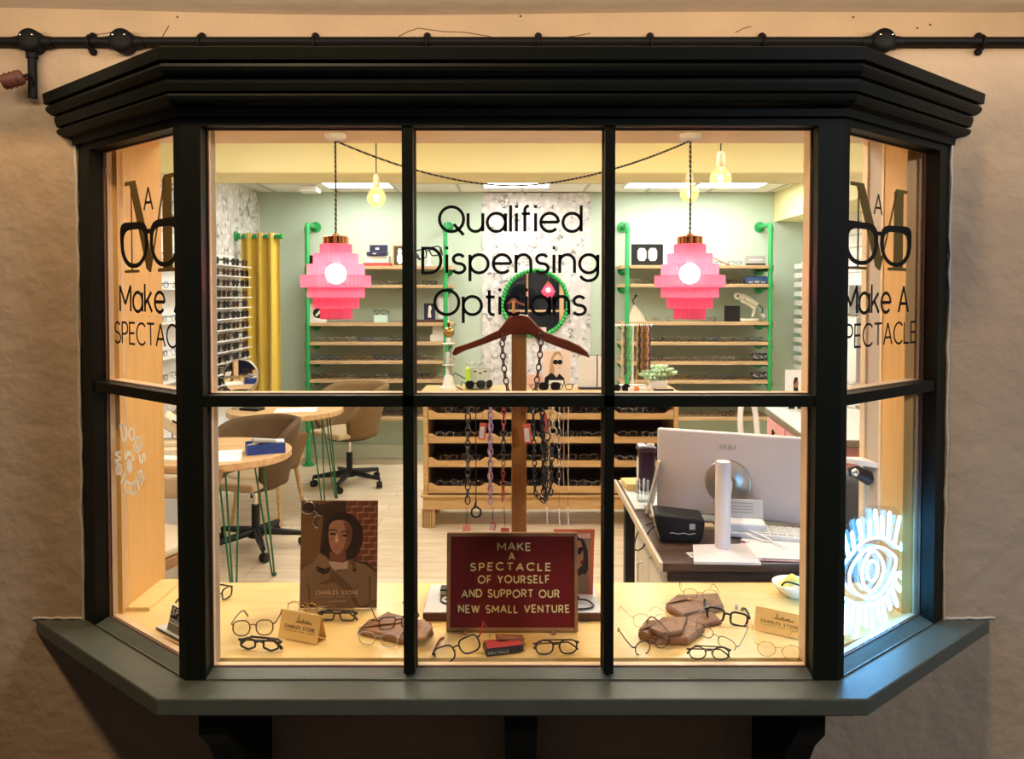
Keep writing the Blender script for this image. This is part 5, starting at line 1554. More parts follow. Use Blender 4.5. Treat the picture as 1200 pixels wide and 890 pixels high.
def star_base(root, seat_z, m=None, rad=.30, rot0=0):
    m = m or M_BLACK
    b = MB(); b.tube([(0,0,.10),(0,0,.28)],.026,M_BLACK,14); b.tube([(0,0,.28),(0,0,seat_z-.08)],.014,M_CHROME,12); b.tube([(0,0,seat_z-.11),(0,0,seat_z-.075)],[.03,.09],M_BLACK,14); b.build('gas_column', root)
    b = MB(); b.tube([(0,0,.075),(0,0,.135)],[.05,.035],m,16)
    ends = []
    for k in range(5):
        a = rot0+2*PI*k/5; e = V((rad*math.cos(a), rad*math.sin(a), .082)); ends.append(e)
        b.tube([V((.02*math.cos(a),.02*math.sin(a),.112)), e*.6+V((0,0,.045)), e], [.026,.022,.016], m, 8)
    b.build('star_base', root)
    for k, e in enumerate(ends):
        b = MB(); a = rot0+2*PI*k/5+.7
        ax = V((math.cos(a), math.sin(a), 0)); q = e+V((.012*math.cos(a+1.57),.012*math.sin(a+1.57),0)); q.z = .029
        for s in (-1,1): b.tube([q+ax*s*.005, q+ax*s*.022],[.029,.027],M_BLACK,16)
        b.tube([e+V((0,0,.0)), V((e.x,e.y,.045))],.008,M_BLACK,8); b.tube([q+ax*-.006, q+ax*.006],.02,M_BLACK,10)
        b.build('caster', root)
def office_chair(loc, rot, label, seat_z=.47, m_in=None, m_seat=None, back_h=.40, rot0=0, arm=.2, rx=.25):
    root = thing('office_chair', label, 'chair', (loc[0], loc[1], 0), rot, group=None)
    tub_shell(root, seat_z, m_in or M_TAN, m_seat or M_TANL, back_h, arm, rx)
    star_base(root, seat_z, None, .30, rot0)
    return root
office_chair((-1.635,4.70), R(-14), 'tan suede swivel tub chair pushed in behind the table with the blue box', .47, M_TANSHADE, M_TANL, .335, .4, .2, .20)
office_chair((-1.38,6.27), R(-38), 'tan suede swivel tub chair beside the table with the oval mirror', .48, M_TAN, M_TANL, .37, .25)
def wood_leg_chair(loc, rot, label, seat_z=.45, back_h=.27):
    root = thing('dining_chair', label, 'chair', (loc[0], loc[1], 0), rot)
    tub_shell(root, seat_z, M_TAN, M_TANL, back_h, .16, .22, .21)
    for sx in (-1,1):
        for sy in (-1,1):
            b = MB(); b.tube([(sx*.14,sy*.14,seat_z-.07),(sx*.185,sy*.185,0.0)],[.018,.012],M_CABWOOD,10); b.build('leg', root)
    return root
wood_leg_chair((-1.76,5.34), R(170), 'tan tub chair on slim wooden legs, behind the swivel chair at the blue box table', .43, .22)
# wooden side chair seen through the left side pane
root = thing('side_chair','brown wooden chair with pale padded seat seen through the lower left side pane','chair',(-1.70,3.42,0),R(-20))
sz0 = .46
b = MB(); b.rbox((-.215,-.21,sz0-.015),(.215,.21,sz0+.03),mat('pale_seat_pad',(.66,.56,.40),.8),.02,3); b.build('seat_pad', root)
b = MB(); b.rbox((-.22,-.215,sz0-.065),(.22,.215,sz0-.015),M_WALNUT,.008); b.build('seat_frame', root)
for sx in (-1,1):
    for sy in (-1,1):
        b = MB()
        if sy < 0: b.tube([(sx*.19,sy*.185,sz0-.05),(sx*.205,sy*.21,0)],[.022,.015],M_WALNUT,10)
        else: b.tube([(sx*.19,.2,0),(sx*.185,.19,sz0-.03),(sx*.20,.22,sz0+.20),(sx*.215,.25,sz0+.31)],[.015,.022,.018,.014],M_WALNUT,10)
        b.build('leg', root)
b = MB(); b.grid(lambda u,v: V((.235*math.sin(R(-75+150*u)), .10+.17*math.cos(R(-75+150*u)), sz0+.14+.11*v+.012*math.sin(v*PI))), 24, 4, mat('pale_chair_back',(.55,.42,.26),.6)); b.build('back_rest', root, solid=.022)

# ---- on the table with the blue box
zt_ = .75
c = at(306,522,3.95); 
root = thing('blue_tray_box','open blue card box holding silver wrapped spectacles on the round table','box',(-1.36,4.07,zt_),R(24))
bw, bd, bh = .20, .13, .055
b = MB()
b.box((-bw/2,-bd/2,0),(bw/2,bd/2,.004),M_BLUE)
for lo, hi in (((-bw/2,-bd/2,.004),(bw/2,-bd/2+.004,bh)),((-bw/2,bd/2-.004,.004),(bw/2,bd/2,bh)),((-bw/2,-bd/2+.004,.004),(-bw/2+.004,bd/2-.004,bh)),((bw/2-.004,-bd/2+.004,.004),(bw/2,bd/2-.004,bh))): b.box(lo,hi,M_BLUE)
b.build('box_tray', root)
b = MB()
for k, (x, y, r_) in enumerate(((-.03,.01,.2),(.035,-.01,-.3),(-.01,-.03,.1))):
    Mx = Matrix.Translation((x,y,.045+.012*k)) @ Matrix.Rotation(r_,4,'Z') @ Matrix.Rotation(.15*(k-1),4,'Y')
    b.rbox((-.065,-.022,-.012),(.065,.022,.012),(M_SILVER,M_WHITE,M_GREY)[k],.01,2,Mx)
tag_ = b.build('wrapped_contents', root)
for k, (x, y, r_, lb) in enumerate(((-1.56,3.96,.3,'white paper sheet under the blue box edge on the round table'),(-1.78,4.02,-.2,'white paper sheet at the near left of the round table'))):
    b = MB(); Mx = Matrix.Translation((x,y,zt_+.0008+.0008*k)) @ Matrix.Rotation(r_,4,'Z'); b.box((-.105,-.148,0),(.105,.148,.0008),M_WHITEM,Mx); tag(b.build('paper_sheet'), lb, 'paper')
# left part of the table, seen through the side pane
root = thing('open_case','open cream spectacle case with a black strap lying on the round table','case',(-1.91,4.24,zt_),R(30))
M_CRM = mat('cream_leatherette',(.66,.56,.38),.6)
b = MB(); Mx = Matrix.Translation((0,.02,.105)) @ Matrix.Rotation(R(38),4,'Y') @ Matrix.Rotation(R(20),4,'X'); b.rbox((-.11,-.05,-.035),(.11,.05,.035),M_CRM,.012,2,Mx); b.build('lid', root)
b = MB(); b.rbox((-.10,-.06,0),(.14,.07,.04),M_CRM,.012); b.build('lower_half', root)
b = MB(); b.tube([Mx @ V(p) for p in ((-.06,-.052,.036),(.0,-.056,.039),(.05,-.053,.036))],.006,M_BLACK,8); b.build('strap', root)
for k, (w, d_, h, x, y, m) in enumerate(((.10,.07,.055,-2.03,4.10,M_WHITE),(.16,.08,.03,-1.88,4.02,M_CRM))):
    b = MB(); b.rbox((x-w/2,y-d_/2,zt_),(x+w/2,y+d_/2,zt_+h),m,.006)
    if k == 0:
        for i in range(4): b.box((x-w/2+.012+i*.022,y-d_/2-.001,zt_+.008),(x-w/2+.018+i*.022,y-d_/2,zt_+.047),M_GREY)
    tag(b.build('small_box'), ('white striped carton at the left of the round table','long cream box lying at the front of the round table')[k], 'box')
root = thing('table_mirror','small round swivel mirror standing at the back of the blue box table','mirror',(-1.99,4.33,zt_))
b = MB(); b.tube([(-1.99+.08*math.cos(a),4.33,zt_+.17+.08*math.sin(a)) for a in [2*PI*i/24 for i in range(24)]],.006,M_SILVER,8,True); b.tube([(-1.99,4.33,zt_+.01),(-1.99,4.33,zt_+.09)],.006,M_SILVER,8); b.lathe([(0,zt_),(.05,zt_),(.05,zt_+.008),(0,zt_+.014)],M_SILVER,20,c=(-1.99,4.33,0)); b.build('frame', root, True)
b = MB(); b.lathe([(0,0),(.076,0)],M_MIRROR,24,frame((-1.99,4.328,zt_+.17),(1,0,0),(0,0,1))); b.build('mirror_glass', root, True)
# ---- on the far table
c = at(282.5,441,5.62)
root = thing('oval_mirror','round tilting mirror on a stand on the far oak table','mirror',(c.x,5.62,.75))
b = MB(); rr = .128; b.tube([(c.x+rr*math.cos(a),5.62,c.z+rr*math.sin(a)) for a in [2*PI*i/32 for i in range(32)]],.007,M_SILVER,8,True); b.tube([(c.x,5.635,.76),(c.x,5.635,c.z-rr)],.009,M_SILVER,8); b.lathe([(0,.75),(.075,.75),(.075,.758),(.012,.768),(0,.768)],M_SILVER,24,c=(c.x,5.635,0)); b.build('stand_frame', root, True)
Mx = frame((c.x,5.618,c.z),V((.94,.34,0)),(0,0,1))
b = MB(); b.lathe([(0,0),(rr-.003,0)],M_MIRROR,32,Mx,smooth=False); b.build('mirror_glass', root, True)
b = MB(); Mx = Matrix.Translation((-1.62,5.55,.7508)) @ Matrix.Rotation(.2,4,'Z'); b.box((-.15,-.105,0),(.15,.105,.0012),M_WHITEM,Mx); tag(b.build('paper_sheet'),'white paper sheet on the far oak table','paper')
b = MB(); Mx = Matrix.Translation((-1.95,5.55,.75)) @ Matrix.Rotation(-.3,4,'Z'); b.rbox((-.08,-.05,0),(.08,.05,.02),M_BLACK,.006,2,Mx); tag(b.build('spectacle_case'),'black flat case on the far oak table','case')

# ------------------------------------------------------------------ desk on the right
ZD = .65
dx0, dx1 = .545, 1.20; dy0, dy1 = 2.655, 3.86
M_DTOP = wood('dark_desk_top',(.035,.018,.012),(.10,.06,.04),(2,14,14),.3)
root = thing('office_desk','dark wooden desk with pale drawer pedestal and white edging behind the display board','desk',((dx0+dx1)/2,(dy0+dy1)/2,0))
b = MB(); b.rbox((dx0,dy0,ZD-.035),(dx1,3.30,ZD-.002),M_DTOP,.004); b.rbox((dx0,3.30,ZD-.035),(dx1,dy1,ZD-.002),M_DTOP,.004); b.build('desk_top', root, True)
b = MB(); b.box((dx0-.012,dy0,ZD-.03),(dx0-.0005,dy1,ZD),mat('desk_edge_strip',(.55,.45,.33),.5)); b.build('edge_strip', root, True)
b = MB(); b.rbox((dx0+.02,dy0+.02,ZD-.075),(dx1,dy0+.06,ZD-.036),M_DTOP,.003); b.rbox((dx0+.3,dy0+.03,.1),(dx1,dy0+.05,ZD-.076),M_WALNUT,.002); b.build('modesty_panel', root, True)
b = MB(); b.rbox((dx0+.03,2.70,.02),(dx0+.50,3.28,ZD-.04),mat('greige_pedestal',(.52,.47,.38),.5),.004); ped = b.build('drawer_pedestal', root, True)
for k in range(2):
    b = MB(); b.rbox((dx0+.010,2.71+.285*k,.05),(dx0+.029,2.985+.285*k,ZD-.10),mat('pale_drawer_front',(.62,.58,.48),.5),.003); b.build('drawer_front', root, True)
    b = MB(); yc_ = 2.85+.285*k; b.tube([(dx0+.010,yc_,ZD-.17),(dx0-.008,yc_,ZD-.18),(dx0-.008,yc_,ZD-.30),(dx0+.010,yc_,ZD-.31)],.004,M_SILVER,8); b.build('handle', root, True)
b = MB(); b.rbox((dx0+.03,3.74,0),(dx0+.08,3.80,ZD-.036),M_BLACK,.003); b.build('leg', root, True)
b = MB(); b.rbox((dx1-.06,3.74,0),(dx1-.01,3.80,ZD-.036),M_BLACK,.003); b.build('leg', root, True)
b = MB(); b.rbox((dx1-.06,2.72,0),(dx1-.01,2.78,ZD-.036),M_BLACK,.003); b.build('leg', root, True)
b = MB(); b.box((dx0+.012,3.33,ZD-.002),(dx0+.42,dy1-.01,ZD),M_GREYL); tag(b.build('desk_mat'),'pale grey mat on the far end of the dark desk','mat')

# monitor, back towards the street
pA = V((.640,3.26)); pB = V((1.235,3.02))
u = (pB-pA).normalized(); n_ = V((u.y,-u.x))         # n_ towards the street
zt1 = at(771,502,3.26).z; zb1_ = at(776,598,3.26).z
mc = (pA+pB)/2
root = thing('computer_monitor','white computer monitor seen from behind on a white column stand','monitor',(mc.x,mc.y,ZD))
W_ = (pB-pA).length; Hm = zt1-zb1_
Mm = Matrix(((u.x,0,n_.x,pA.x),(u.y,0,n_.y,pA.y),(0,1,0,zb1_),(0,0,0,1)))
M_MON = mat('white_monitor_shell',(.70,.65,.64),.35)
b = MB(); b.rbox((0,0,-.028),(W_,Hm,.0),M_MON,.008,2,Mm); b.build('back_shell', root, True)
b = MB(); b.box((.008,.012,-.0295),(W_-.008,Hm-.008,-.0282),M_BLACK,Mm); b.build('screen', root, True)
dcx = W_*.42; dcy = Hm*.46
def onmon(px, py):
    q = onplane(px, py, V((pA.x,pA.y,zb1_)), V((n_.x,n_.y,0))); return (V((q.x,q.y))-pA).dot(u), q.z-zb1_
dcx, dcy = onmon(853,565)
dr = 26.5*3.15/F
b = MB(); b.lathe([(0,.004),(.022,.004),(.026,.010),(.040,.010),(.046,.006),(dr*.92,.004),(dr,.0055),(dr,.0)],M_SILVER,48,Mm @ Matrix.Translation((dcx,dcy,0)))
b.build('silver_ring', root, True)
lx, ly = onmon(843,526); lx2 = onmon(861.5,527)[0]
Ml = Mm @ Matrix.Translation((lx,ly,.0006)) @ Matrix(((1,.22,0,0),(0,1,0,0),(0,0,1,0),(0,0,0,1)))
b = MB(); hh = .019; wl = lx2-lx
for k in range(3): b.box((wl*.13*k*1.25,0,0),(wl*.13*k*1.25+wl*.085,hh,.0006),M_GREY,Ml)
S0 = wl*.50
for (x0_,y0_,x1_,y1_) in ((0,hh*.82,wl*.26,hh),(0,hh*.45,wl*.06,hh),(0,hh*.42,wl*.26,hh*.60),(wl*.20,0,wl*.26,hh*.6),(0,0,wl*.26,hh*.18)): b.box((S0+x0_,y0_,0),(S0+x1_,y1_,.0006),M_GREY,Ml)
b.box((wl*.90,0,0),(wl*.985,hh,.0006),M_GREY,Ml); b.build('logo', root, True)
cb = at(848.5,652,2.78); 
b = MB(); b.tube([(cb.x,2.80,ZD+.008),(cb.x,2.80,at(848,541,2.80).z-.012),(cb.x,2.80,at(848,541,2.80).z)],[.029,.029,.026],M_MON,24); b.build('stand_column', root, True)
arm_t = Mm @ V((dcx,dcy,.004))
b = MB(); b.tube([V((cb.x,2.80,arm_t.z)), V(arm_t)],.022,M_MON,14); b.build('stand_arm', root, True)
x0_, x1_ = atz(812,660,ZD).x, atz(893,662,ZD).x
b = MB(); b.prism([tuple(atz(px,py,ZD)[:2]) for px,py in ((813,661),(892,662.5),(874,640),(812,641))],ZD-.001,ZD+.008,M_MON); b.build('stand_base', root, True)
# other desk things
def deskbox(name, label, cat, x, y, w, d_, h, m, rot=0, r=.004, z=ZD, extra=None):
    b = MB(); Mx = Matrix.Translation((x,y,z)) @ Matrix.Rotation(rot,4,'Z'); b.rbox((-w/2,-d_/2,0),(w/2,d_/2,h),m,r,2,Mx)
    if extra: extra(b, Mx)
    return tag(b.build(name), label, cat)
# aubergine flask
c = atz(758,580,ZD)
yb = 3.62; c = at(757,575,yb)
root = thing('travel_flask','aubergine flask with a white label at the far end of the desk','flask',(c.x,yb,ZD))
zf = at(757,522,yb).z
b = MB(); Mx = Matrix.Translation((c.x,yb,0)); b.rbox((-.040,-.035,ZD+.008),(.040,.035,zf-.02),M_PURPLE,.016,3,Mx); b.build('body', root, True)
b = MB(); b.rbox((-.048,-.042,zf-.03),(.048,.042,zf),M_PURPLE,.014,3,Mx); b.rbox((-.040,-.034,zf-.001),(-.004,.034,zf+.003),M_GREYL,.002,1,Mx); b.tube([Mx@V((.022+.016*math.cos(a),.022*math.sin(a),zf+.002)) for a in [2*PI*i/16 for i in range(16)]],.004,M_GREYL,6,True); b.build('lid', root, True)
b = MB(); b.box((-.0415,-.02,ZD+.06),(-.0402,.028,ZD+.17),M_WHITE,Mx); b.build('label', root, True)
b = MB(); b.lathe([(0,ZD),(.052,ZD),(.052,ZD+.006),(.045,ZD+.008),(0,ZD+.008)],M_GREY,24,Mx); b.build('foot', root, True)
c = at(737,565,3.72); deskbox('wooden_block','pale wooden block at the far end of the desk beside the flask','block',c.x+.02,3.70,.10,.13,.035,M_BOARD,.1)
c = at(753,570,3.45)
root = thing('drinking_glass','empty clear tumbler between the flask and the tablet stand','glass',(c.x,3.45,ZD))
b = MB(); b.lathe([(0,ZD+.001),(.026,ZD+.001),(.031,ZD+.10),(.0295,ZD+.10),(.025,ZD+.007),(0,ZD+.007)],M_ACRYL,24,c=(c.x,3.45,0)); b.build('tumbler', root, True)
# tablet on a stand, edge on
root = thing('tablet_stand','grey tablet leaning on a stand seen edge on beside the monitor','tablet',(.66,3.30,ZD))
p0 = at(757,605,3.22); p1 = at(771,546,3.32)
d_ = (p1-p0); 
b = MB(); Mx = frame((p0.x,p0.y,ZD+.01), V((.35,.94,0)), V((.24,.02,.97)))
b.rbox((0,0,-.006),(.17,.235,.006),M_GREYL,.004,2,Mx); b.box((.006,.006,-.0068),(.164,.229,-.006),M_BLACK,Mx); b.build('tablet', root, True)
b = MB(); b.rbox((.60,3.18,ZD),(.74,3.36,ZD+.010),M_GREY,.003); b.build('stand_foot', root, True)
# black label printer
pc = at(795,632,2.99)
root = thing('label_printer','black rounded label printer with pale side under the monitor edge','printer',(pc.x,2.94,ZD))
Mx = Matrix.Translation((pc.x-.005,2.935,ZD)) @ Matrix.Rotation(R(-6),4,'Z') @ Matrix.Diagonal((.88,1,.74,1))
b = MB()
pr = [(-.095,0),(.075,0),(.090,.03),(.098,.10),(.098,.128),(-.118,.150),(-.122,.12)]
Mp = Mx @ Matrix(((1,0,0,0),(0,0,1,-.07),(0,1,0,0),(0,0,0,1)))
b.prism(pr, 0, .14, mat('matt_black_plastic',(.004,.0045,.005),.5,spec=.25), Mp); o = b.build('body', root, True); bv = o.modifiers.new('edge','BEVEL'); bv.width = .012; bv.segments = 3
b = MB(); b.prism([(x-.006,z+.004) for x, z in pr[5:]]+[(-.101,.004),(-.095,.02)], .02, .16, M_GREYL, Mp); b.build('pale_side', root, True)
b = MB(); b.box((.03,-.0725,.075),(.055,-.071,.105),M_GREY,Mx); b.tube([Mx@V((-.055+.01*i,-.0715,.052+.003*math.sin(i*1.3))) for i in range(12)],.0012,M_GREYL,5); b.build('status_panel', root, True)
b = MB(); b.rbox((.098,-.02,.055),(.15,.03,.075),M_TANL,.006,2,Mx); b.build('paper_feed', root, True)
# white telephone / router and papers
pc = atz(868,628,ZD); 
root = thing('card_terminal','white desktop terminal with clear stand behind the monitor column','terminal',(pc.x,2.98,ZD))
Mx = Matrix.Translation((.93,2.985,ZD)) @ Matrix.Rotation(R(-10),4,'Z')
b = MB(); b.rbox((-.06,-.05,0),(.09,.05,.055),M_WHITE,.008,2,Mx); b.build('body', root, True)
b = MB(); Ms = Mx @ Matrix.Translation((.02,.03,.055)) @ Matrix.Rotation(R(-18),4,'X'); b.rbox((-.07,-.004,0),(.07,.004,.075),M_GREYL,.003,2,Ms)
for i in range(4): b.box((-.06,-.0048,.02+.012*i),(.03,-.004,.024+.012*i),M_GREY,Ms)
b.build('screen_flap', root, True)
b = MB(); b.tube([Mx@V(p) for p in ((.0,-.05,.02),(.04,-.09,.012),(.10,-.12,.006),(.13,-.19,.004))],.0045,M_WHITE,8); b.tube([Mx@V(p) for p in ((.02,-.05,.03),(.07,-.08,.02),(.12,-.14,.008),(.15,-.19,.004))],.004,M_WHITE,8); b.build('lead', root, True)
deskbox('keyboard','white keyboard lying right of the monitor column','keyboard',1.02,2.96,.36,.125,.022,M_WHITE,R(-16),.006,ZD,lambda b,Mx:[b.rbox((-.17+.031*i,-.055+.028*j,.022),(-.143+.031*i,-.031+.028*j,.027),M_GREYL,.002,1,Mx) for i in range(11) for j in range(4)])
deskbox('paper_sheet','white paper sheets under the keyboard end on the desk','paper',1.02,2.90,.21,.13,.0015,M_WHITEM,R(-30),.0005)
root = thing('paper_folder','pink-edged paper folder at the front right of the desk','folder',(1.02,2.75,ZD),R(-6))
b = MB(); b.box((-.145,-.085,.0),(.2,.10,.003),mat('pale_pink_card',(.70,.42,.42),.6)); b.build('cover', root)
b = MB(); b.box((-.125,-.07,.0031),(.2,.10,.005),M_WHITEM); b.box((-.10,-.078,.0031),(.14,-.072,.004),M_BLACK); b.build('pages', root)
deskbox('paper_sheet','creased receipt paper in front of the label printer','paper',.70,2.74,.09,.055,.0012,M_GREYL,R(8),.0004,ZD,lambda b,Mx:[b.box((-.035+.012*i,-.015,.0012),(-.027+.012*i,.012,.0015),M_GREY,Mx) for i in range(6)])
b = MB(); b.tube(smooth([V((.60,3.02,ZD+.03)),V((.545,2.98,ZD+.006)),V((.535,2.96,ZD-.05)),V((.50,3.05,ZD-.10)),V((.535,3.12,ZD-.02)),V((.60,3.08,ZD+.02)),V((.66,3.05,ZD+.03))],2),.003,M_BLACK,6); tag(b.build('cable'),'black cable drooping over the edge of the desk','cable')
# chair behind the desk with dark curved back, white moulded chair
root = office_chair((1.53,3.08), R(-60), 'dark grey office chair seen behind the neon eye', .46, mat('dark_grey_fabric',(.09,.09,.10),.8), mat('dark_grey_seat',(.07,.07,.08),.8), .33)
root = thing('moulded_chair','white moulded plastic chair with an open loop back beside the pink drawer unit','chair',(1.71,5.02,0),R(12))
b = MB(); b.rbox((-.2,-.2,.43),(.2,.2,.455),M_WHITE,.012,3); b.build('seat', root)
b = MB(); b.tube(smooth([V((-.055,.17,.44)),V((-.06,.2,.62)),V((-.055,.22,.80)),V((-.02,.235,.90)),V((.03,.235,.90)),V((.065,.22,.80)),V((.07,.2,.62)),V((.065,.17,.44))],2),.019,M_WHITE,12); b.build('loop_back', root)
for sx in (-1,1):
    for sy in (-1,1):
        b = MB(); b.tube([(sx*.16,sy*.16,.435),(sx*.19,sy*.19,0)],[.016,.012],M_WHITE,10); b.build('leg', root)
# white corner shelf and black clamp arm on the right reveal
b = MB(); c = at(1037,541,2.55); b.prism([(1.239,2.50),(1.239,2.60),(1.15,2.60)],c.z-.012,c.z+.004,M_WHITE); tag(b.build('corner_shelf'),'small white corner shelf fixed to the right reveal','shelf')
c = at(1028,556,2.55)
root = thing('clamp_arm','black jointed clamp arm below the white corner shelf','bracket',(1.22,2.55,c.z-.04))
b = MB(); b.tube([(1.239,2.55,c.z-.018),(1.19,2.555,c.z+.008),(1.165,2.56,c.z+.006)],[.024,.022,.014],M_BLACK,12); b.build('arm', root, True)
b = MB(); b.sphere((1.178,2.532,c.z+.010),.014,M_CHROME,10,8); b.tube([(1.165,2.56,c.z+.006),(1.135,2.565,c.z-.012)],.009,M_GREY,10); b.build('joint', root, True)
# ------------------------------------------------------------------ display board: valet stand, chains
YV = 2.47
root = thing('plinth_board','grey-white topped wooden plinth under the hanger stand on the display board','plinth',(.0,2.39,ZB))
pzt = ZB+.026
x0, x1 = atz(496,716,pzt).x, atz(706,716,pzt).x
b = MB(); b.rbox((x0,2.275,ZB-.002),(x1,2.50,pzt-.003),mat('dark_mahogany_edge',(.07,.02,.012),.4),.002); b.build('wood_base', root, True)
b = MB(); b.box((x0+.002,2.277,pzt-.003),(x1-.002,2.498,pzt),M_GREYL); b.build('pale_top', root, True)
root = thing('valet_stand','wooden hanger stand with mahogany coat hanger hung with spectacle chains','hanger stand',(at(608.5,500,YV).x,YV,pzt))
xv = at(608.5,500,YV).x
b = MB(); b.rbox((at(599.5,500,YV).x,YV-.012,pzt),(at(617,500,YV).x,YV+.012,at(608,382,YV).z),M_POST,.003); b.rbox((xv-.07,YV-.03,pzt-.001),(xv+.07,YV+.025,pzt+.012),M_POST,.003); b.build('post', root, True)
# hanger outline
up = [(530,414),(534,407),(548,402.5),(563,397),(575,391),(584,387),(590,379.5),(595,373),(602,369.5),(611,368.5),(619,370.5),(625,376),(631,383),(638,388.5),(650,393.5),(665,398.5),(679,405),(688,412),(691,419.5)]
lo = [(683,416.5),(668,411.5),(650,405),(636,399.5),(624,394),(617,391.5),(600,391.5),(590,395),(575,400.5),(560,406),(545,411),(533,417)]
out = [at(x, y, YV) for x, y in up+lo]
Mh = Matrix(((1,0,0,0),(0,0,1,YV-.022),(0,1,0,0),(0,0,0,1)))
b = MB(); b.prism([(p.x,p.z) for p in out], 0, .03, M_REDWOOD, Mh); o = b.build('coat_hanger', root, True); bv = o.modifiers.new('edge','BEVEL'); bv.width = .005; bv.segments = 2; bv.limit_method = 'ANGLE'; bv.angle_limit = .9
zbar = at(608,469,YV).z
b = MB(); b.tube([(at(543,469,YV).x,YV-.028,zbar),(at(672,469,YV).x,YV-.028,zbar)],.006,M_REDWOOD,12); b.tube([(xv,YV-.012,zbar),(xv,YV-.036,zbar)],.016,M_REDWOOD,14); b.build('cross_bar', root, True)
def chain(path, m, label, link=.012, wire=.0022, cyc=None, wid=.62, seg=6):
    """interlocked oval links along a path"""
    pts = [V(p) for p in path]
    L = [0]
    for i in range(1, len(pts)): L.append(L[-1]+(pts[i]-pts[i-1]).length)
    def pos(s):
        s = min(max(s,0),L[-1])
        for i in range(1,len(pts)):
            if s <= L[i]: t = (s-L[i-1])/max(1e-9,L[i]-L[i-1]); return pts[i-1]+(pts[i]-pts[i-1])*t
        return pts[-1]
    link *= 1.15; wire *= .82
    b = MB(); step = link*2-wire*2.3; n = max(1, int(L[-1]/step))
    for k in range(n):
        c = pos((k+.5)*step); t = (pos((k+.5)*step+.002)-pos((k+.5)*step-.002)).normalized()
        s1 = V((1,0,0)) if abs(t.x) < .8 else V((0,1,0))
        s1 = (s1-t*s1.dot(t)).normalized(); s2 = t.cross(s1)
        a0 = .35 if k % 2 == 0 else 1.9
        sd = s1*math.cos(a0)+s2*math.sin(a0)
        mm = cyc[k*len(cyc)//n] if cyc else m
        b.tube([c+t*link*math.cos(a)+sd*link*wid*math.sin(a) for a in [2*PI*i/12 for i in range(12)]], wire, mm, seg, True)
    return tag(b.build('spectacle_chain'), label, 'chain', 'spectacle chains on the hanger stand')
def vpath(px0, y0, px1, y1, Y, n=14, sway=0):
    return [at(px0+(px1-px0)*i/n+sway*math.sin(i/n*PI), y0+(y1-y0)*i/n, Y) for i in range(n+1)]
M_CH = {k: mat('chain_'+k, c, .3) for k, c in {'oxblood':(.09,.012,.012),'darkbrown':(.03,.012,.008),'smoke':(.035,.03,.032),'lilac':(.45,.30,.50),'red':(.45,.03,.02),'black':(.010,.010,.012),'amber':(.42,.22,.08),'bone':(.62,.48,.30),'midnight':(.012,.016,.035),'coral':(.60,.14,.08)}.items()}
M_CH['steel'] = M_F['silver']
def hang(px, yt, Y):   # loop over the hanger arm
    p = at(px, yt, Y); return [V((p.x,YV+.016,p.z-.012)),V((p.x,YV+.012,p.z+.010)),V((p.x,YV-.006,p.z+.016)),V((p.x,YV-.028,p.z+.006)),V((p.x,YV-.034,p.z-.012))]
YK = YV-.036
chain(hang(590,395,YV)+vpath(588.5,402,598,470,YK,10,-2), None, 'oxblood and brown chain looped over the left arm of the hanger', .0115, .0030, [M_CH['oxblood'],M_CH['oxblood'],M_CH['darkbrown'],M_CH['darkbrown'],M_CH['oxblood'],M_CH['oxblood']])
chain(hang(632,394,YV)+vpath(634,400,625.5,470,YK,10,1), None, 'oxblood and brown chain looped over the right arm of the hanger', .0115, .0030, [M_CH['oxblood'],M_CH['darkbrown'],M_CH['oxblood'],M_CH['darkbrown'],M_CH['oxblood'],M_CH['oxblood']])
chain(vpath(548.5,468,548,591,YK), M_CH['smoke'], 'smoke grey chunky chain, leftmost on the hanger stand', .0125, .0030)
chain(vpath(575,468,574.5,594,YK), M_CH['lilac'], 'lilac chunky chain on the hanger stand', .0115, .0032)
chain(vpath(590.5,468,589.5,590,YK), None, 'red, black and amber chain just left of the wooden post', .0095, .0026, [M_CH['red'],M_CH['red'],M_CH['coral'],M_CH['black'],M_CH['black'],M_CH['smoke'],M_CH['amber'],M_CH['red'],M_CH['red'],M_CH['coral']])
chain(vpath(624.5,468,627,575,YK,10)+vpath(628.5,581,637,588,YK,4,1)+vpath(640,580,634.5,485,YK-.012,10), M_CH['midnight'], 'midnight blue doubled chain right of the wooden post', .0095, .0026)
chain(vpath(635.5,468,637,586,YK-.016), M_CH['black'], 'black chunky chain behind the coral tag', .0105, .0030)
chain(vpath(641,492,640.5,591,YK+.012), M_CH['black'], 'black ring chain next to the tortoise links', .0120, .0027, None, .85)
chain(vpath(647.5,520,645,586,YK-.006), M_CH['midnight'], 'dark chain under the bone coloured links', .0105, .0028)
chain(vpath(648,468,648.5,520,YK-.006), M_CH['bone'], 'bone coloured large link chain on the hanger stand', .0125, .0028, None, .75)
chain(vpath(655.5,468,655,575,YK), M_CH['steel'], 'fine silver link chain on the hanger stand', .0115, .0013, None, .42)
def beads(px, y0, y1, m, label, r=.0018, st=.0042):
    b = MB(); n = int((y1-y0)/ (st*F/YK))
    for i in range(n):
        b.sphere(at(px+.4*math.sin(i*.2), y0+(y1-y0)*i/n, YK), r, m, 6, 4)
    b.tube([at(px,y0,YK), at(px,y1,YK)], .0006, m, 5)
    return tag(b.build('spectacle_chain'), label, 'chain', 'spectacle chains on the hanger stand')
beads(660.5,468,571,mat('rose_beads',(.55,.28,.18),.35),'fine rose bead chain on the hanger stand')
beads(666,468,575,mat('cream_beads',(.75,.62,.40),.35),'fine cream bead chain, rightmost on the hanger stand')
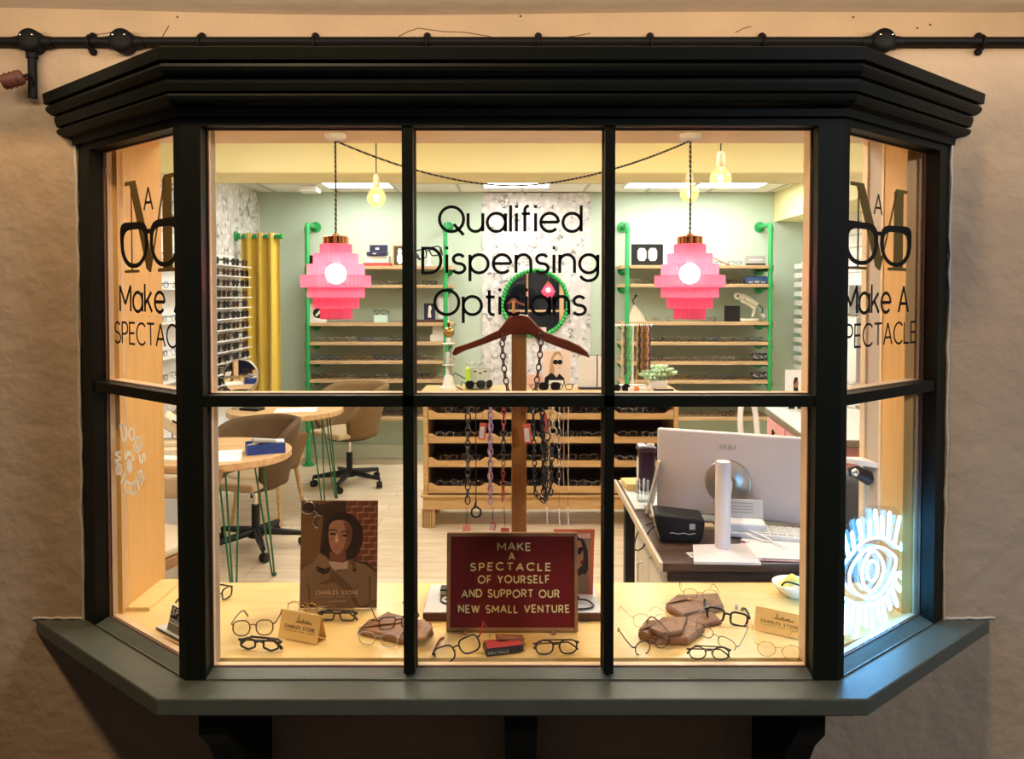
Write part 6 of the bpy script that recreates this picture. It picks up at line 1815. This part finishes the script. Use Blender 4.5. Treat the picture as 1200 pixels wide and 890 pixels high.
# cord with black loop pendant
root = thing('eyewear_lanyard','black cord with a black eyelet loop beside the smoke grey chain','cord',at(557.5,606,YK)); p = at(558,600,YK)
b = MB(); b.tube([at(557.5,468,YK),at(558,590,YK)],.0016,M_BLACK,6); b.build('cord', root, True)
b = MB(); cc_ = at(558,601,YK); rr = 5.6*YK/F
b.tube([cc_+V((rr*math.sin(a)*(1 if math.cos(a) < .6 else .75), 0, rr*math.cos(a)*(1.0 if math.cos(a) < 0 else 1.25))) for a in [2*PI*i/20 for i in range(20)]],.0034,M_BLACK,8,True); b.tube([cc_+V((-.004,0,rr*1.2)),at(558,587,YK)],[.005,.002],M_BLACK,8); b.build('eyelet_loop', root, True)
# swing tags
M_TAGR = mat('coral_tag',(.72,.14,.09),.6); M_TAGP = mat('pink_tag',(.75,.30,.26),.6)
def swing(px0, px1, y0, y1, label, m, white=None, strings=(), tilt=0, ytop=None):
    root = thing('swing_tag', label, 'tag', at((px0+px1)/2, y1, YK-.006))
    a, c = at(px0,y1,YK-.008), at(px1,y0,YK-.008)
    Mx = Matrix.Translation(((a.x+c.x)/2,YK-.008,(a.z+c.z)/2)) @ Matrix.Rotation(R(tilt),4,'Y')
    w, h = (c.x-a.x)/2, (c.z-a.z)/2
    b = MB(); b.box((-w,0,-h),(w,.0015,h),m,Mx); b.build('card', root, True)
    if white:
        b = MB(); b.box((-w*white,-.0006,-h*.8),(w*.45,-.0001,h*.55),M_WHITEM,Mx)
        for i in range(5): b.box((-w*white*.6,-.0009,-h*.6+i*h*.2),(w*.3,-.0006,-h*.56+i*h*.2),M_GREY,Mx)
        b.build('price_label', root, True)
    b = MB()
    for s in strings: b.tube([at(s,ytop or 594,YK-.004),at((px0+px1)/2,y0+1,YK-.008)],.0006,M_BLACK,5)
    if not strings: b.tube([at((px0+px1)/2,470,YK-.004),at((px0+px1)/2,y0+1,YK-.008)],.0006,M_BLACK,5)
    b.build('string', root, True)
swing(561.5,569.5,496,516,'red tag with a white price label left of the lilac chain',M_TAGR,.75,tilt=6)
swing(613.5,622.5,497,520,'red tag with a white price label on the wooden post',M_TAGR,.75,tilt=-5)
def coti(): pass
swing(634.5,641.5,484,507,'coral tag on the black chunky chain',M_TAGR,None,tilt=-3)
swing(542,551.5,615,623,'pale pink tag below the smoke grey chain',M_TAGP,None,(546,549))
swing(574.5,581,613,622,'white and red tag below the lilac chain',M_TAGR,.8,(577,578),tilt=8)
swing(587,597,619,625,'red tag below the red and black chain',M_TAGR,None,(590,591))
for px, y0, y1, lb in ((655.5,596,617,'white ribbon end hanging under the silver link chain'),(666,595,617,'white ribbon end hanging under the cream bead chain'),(641,594,614,'white ribbon end hanging under the black ring chain')):
    b = MB(); b.tube([at(px,y0-20,YK),at(px-.5,y0,YK)],.0006,M_BLACK,5); b.tube([at(px-.5,y0,YK),at(px-.3,(y0+y1)/2,YK-.002),at(px+.6,y1,YK)],.0022,M_WHITEM,6); tag(b.build('ribbon_end'),lb,'ribbon')

# ------------------------------------------------------------------ letter board
YLB = 2.20
zb0 = ZB+.012
pxl, pxr = at(523,741,YLB).x, at(677.5,741,YLB).x
ztop = at(600,624.5,2.235).z
root = thing('letter_board','dark red felt letter board in a wooden frame with cream capital letters','letter board',((pxl+pxr)/2,2.22,ZB))
zbo = at(600,740.5,YLB).z
lean = V((0,.035,ztop-zbo)).normalized()
Mb = frame((pxl,YLB,zbo),(1,0,0),lean)
Wb = pxr-pxl; Hb = (V((0,.035,ztop-zbo))).length
fw = .011
b = MB()
for lo_, hi_ in (((0,0),(fw,Hb)),((Wb-fw,0),(Wb,Hb)),((fw,0),(Wb-fw,fw)),((fw,Hb-fw),(Wb-fw,Hb))): b.rbox((lo_[0],lo_[1],-.012),(hi_[0],hi_[1],.004),M_FRAMEWOOD,.0015,1,Mb)
b.build('frame', root, True)
b = MB(); b.box((fw,fw,-.010),(Wb-fw,Hb-fw,-.001),M_RED,Mb)
n = 58
for i in range(n):
    y = fw+(Hb-2*fw)*(i+.2)/n; b.box((fw,y,-.001),(Wb-fw,y+(Hb-2*fw)/n*.55,.0),M_RED,Mb)
b.build('felt', root, True)
b = MB()
for px in (545,648.5):
    p = at(px,745,YLB-.012); 
    b.rbox((p.x-.007,YLB-.018,ZB-.001),(p.x+.007,YLB+.06,ZB+.006),M_FRAMEWOOD,.002); b.rbox((p.x-.007,YLB-.004,ZB+.0),(p.x+.007,YLB+.010,zbo+.002),M_FRAMEWOOD,.002)
b.build('foot', root, True)
rl = random.Random(11)
def onboard(px, py):
    q = onplane(px, py, Mb.translation, V((Mb[0][2],Mb[1][2],Mb[2][2]))); q = Mb.inverted() @ q; return q.x, q.y
for (t, xa_, xb_, yb_) in (('MAKE',583.5,621.5,645),('A',596.5,603,656.3),('SPECTACLE',551.5,645,668.5),('OF YOURSELF',560.5,643.5,683.5),('AND SUPPORT OUR',541.5,655,700),('NEW SMALL VENTURE',537.5,667,718)):
    x0_, y0_ = onboard(xa_, yb_); x1_ = onboard(xb_, yb_)[0]
    hl = .0208 if t != 'MAKE' else .0215
    hl = onboard(xa_, yb_-8.2)[1]-y0_
    b = MB(); letters(b, t, Mb @ Matrix.Translation((x0_,y0_,.0002)), hl, M_LETTER, .19, .0016, width=x1_-x0_, jit=.05, rnd=rl)
    b.build('letter_row', root, True)
# black cords on the plinth
b = MB(); 
b.tube(smooth([at(700,700,2.33)*1 if False else V((.20,2.36,pzt+.004)),V((.235,2.35,pzt+.012)),V((.262,2.32,pzt+.004)),V((.245,2.295,pzt+.004)),V((.19,2.29,pzt+.004)),V((.15,2.30,pzt+.004))],2),.0028,M_BLACK,8)
b.tube(smooth([V((.17,2.36,pzt+.006)),V((.19,2.34,pzt+.016)),V((.215,2.35,pzt+.018)),V((.20,2.37,pzt+.008))],2),.0065,M_BLACK,8)
tag(b.build('coiled_cord'),'black coiled cord on the right of the pale plinth','cord')
b = MB(); b.rbox((-.235,2.40,pzt),(-.20,2.44,pzt+.022),M_BLACK,.003); b.box((-.234,2.398,pzt+.004),(-.215,2.3995,pzt+.016),M_WHITE); tag(b.build('black_plug'),'black plug block on the left of the pale plinth','plug')
b = MB(); b.tube(smooth([V((-.225,2.395,pzt+.006)),V((-.232,2.37,pzt+.003)),V((-.222,2.34,pzt+.003)),V((-.19,2.33,pzt+.003)),V((-.17,2.345,pzt+.003)),V((-.19,2.365,pzt+.003)),V((-.215,2.355,pzt+.008))],2),.0026,M_BLACK,8); tag(b.build('coiled_cord'),'black coiled lead beside the letter board on the pale plinth','cord')
# leaning magazine
YG = 2.405
root = thing('magazine','coral-bordered magazine with a person in dark sunglasses leaning behind the letter board','magazine',(at(676,700,YG).x,YG,pzt))
M_COR = mat('coral_print',(.55,.13,.06),.5)
lo_ = at(652,706,YG); hi_ = at(698,622,YG)
Mg = frame((lo_.x-.015,YG,pzt+.002),V((1,0,.0)),V((.035,.10,1)))
w_ = at(696,650,YG).x-lo_.x+.012; h_ = hi_.z-pzt-.004
b = MB(); b.box((0,0,-.004),(w_,h_,0),M_COR,Mg)
def pgm(pts, m, k): b.quadface([((x if k < 3 else min(.90, .45+.6*x))*w_, y*h_, .0003*k) for x, y in pts], m, Mg)
pgm([(0,.03),(.90,.03),(.90,.95),(0,.95)], mat('printed_grey',(.22,.19,.16),.5), 1)
pgm([(0,.86),(.9,.86),(.9,.95),(0,.95)], mat('printed_coral_light',(.62,.25,.16),.5), 2)
pgm([(.05,.03),(.85,.03),(.84,.24),(.6,.34),(.3,.30),(.05,.25)], M_COAT, 3)
pgm([(.15,.25),(.10,.82),(.25,.90),(.50,.84),(.66,.68),(.70,.40),(.62,.32),(.45,.32)], M_HAIR, 4)
pgm([(.18,.42),(.16,.80),(.34,.84),(.46,.72),(.49,.58),(.44,.46),(.32,.40)], M_SKIN, 5)
pgm([(.16,.70),(.16,.61),(.36,.62),(.47,.69),(.44,.74)], M_BLACK, 6)
pgm([(.36,.50),(.46,.54),(.45,.49),(.38,.475)], M_RED, 6)
letters(b, 'coti', Mg @ Matrix.Translation((.62*w_,.875*h_,.0012)), .065*h_, M_WHITEM, .2, .0004, width=.27*w_)
b.build('cover', root, True)

# ------------------------------------------------------------------ poster card of a person in a trench coat
YPs = 2.37
root = thing('poster_card','tall photo card of a dark-haired person in a beige trench coat and glasses','poster',(at(396,715,YPs).x,YPs,ZB))
bl = at(351,714.5,YPs); br = at(441.5,714,YPs); tp = at(396,587,YPs+.03)
Wp = br.x-bl.x; Hp = tp.z-ZB
Mp = frame((bl.x,YPs,ZB),(1,0,0),V((0,.03,Hp)))
Hp = V((0,.03,Hp)).length
b = MB(); b.box((0,0,-.004),(Wp,Hp,-.0002),M_PWALL,Mp)
px_ = lambda x: (x-45)/570.0; py_ = lambda y: 1-(y-45)/810.0
def pp(pts, m, k): b.quadface([(px_(x)*Wp, py_(y)*Hp, .00012*k) for x, y in pts], m, Mp)
M_PBG = mat('printed_dark_background',(.035,.014,.008),.5)
pp([(45,45),(615,45),(615,855),(45,855)], M_PWALL, 0)
pp([(45,60),(200,75),(300,45),(420,45),(420,520),(180,520),(210,160),(45,120)], M_PBG, 1)
pp([(380,45),(615,45),(615,600),(380,600)], mat('printed_mortar',(.33,.15,.08),.5), 2)
for r_ in range(12):
    y0 = 48+r_*46
    for k in range(-1,4):
        x0 = 380+k*88+(44 if r_ % 2 else 0); x1 = x0+82
        x0, x1 = max(381,x0), min(614,x1)
        if x1-x0 > 8: pp([(x0,y0+3),(x1,y0-4),(x1,y0+34),(x0,y0+41)], M_BRICK, 3)
def sm2(pts, k=2):
    return [(p.x,p.y) for p in smooth([V((x,y,0)) for x,y in pts], k, True)]
pp(sm2([(45,600),(60,560),(150,500),(260,490),(440,490),(560,530),(614,590),(614,855),(45,855)],1), M_COAT, 4)
pp(sm2([(250,170),(300,135),(370,130),(440,160),(490,220),(512,290),(500,380),(470,470),(400,500),(340,505),(250,480),(185,440),(200,400),(220,330),(230,230)]), M_HAIR, 5)
pp([(262,430),(380,430),(390,560),(330,580),(262,540)], M_SKIND, 6)
pp([(255,505),(300,508),(360,515),(400,500),(395,560),(300,570),(262,540)], mat('printed_pale_top',(.48,.34,.24),.5), 7)
pp(sm2([(250,290),(256,225),(290,195),(350,190),(410,215),(428,270),(424,340),(400,400),(350,448),(310,455),(275,420),(255,360)]), M_SKIN, 8)
pp(sm2([(350,200),(410,215),(428,270),(424,340),(400,400),(350,448),(330,452),(370,400),(385,320),(380,260)]), M_SKIND, 9)
pp([(300,325),(318,290),(326,355),(310,362),(298,352)], mat('printed_nose_light',(.60,.32,.19),.45), 10)
pp(sm2([(270,392),(295,384),(330,394),(318,410),(288,408)],1), mat('printed_mouth',(.34,.09,.06),.45), 10)
for (cx, cy) in ((283,298),(375,310)):
    pp([(cx+24*math.cos(2*PI*i/14), cy+9*math.sin(2*PI*i/14)) for i in range(14)], M_HAIR, 10)
    ring = [(px_(cx+40*math.cos(2*PI*i/24))*Wp, py_(cy+6+34*math.sin(2*PI*i/24))*Hp) for i in range(24)]
    ribbon(b, ring+[ring[0]], .0008, M_F['gold'], .0016, Mp)
    pp([(cx-30,cy-30),(cx,cy-38),(cx+32,cy-30),(cx+30,cy-24),(cx,cy-31),(cx-28,cy-24)], M_HAIR, 11)
# collar, lapels, straps
pp([(140,520),(185,440),(240,470),(275,545),(270,575),(215,560),(150,540)], M_COAT, 12)
pp([(165,540),(230,560),(272,545),(262,590),(215,605),(170,575)], M_HAIR, 13)
pp([(275,570),(330,600),(430,700),(490,850),(470,850),(400,740),(300,660),(210,680),(195,665),(260,640)], M_COATD, 12)
pp([(400,505),(450,490),(462,560),(452,582),(435,575),(428,530)], M_COATD, 12); pp([(436,560),(462,560),(458,582),(440,580)], M_HAIR, 13)
pp([(45,545),(130,508),(130,522),(45,562)], M_COATD, 12); pp([(440,492),(540,515),(612,580),(600,580),(530,528),(440,502)], M_HAIR, 13)
pp([(95,640),(120,720),(130,850),(118,850),(105,730)], M_COATD, 12); pp([(555,620),(560,850),(570,850),(568,620)], M_COATD, 12)
M_PT = mat('printed_cream_text',(.72,.52,.36),.5)
letters(b, 'CHARLES STONE', Mp @ Matrix.Translation((px_(165)*Wp, py_(752)*Hp, .0018)), .030*Hp/.9, M_PT, .16, .0002, width=(px_(478)-px_(165))*Wp)
letters(b, 'LONDON NEW YORK', Mp @ Matrix.Translation((px_(170)*Wp, py_(775)*Hp, .0018)), .011*Hp, M_PT, .12, .0002, width=(px_(478)-px_(170))*Wp)
pp([(250,806),(390,800),(390,804),(250,810)], M_PT, 14)
b.build('photo_print', root, True)
b = MB(); b.rbox((bl.x+Wp*.3,YPs+.004,ZB-.001),(bl.x+Wp*.7,YPs+.075,ZB+.004),M_WHITEM,.001); b.box((bl.x+Wp*.45,YPs+.030,ZB),(bl.x+Wp*.55,YPs+.034,ZB+.15),M_WHITEM); b.build('card_strut', root, True)

# ------------------------------------------------------------------ tent cards
def tent(pxl_, pxr_, yb_l, yb_r, ytl, ytr, label, hleft=None):
    a = atz(pxl_, yb_l, ZB+.001); c = atz(pxr_, yb_r, ZB+.001)
    w = (c-a).length; ux = (c-a).normalized(); bk = V((-ux.y, ux.x, 0))
    root = thing('tent_card', label, 'card', (a+c)/2, 0)
    # height from the photographed top edge
    Y_ = a.y+.018; h = at(pxl_, ytl, Y_).z-ZB
    up_ = (bk*.022+V((0,0,h))).normalized(); hh = (bk*.022+V((0,0,h))).length
    Mt = frame(a, ux, up_)
    b = MB(); b.box((0,0,-.0012),(w,hh,0),M_KRAFT,Mt); b.build('front_leaf', root, True)
    b = MB(); M2 = frame(a+bk*.047, ux, (bk*-.022+V((0,0,h))).normalized()); b.box((0,0,0),(w,hh,.0012),M_KRAFT,M2); b.build('rear_leaf', root, True)
    b = MB()
    sk = [(.36,.62),(.40,.62),(.40,.68),(.44,.68),(.44,.80),(.455,.92),(.47,.80),(.47,.70),(.54,.70),(.54,.76),(.60,.76),(.60,.68),(.66,.74),(.72,.74),(.72,.68),(.80,.70),(.80,.62)]
    b.prism([(x*w,y*hh) for x,y in sk],.0002,.0005,mat('olive_skyline_print',(.34,.22,.05),.6),Mt)
    letters(b, 'CHARLES STONE', Mt @ Matrix.Translation((.13*w,.40*hh,.0002)), .11*hh, M_PRINT, .2, .0003, width=.76*w)
    letters(b, 'LONDON NEW YORK', Mt @ Matrix.Translation((.13*w,.29*hh,.0002)), .05*hh, M_PRINT, .16, .0003, width=.76*w)
    b.build('print', root, True)
    return root, Mt, w, hh
tl_ = tent(325.5,371.5,747,756,715,723,'kraft tent card with gold spectacles resting on top')
tr_ = tent(883.5,941,738,751,711,715,'kraft tent card at the right end of the display board')

# ------------------------------------------------------------------ display spectacles
def spectacles(name, label, pos, rot, shape, mk, a=.026, h=.021, r=.0020, fold=False, tm=None, dark=False, br=.010, mt=None, templ=.135, tr=None):
    root = thing(name, label, 'spectacles' if name == 'spectacles' else 'sunglasses', pos, rot)
    d = spec_parts(shape, M_F[mk] if isinstance(mk, str) else mk, dark, a, h, r, br, templ, fold, 26, 8, tr, M_F[tm] if tm else None)
    for k in ('frame_front','lens','temple'):
        for q in d[k]: q.build(k, root)
    return root
def glasses_at(px, py, rz, label, shape, mk, z=None, tilt=0, roll=0, **kw):
    p = atz(px, py, (ZB if z is None else z))
    return spectacles('spectacles', label, (p.x, p.y, (ZB if z is None else z)+.0005), (R(tilt), R(roll), R(rz)), shape, mk, **kw)
glasses_at(296.5,746,4,'tortoiseshell panto spectacles at the left, behind the black hexagonal pair','panto','tortoise',a=.0245,h=.0225,r=.0019)
glasses_at(304,763.5,-8,'black hexagonal spectacles with folded arms at the front left','hex','black',a=.0235,h=.016,r=.0030,fold=True,br=.012)
glasses_at(395,728.5,-3,'black rectangular spectacles lying before the photo card','square','black',a=.0235,h=.0135,r=.0026,fold=True)
p = tl_[1] @ V((tl_[2]*.48, tl_[3], .0))
spectacles('spectacles','thin gold round spectacles resting on the left kraft tent card',(p.x,p.y+.004,p.z-.012),(R(-18),0,R(-14)),'round','gold',.0195,.0185,.0010)
glasses_at(258,707,70,'black spectacles at the far left, one arm pointing into view','square','black',a=.024,h=.018,r=.0026)
# leather cases
def pouch(label, pts_px, z0, th, m, name='leather_pouch', bulge=.012):
    q = [atz(x, y, z0) for x, y in pts_px]
    c = sum((V((p.x,p.y,0)) for p in q), V((0,0,0)))/len(q)
    b = MB(); n = len(q)
    levels = [(0,.97),(th*.25,1.0),(th*.7,1.0),(th,.94)]
    ring = []
    for (dz, s) in levels:
        ring.append([V((c.x+(p.x-c.x)*s, c.y+(p.y-c.y)*s, z0+dz)) for p in q])
    vs = [p for rr_ in ring for p in rr_]+[V((c.x,c.y,z0+th+bulge)),V((c.x,c.y,z0))]
    fs = []
    for l in range(len(levels)-1):
        for k in range(n): fs.append((l*n+k, l*n+(k+1)%n, (l+1)*n+(k+1)%n, (l+1)*n+k))
    t = (len(levels)-1)*n
    for k in range(n): fs.append((t+k, t+(k+1)%n, len(vs)-2)); fs.append(((k+1)%n, k, len(vs)-1))
    b.add(vs, fs, m)
    return b
def case(label, pts, z0, th, m, flap=True, bulge=.008, name='leather_case'):
    b = pouch(label, pts, z0, th, m, bulge=bulge)
    q = [atz(x, y, z0) for x, y in pts]; c = sum(q, V((0,0,0)))/len(q)
    root = thing(name, label, 'case', (c.x, c.y, z0))
    b.build('body', root, True)
    if flap:
        f = MB(); a_, b_, d_ = q[0], q[1], q[-1]
        zt2 = z0+th+.002
        m1 = (q[0]+q[-1])/2; 
        f.add([V((q[0].x,q[0].y,zt2-.002)), V((q[1].x,q[1].y,zt2-.002)), V(((q[1].x+c.x)/2,(q[1].y+c.y)/2,zt2+bulge*.8)), V((c.x,c.y,zt2+bulge+.001)), V(((q[0].x*.5+c.x*.5),(q[0].y*.5+c.y*.5),zt2+bulge*.8))],[(0,1,2,3,4)],m)
        f.sphere((c.x*.85+q[0].x*.15,c.y*.85+q[0].y*.15,zt2+bulge), .004, M_F['gold'], 8, 6, sc=(1,1,.4))
        f.build('flap', root, True, solid=.002)
    return root
case('brown leather case under the clear spectacles beside the left mullion', [(420,744),(455,724),(505,736),(508,746),(470,756)], ZB, .018, M_LEATHER)
glasses_at(443,758,-10,'clear-rimmed half-black spectacles standing before the brown leather case','panto','clear',a=.0245,h=.0185,r=.0020,tm='black')
p = atz(462,738,ZB+.024)
spectacles('spectacles','black-browed clear spectacles perched on the brown leather case',(p.x+.01,p.y,ZB+.026),(R(8),R(4),R(24)),'square','black',.0245,.019,.0018)
case('pale folded leather pouch behind the left mullion', [(484,736),(496,728),(507,738),(498,752),(486,752)], ZB+.019, .010, M_LEATHERP, False)
# centre: cat-eye pair leaning on a red lined case
root = thing('leather_case','black and red lined case under the cat-eye spectacles','case',atz(592,765,ZB),R(0))
b = MB(); c = atz(590,764,ZB); Mx = Matrix.Translation((c.x,c.y,ZB)) @ Matrix.Rotation(R(14),4,'Z'); b.rbox((-.055,-.02,0),(.055,.03,.022),mat('black_leather',(.012,.008,.008),.4,bump=.3,bscale=80),.006,2,Mx); b.build('body', root, True)
b = MB(); b.box((-.05,-.019,.0222),(.05,.029,.0235),mat('red_lining',(.40,.03,.03),.7),Mx); b.build('lining', root, True)
b = MB(); b.rbox((-.02,.012,.024),(.062,.04,.034),M_LEATHER,.004,2,Mx @ Matrix.Rotation(R(8),4,'Y')); b.build('lid', root, True)
b = MB(); letters(b,'SPECTACLE',Mx@Matrix.Translation((-.05,-.0203,.006))@Matrix.Rotation(PI/2,4,'X'),.007,M_GREYL,.15,.0003,width=.06); b.build('print', root, True)
spectacles('spectacles','navy cat-eye spectacles with red arms leaning on the black and red case',(atz(540,770,ZB).x,atz(540,772,ZB).y+.005,ZB-.001),(R(0),R(-24),R(-6)),'cat','navy',.0290,.0225,.0024,tm='red')
glasses_at(652,768,4,'navy and tortoiseshell round spectacles at the front right of the letter board','panto','navy',a=.0245,h=.0195,r=.0022,fold=True,tm='tortoise')
# right group
case('dusty brown leather case under the gold rimmed spectacles, back of the right pile', [(780,716),(795,704),(842,702),(848,716),(800,728)], ZB, .020, M_LEATHERP)
case('small tan leather sleeve poking out below the dusty brown case', [(800,730),(812,723),(836,722),(846,732),(815,738)], ZB, .012, M_LEATHER, False)
p = atz(821,704,ZB+.03); spectacles('spectacles','thin gold rimmed spectacles on top of the dusty brown case',(p.x,p.y+.005,ZB+.027),(R(-5),0,R(-8)),'panto','gold',.022,.017,.0011)
p = atz(851,732,ZB); spectacles('spectacles','black square spectacles with a white tag right of the leather cases',(p.x,p.y,ZB+.0),(R(-6),R(8),R(-12)),'square','black',.0255,.019,.0034)
b = MB(); q = atz(863,712,ZB+.05); b.rbox((q.x-.005,q.y,ZB+.040),(q.x+.005,q.y+.0012,ZB+.058),M_WHITE,.0005); b.tube([(q.x-.003,q.y+.0006,ZB+.048),(q.x+.003,q.y+.0006,ZB+.048)],.002,M_GREY,6); tag(b.build('swing_tag'),'tiny white tag on the black square spectacles','tag')
p = atz(842,757,ZB); spectacles('spectacles','thin bronze spectacles tilted between the pouches and the kraft tent card',(p.x-.012,p.y+.01,ZB+.004),(R(14),R(20),R(-30)),'panto','grey',.0255,.0195,.0013)
case('crumpled brown pouch under the dark brown round spectacles', [(748,748),(757,736),(800,732),(826,742),(806,757),(768,756)], ZB, .022, M_LEATHERP, True, .012)
case('folded corner pouch on top of the crumpled brown pouch', [(760,742),(776,728),(806,728),(800,744),(778,748)], ZB+.026, .014, M_LEATHERP, False, .012)
p = atz(766,764,ZB); spectacles('spectacles','dark brown round spectacles leaning on the crumpled brown pouch',(p.x,p.y-.002,ZB),(R(6),R(-12),R(16)),'round','brown',.0225,.0215,.0018)
p = atz(765,738,ZB+.03); spectacles('spectacles','thin gold oval spectacles behind the crumpled brown pouch',(p.x,p.y+.03,ZB+.022),(R(-4),R(6),R(12)),'panto','gold',.024,.019,.0008)
glasses_at(831,774.5,-4,'black round spectacles with folded arms at the front of the right pile','round','black',a=.0225,h=.0175,r=.0019,fold=True,tm='brown')
p = atz(912,772,ZB); spectacles('spectacles','rimless-looking thin gold round spectacles before the right kraft tent card',(p.x,p.y,ZB),(R(4),R(4),R(-10)),'round','gold',.0245,.0215,.0008)
# round thin pair dropped behind the photo card top
p = at(364,598,2.41); spectacles('spectacles','thin silver round spectacles hooked over the photo card top corner',(p.x,YPs+.012,p.z-.022),(0,R(55),R(20)),'round','silver',.0205,.0205,.0009)
# white bowl with yellow cloth
c = at(930,700,2.47)
root = thing('white_bowl','white bowl holding a yellow cloth beside the right kraft tent card','bowl',(c.x,2.47,ZB))
b = MB(); b.lathe([(0,ZB),(.03,ZB),(.034,ZB+.006),(.062,ZB+.03),(.070,ZB+.043),(.067,ZB+.043),(.055,ZB+.028),(.03,ZB+.012),(0,ZB+.010)],M_WHITE,32,c=(c.x,2.47,0)); b.build('bowl', root, True)
b = MB(); M_YC = mat('lemon_microfibre',(.72,.68,.16),.8)
b.grid(lambda u,v: V((c.x-.05+.10*u, 2.44+.055*v, ZB+.030+.042*math.sin(PI*min(1,u*1.05))*math.sin(PI*(.15+.8*v))+.005*math.sin(u*14+v*5))),14,10,M_YC); tag(b.build('cleaning_cloth'),'lemon yellow cloth with a dark cord lying in the white bowl','cloth')
b = MB(); b.tube(smooth([V((c.x-.052,2.44,ZB+.045)),V((c.x-.04,2.435,ZB+.062)),V((c.x-.01,2.43,ZB+.055)),V((c.x+.03,2.43,ZB+.040)),V((c.x+.055,2.45,ZB+.047))],2),.003,M_BLACK,8); tag(b.build('cord'),'black cord draped over the yellow cloth in the bowl','cord')
# small angled sign in the left pane
a = atz(196,738,ZB); 
A, d, n = LW
s0, _ = to_sz(LW, 197, 740, .12)
p0 = atz(193,739,ZB)
root = thing('counter_sign','small black and white acrylic counter sign with slanted lettering in the left side window','sign',(p0.x,p0.y,ZB))
dd = V((d.x,d.y,0)); nn = V((n.x,n.y,0))
b = MB(); Ms = frame(p0+V((0,0,.0)), dd, nn); b.box((-.03,-.012,0),(.14,.05,.005),M_BLACK,Ms); b.box((-.028,-.010,.005),(.138,.048,.0058),M_GREYL,Ms); b.build('base', root, True)
upv = (nn*.016+V((0,0,.06))).normalized()
Mf = frame(p0+V((0,0,.006))+dd*.012, dd, upv)
b = MB(); b.box((0,0,-.004),(.12,.022,0),mat('olive_perspex',(.20,.20,.14),.3),Mf); b.box((0,.022,-.004),(.12,.072,0),M_WHITEM,Mf); b.build('plate', root, True)
b = MB(); b.box((.004,.036,0),(.116,.070,.0006),M_VINYL,Mf)
Mi = Mf @ Matrix.Translation((.009,.047,.0007)) @ Matrix(((1,.22,0,0),(0,1,0,0),(0,0,1,0),(0,0,0,1)))
letters(b,'SPECS',Mi,.019,M_WHITEM,.22,.0004,width=.095)
letters(b,'AND',Mf @ Matrix.Translation((.045,.038,.0007)),.006,M_WHITEM,.18,.0004,width=.03)
letters(b,'INNOVATION',Mf @ Matrix.Translation((.008,.026,.0004)),.0075,M_VINYL,.2,.0004,width=.10); b.build('print', root, True)

# ------------------------------------------------------------------ lights
def area(name, loc, target, size, power, col):
    l = bpy.data.lights.new(name, 'AREA'); l.energy = power; l.color = col; l.shape = 'DISK'; l.size = size
    o = bpy.data.objects.new(name, l); COL.objects.link(o); o.location = loc
    o.rotation_euler = (V(target)-V(loc)).to_track_quat('-Z','Y').to_euler()
    o['kind'] = 'helper'
    return o
area('street_lamp_light', (-1.2,.3,4.4), (-.3,2.3,1.2), .3, 92, (1,.70,.42))
area('cool_fill_light', (4.3,-1.0,3.5), (1.9,2.3,1.3), .6, 125, (.80,.86,1.0))  # cool fill added from the right for the wall, no known source
jl = area('jetty_lamp_light', (0,1.90,2.405), (0,2.27,2.53), .35, 13, (1,.80,.58))
jl.data.shape = 'RECTANGLE'; jl.data.size = 3.6; jl.data.size_y = .06
w = bpy.data.worlds.new('night'); SC.world = w; w.use_nodes = True
bg = w.node_tree.nodes['Background']; bg.inputs['Color'].default_value = (.32,.36,.5,1); bg.inputs['Strength'].default_value = .035
vs_ = SC.view_settings
SC.display_settings.display_device = 'sRGB'
vs_.view_transform = 'Standard'; vs_.look = 'None'; vs_.gamma = 1; vs_.use_curve_mapping = False; vs_.exposure = 0
cy = SC.cycles
cy.transparent_max_bounces = 24
cy.max_bounces = 10; cy.diffuse_bounces = 5; cy.glossy_bounces = 4; cy.transmission_bounces = 6
cy.caustics_reflective = False; cy.caustics_refractive = False
cy.sample_clamp_indirect = 6
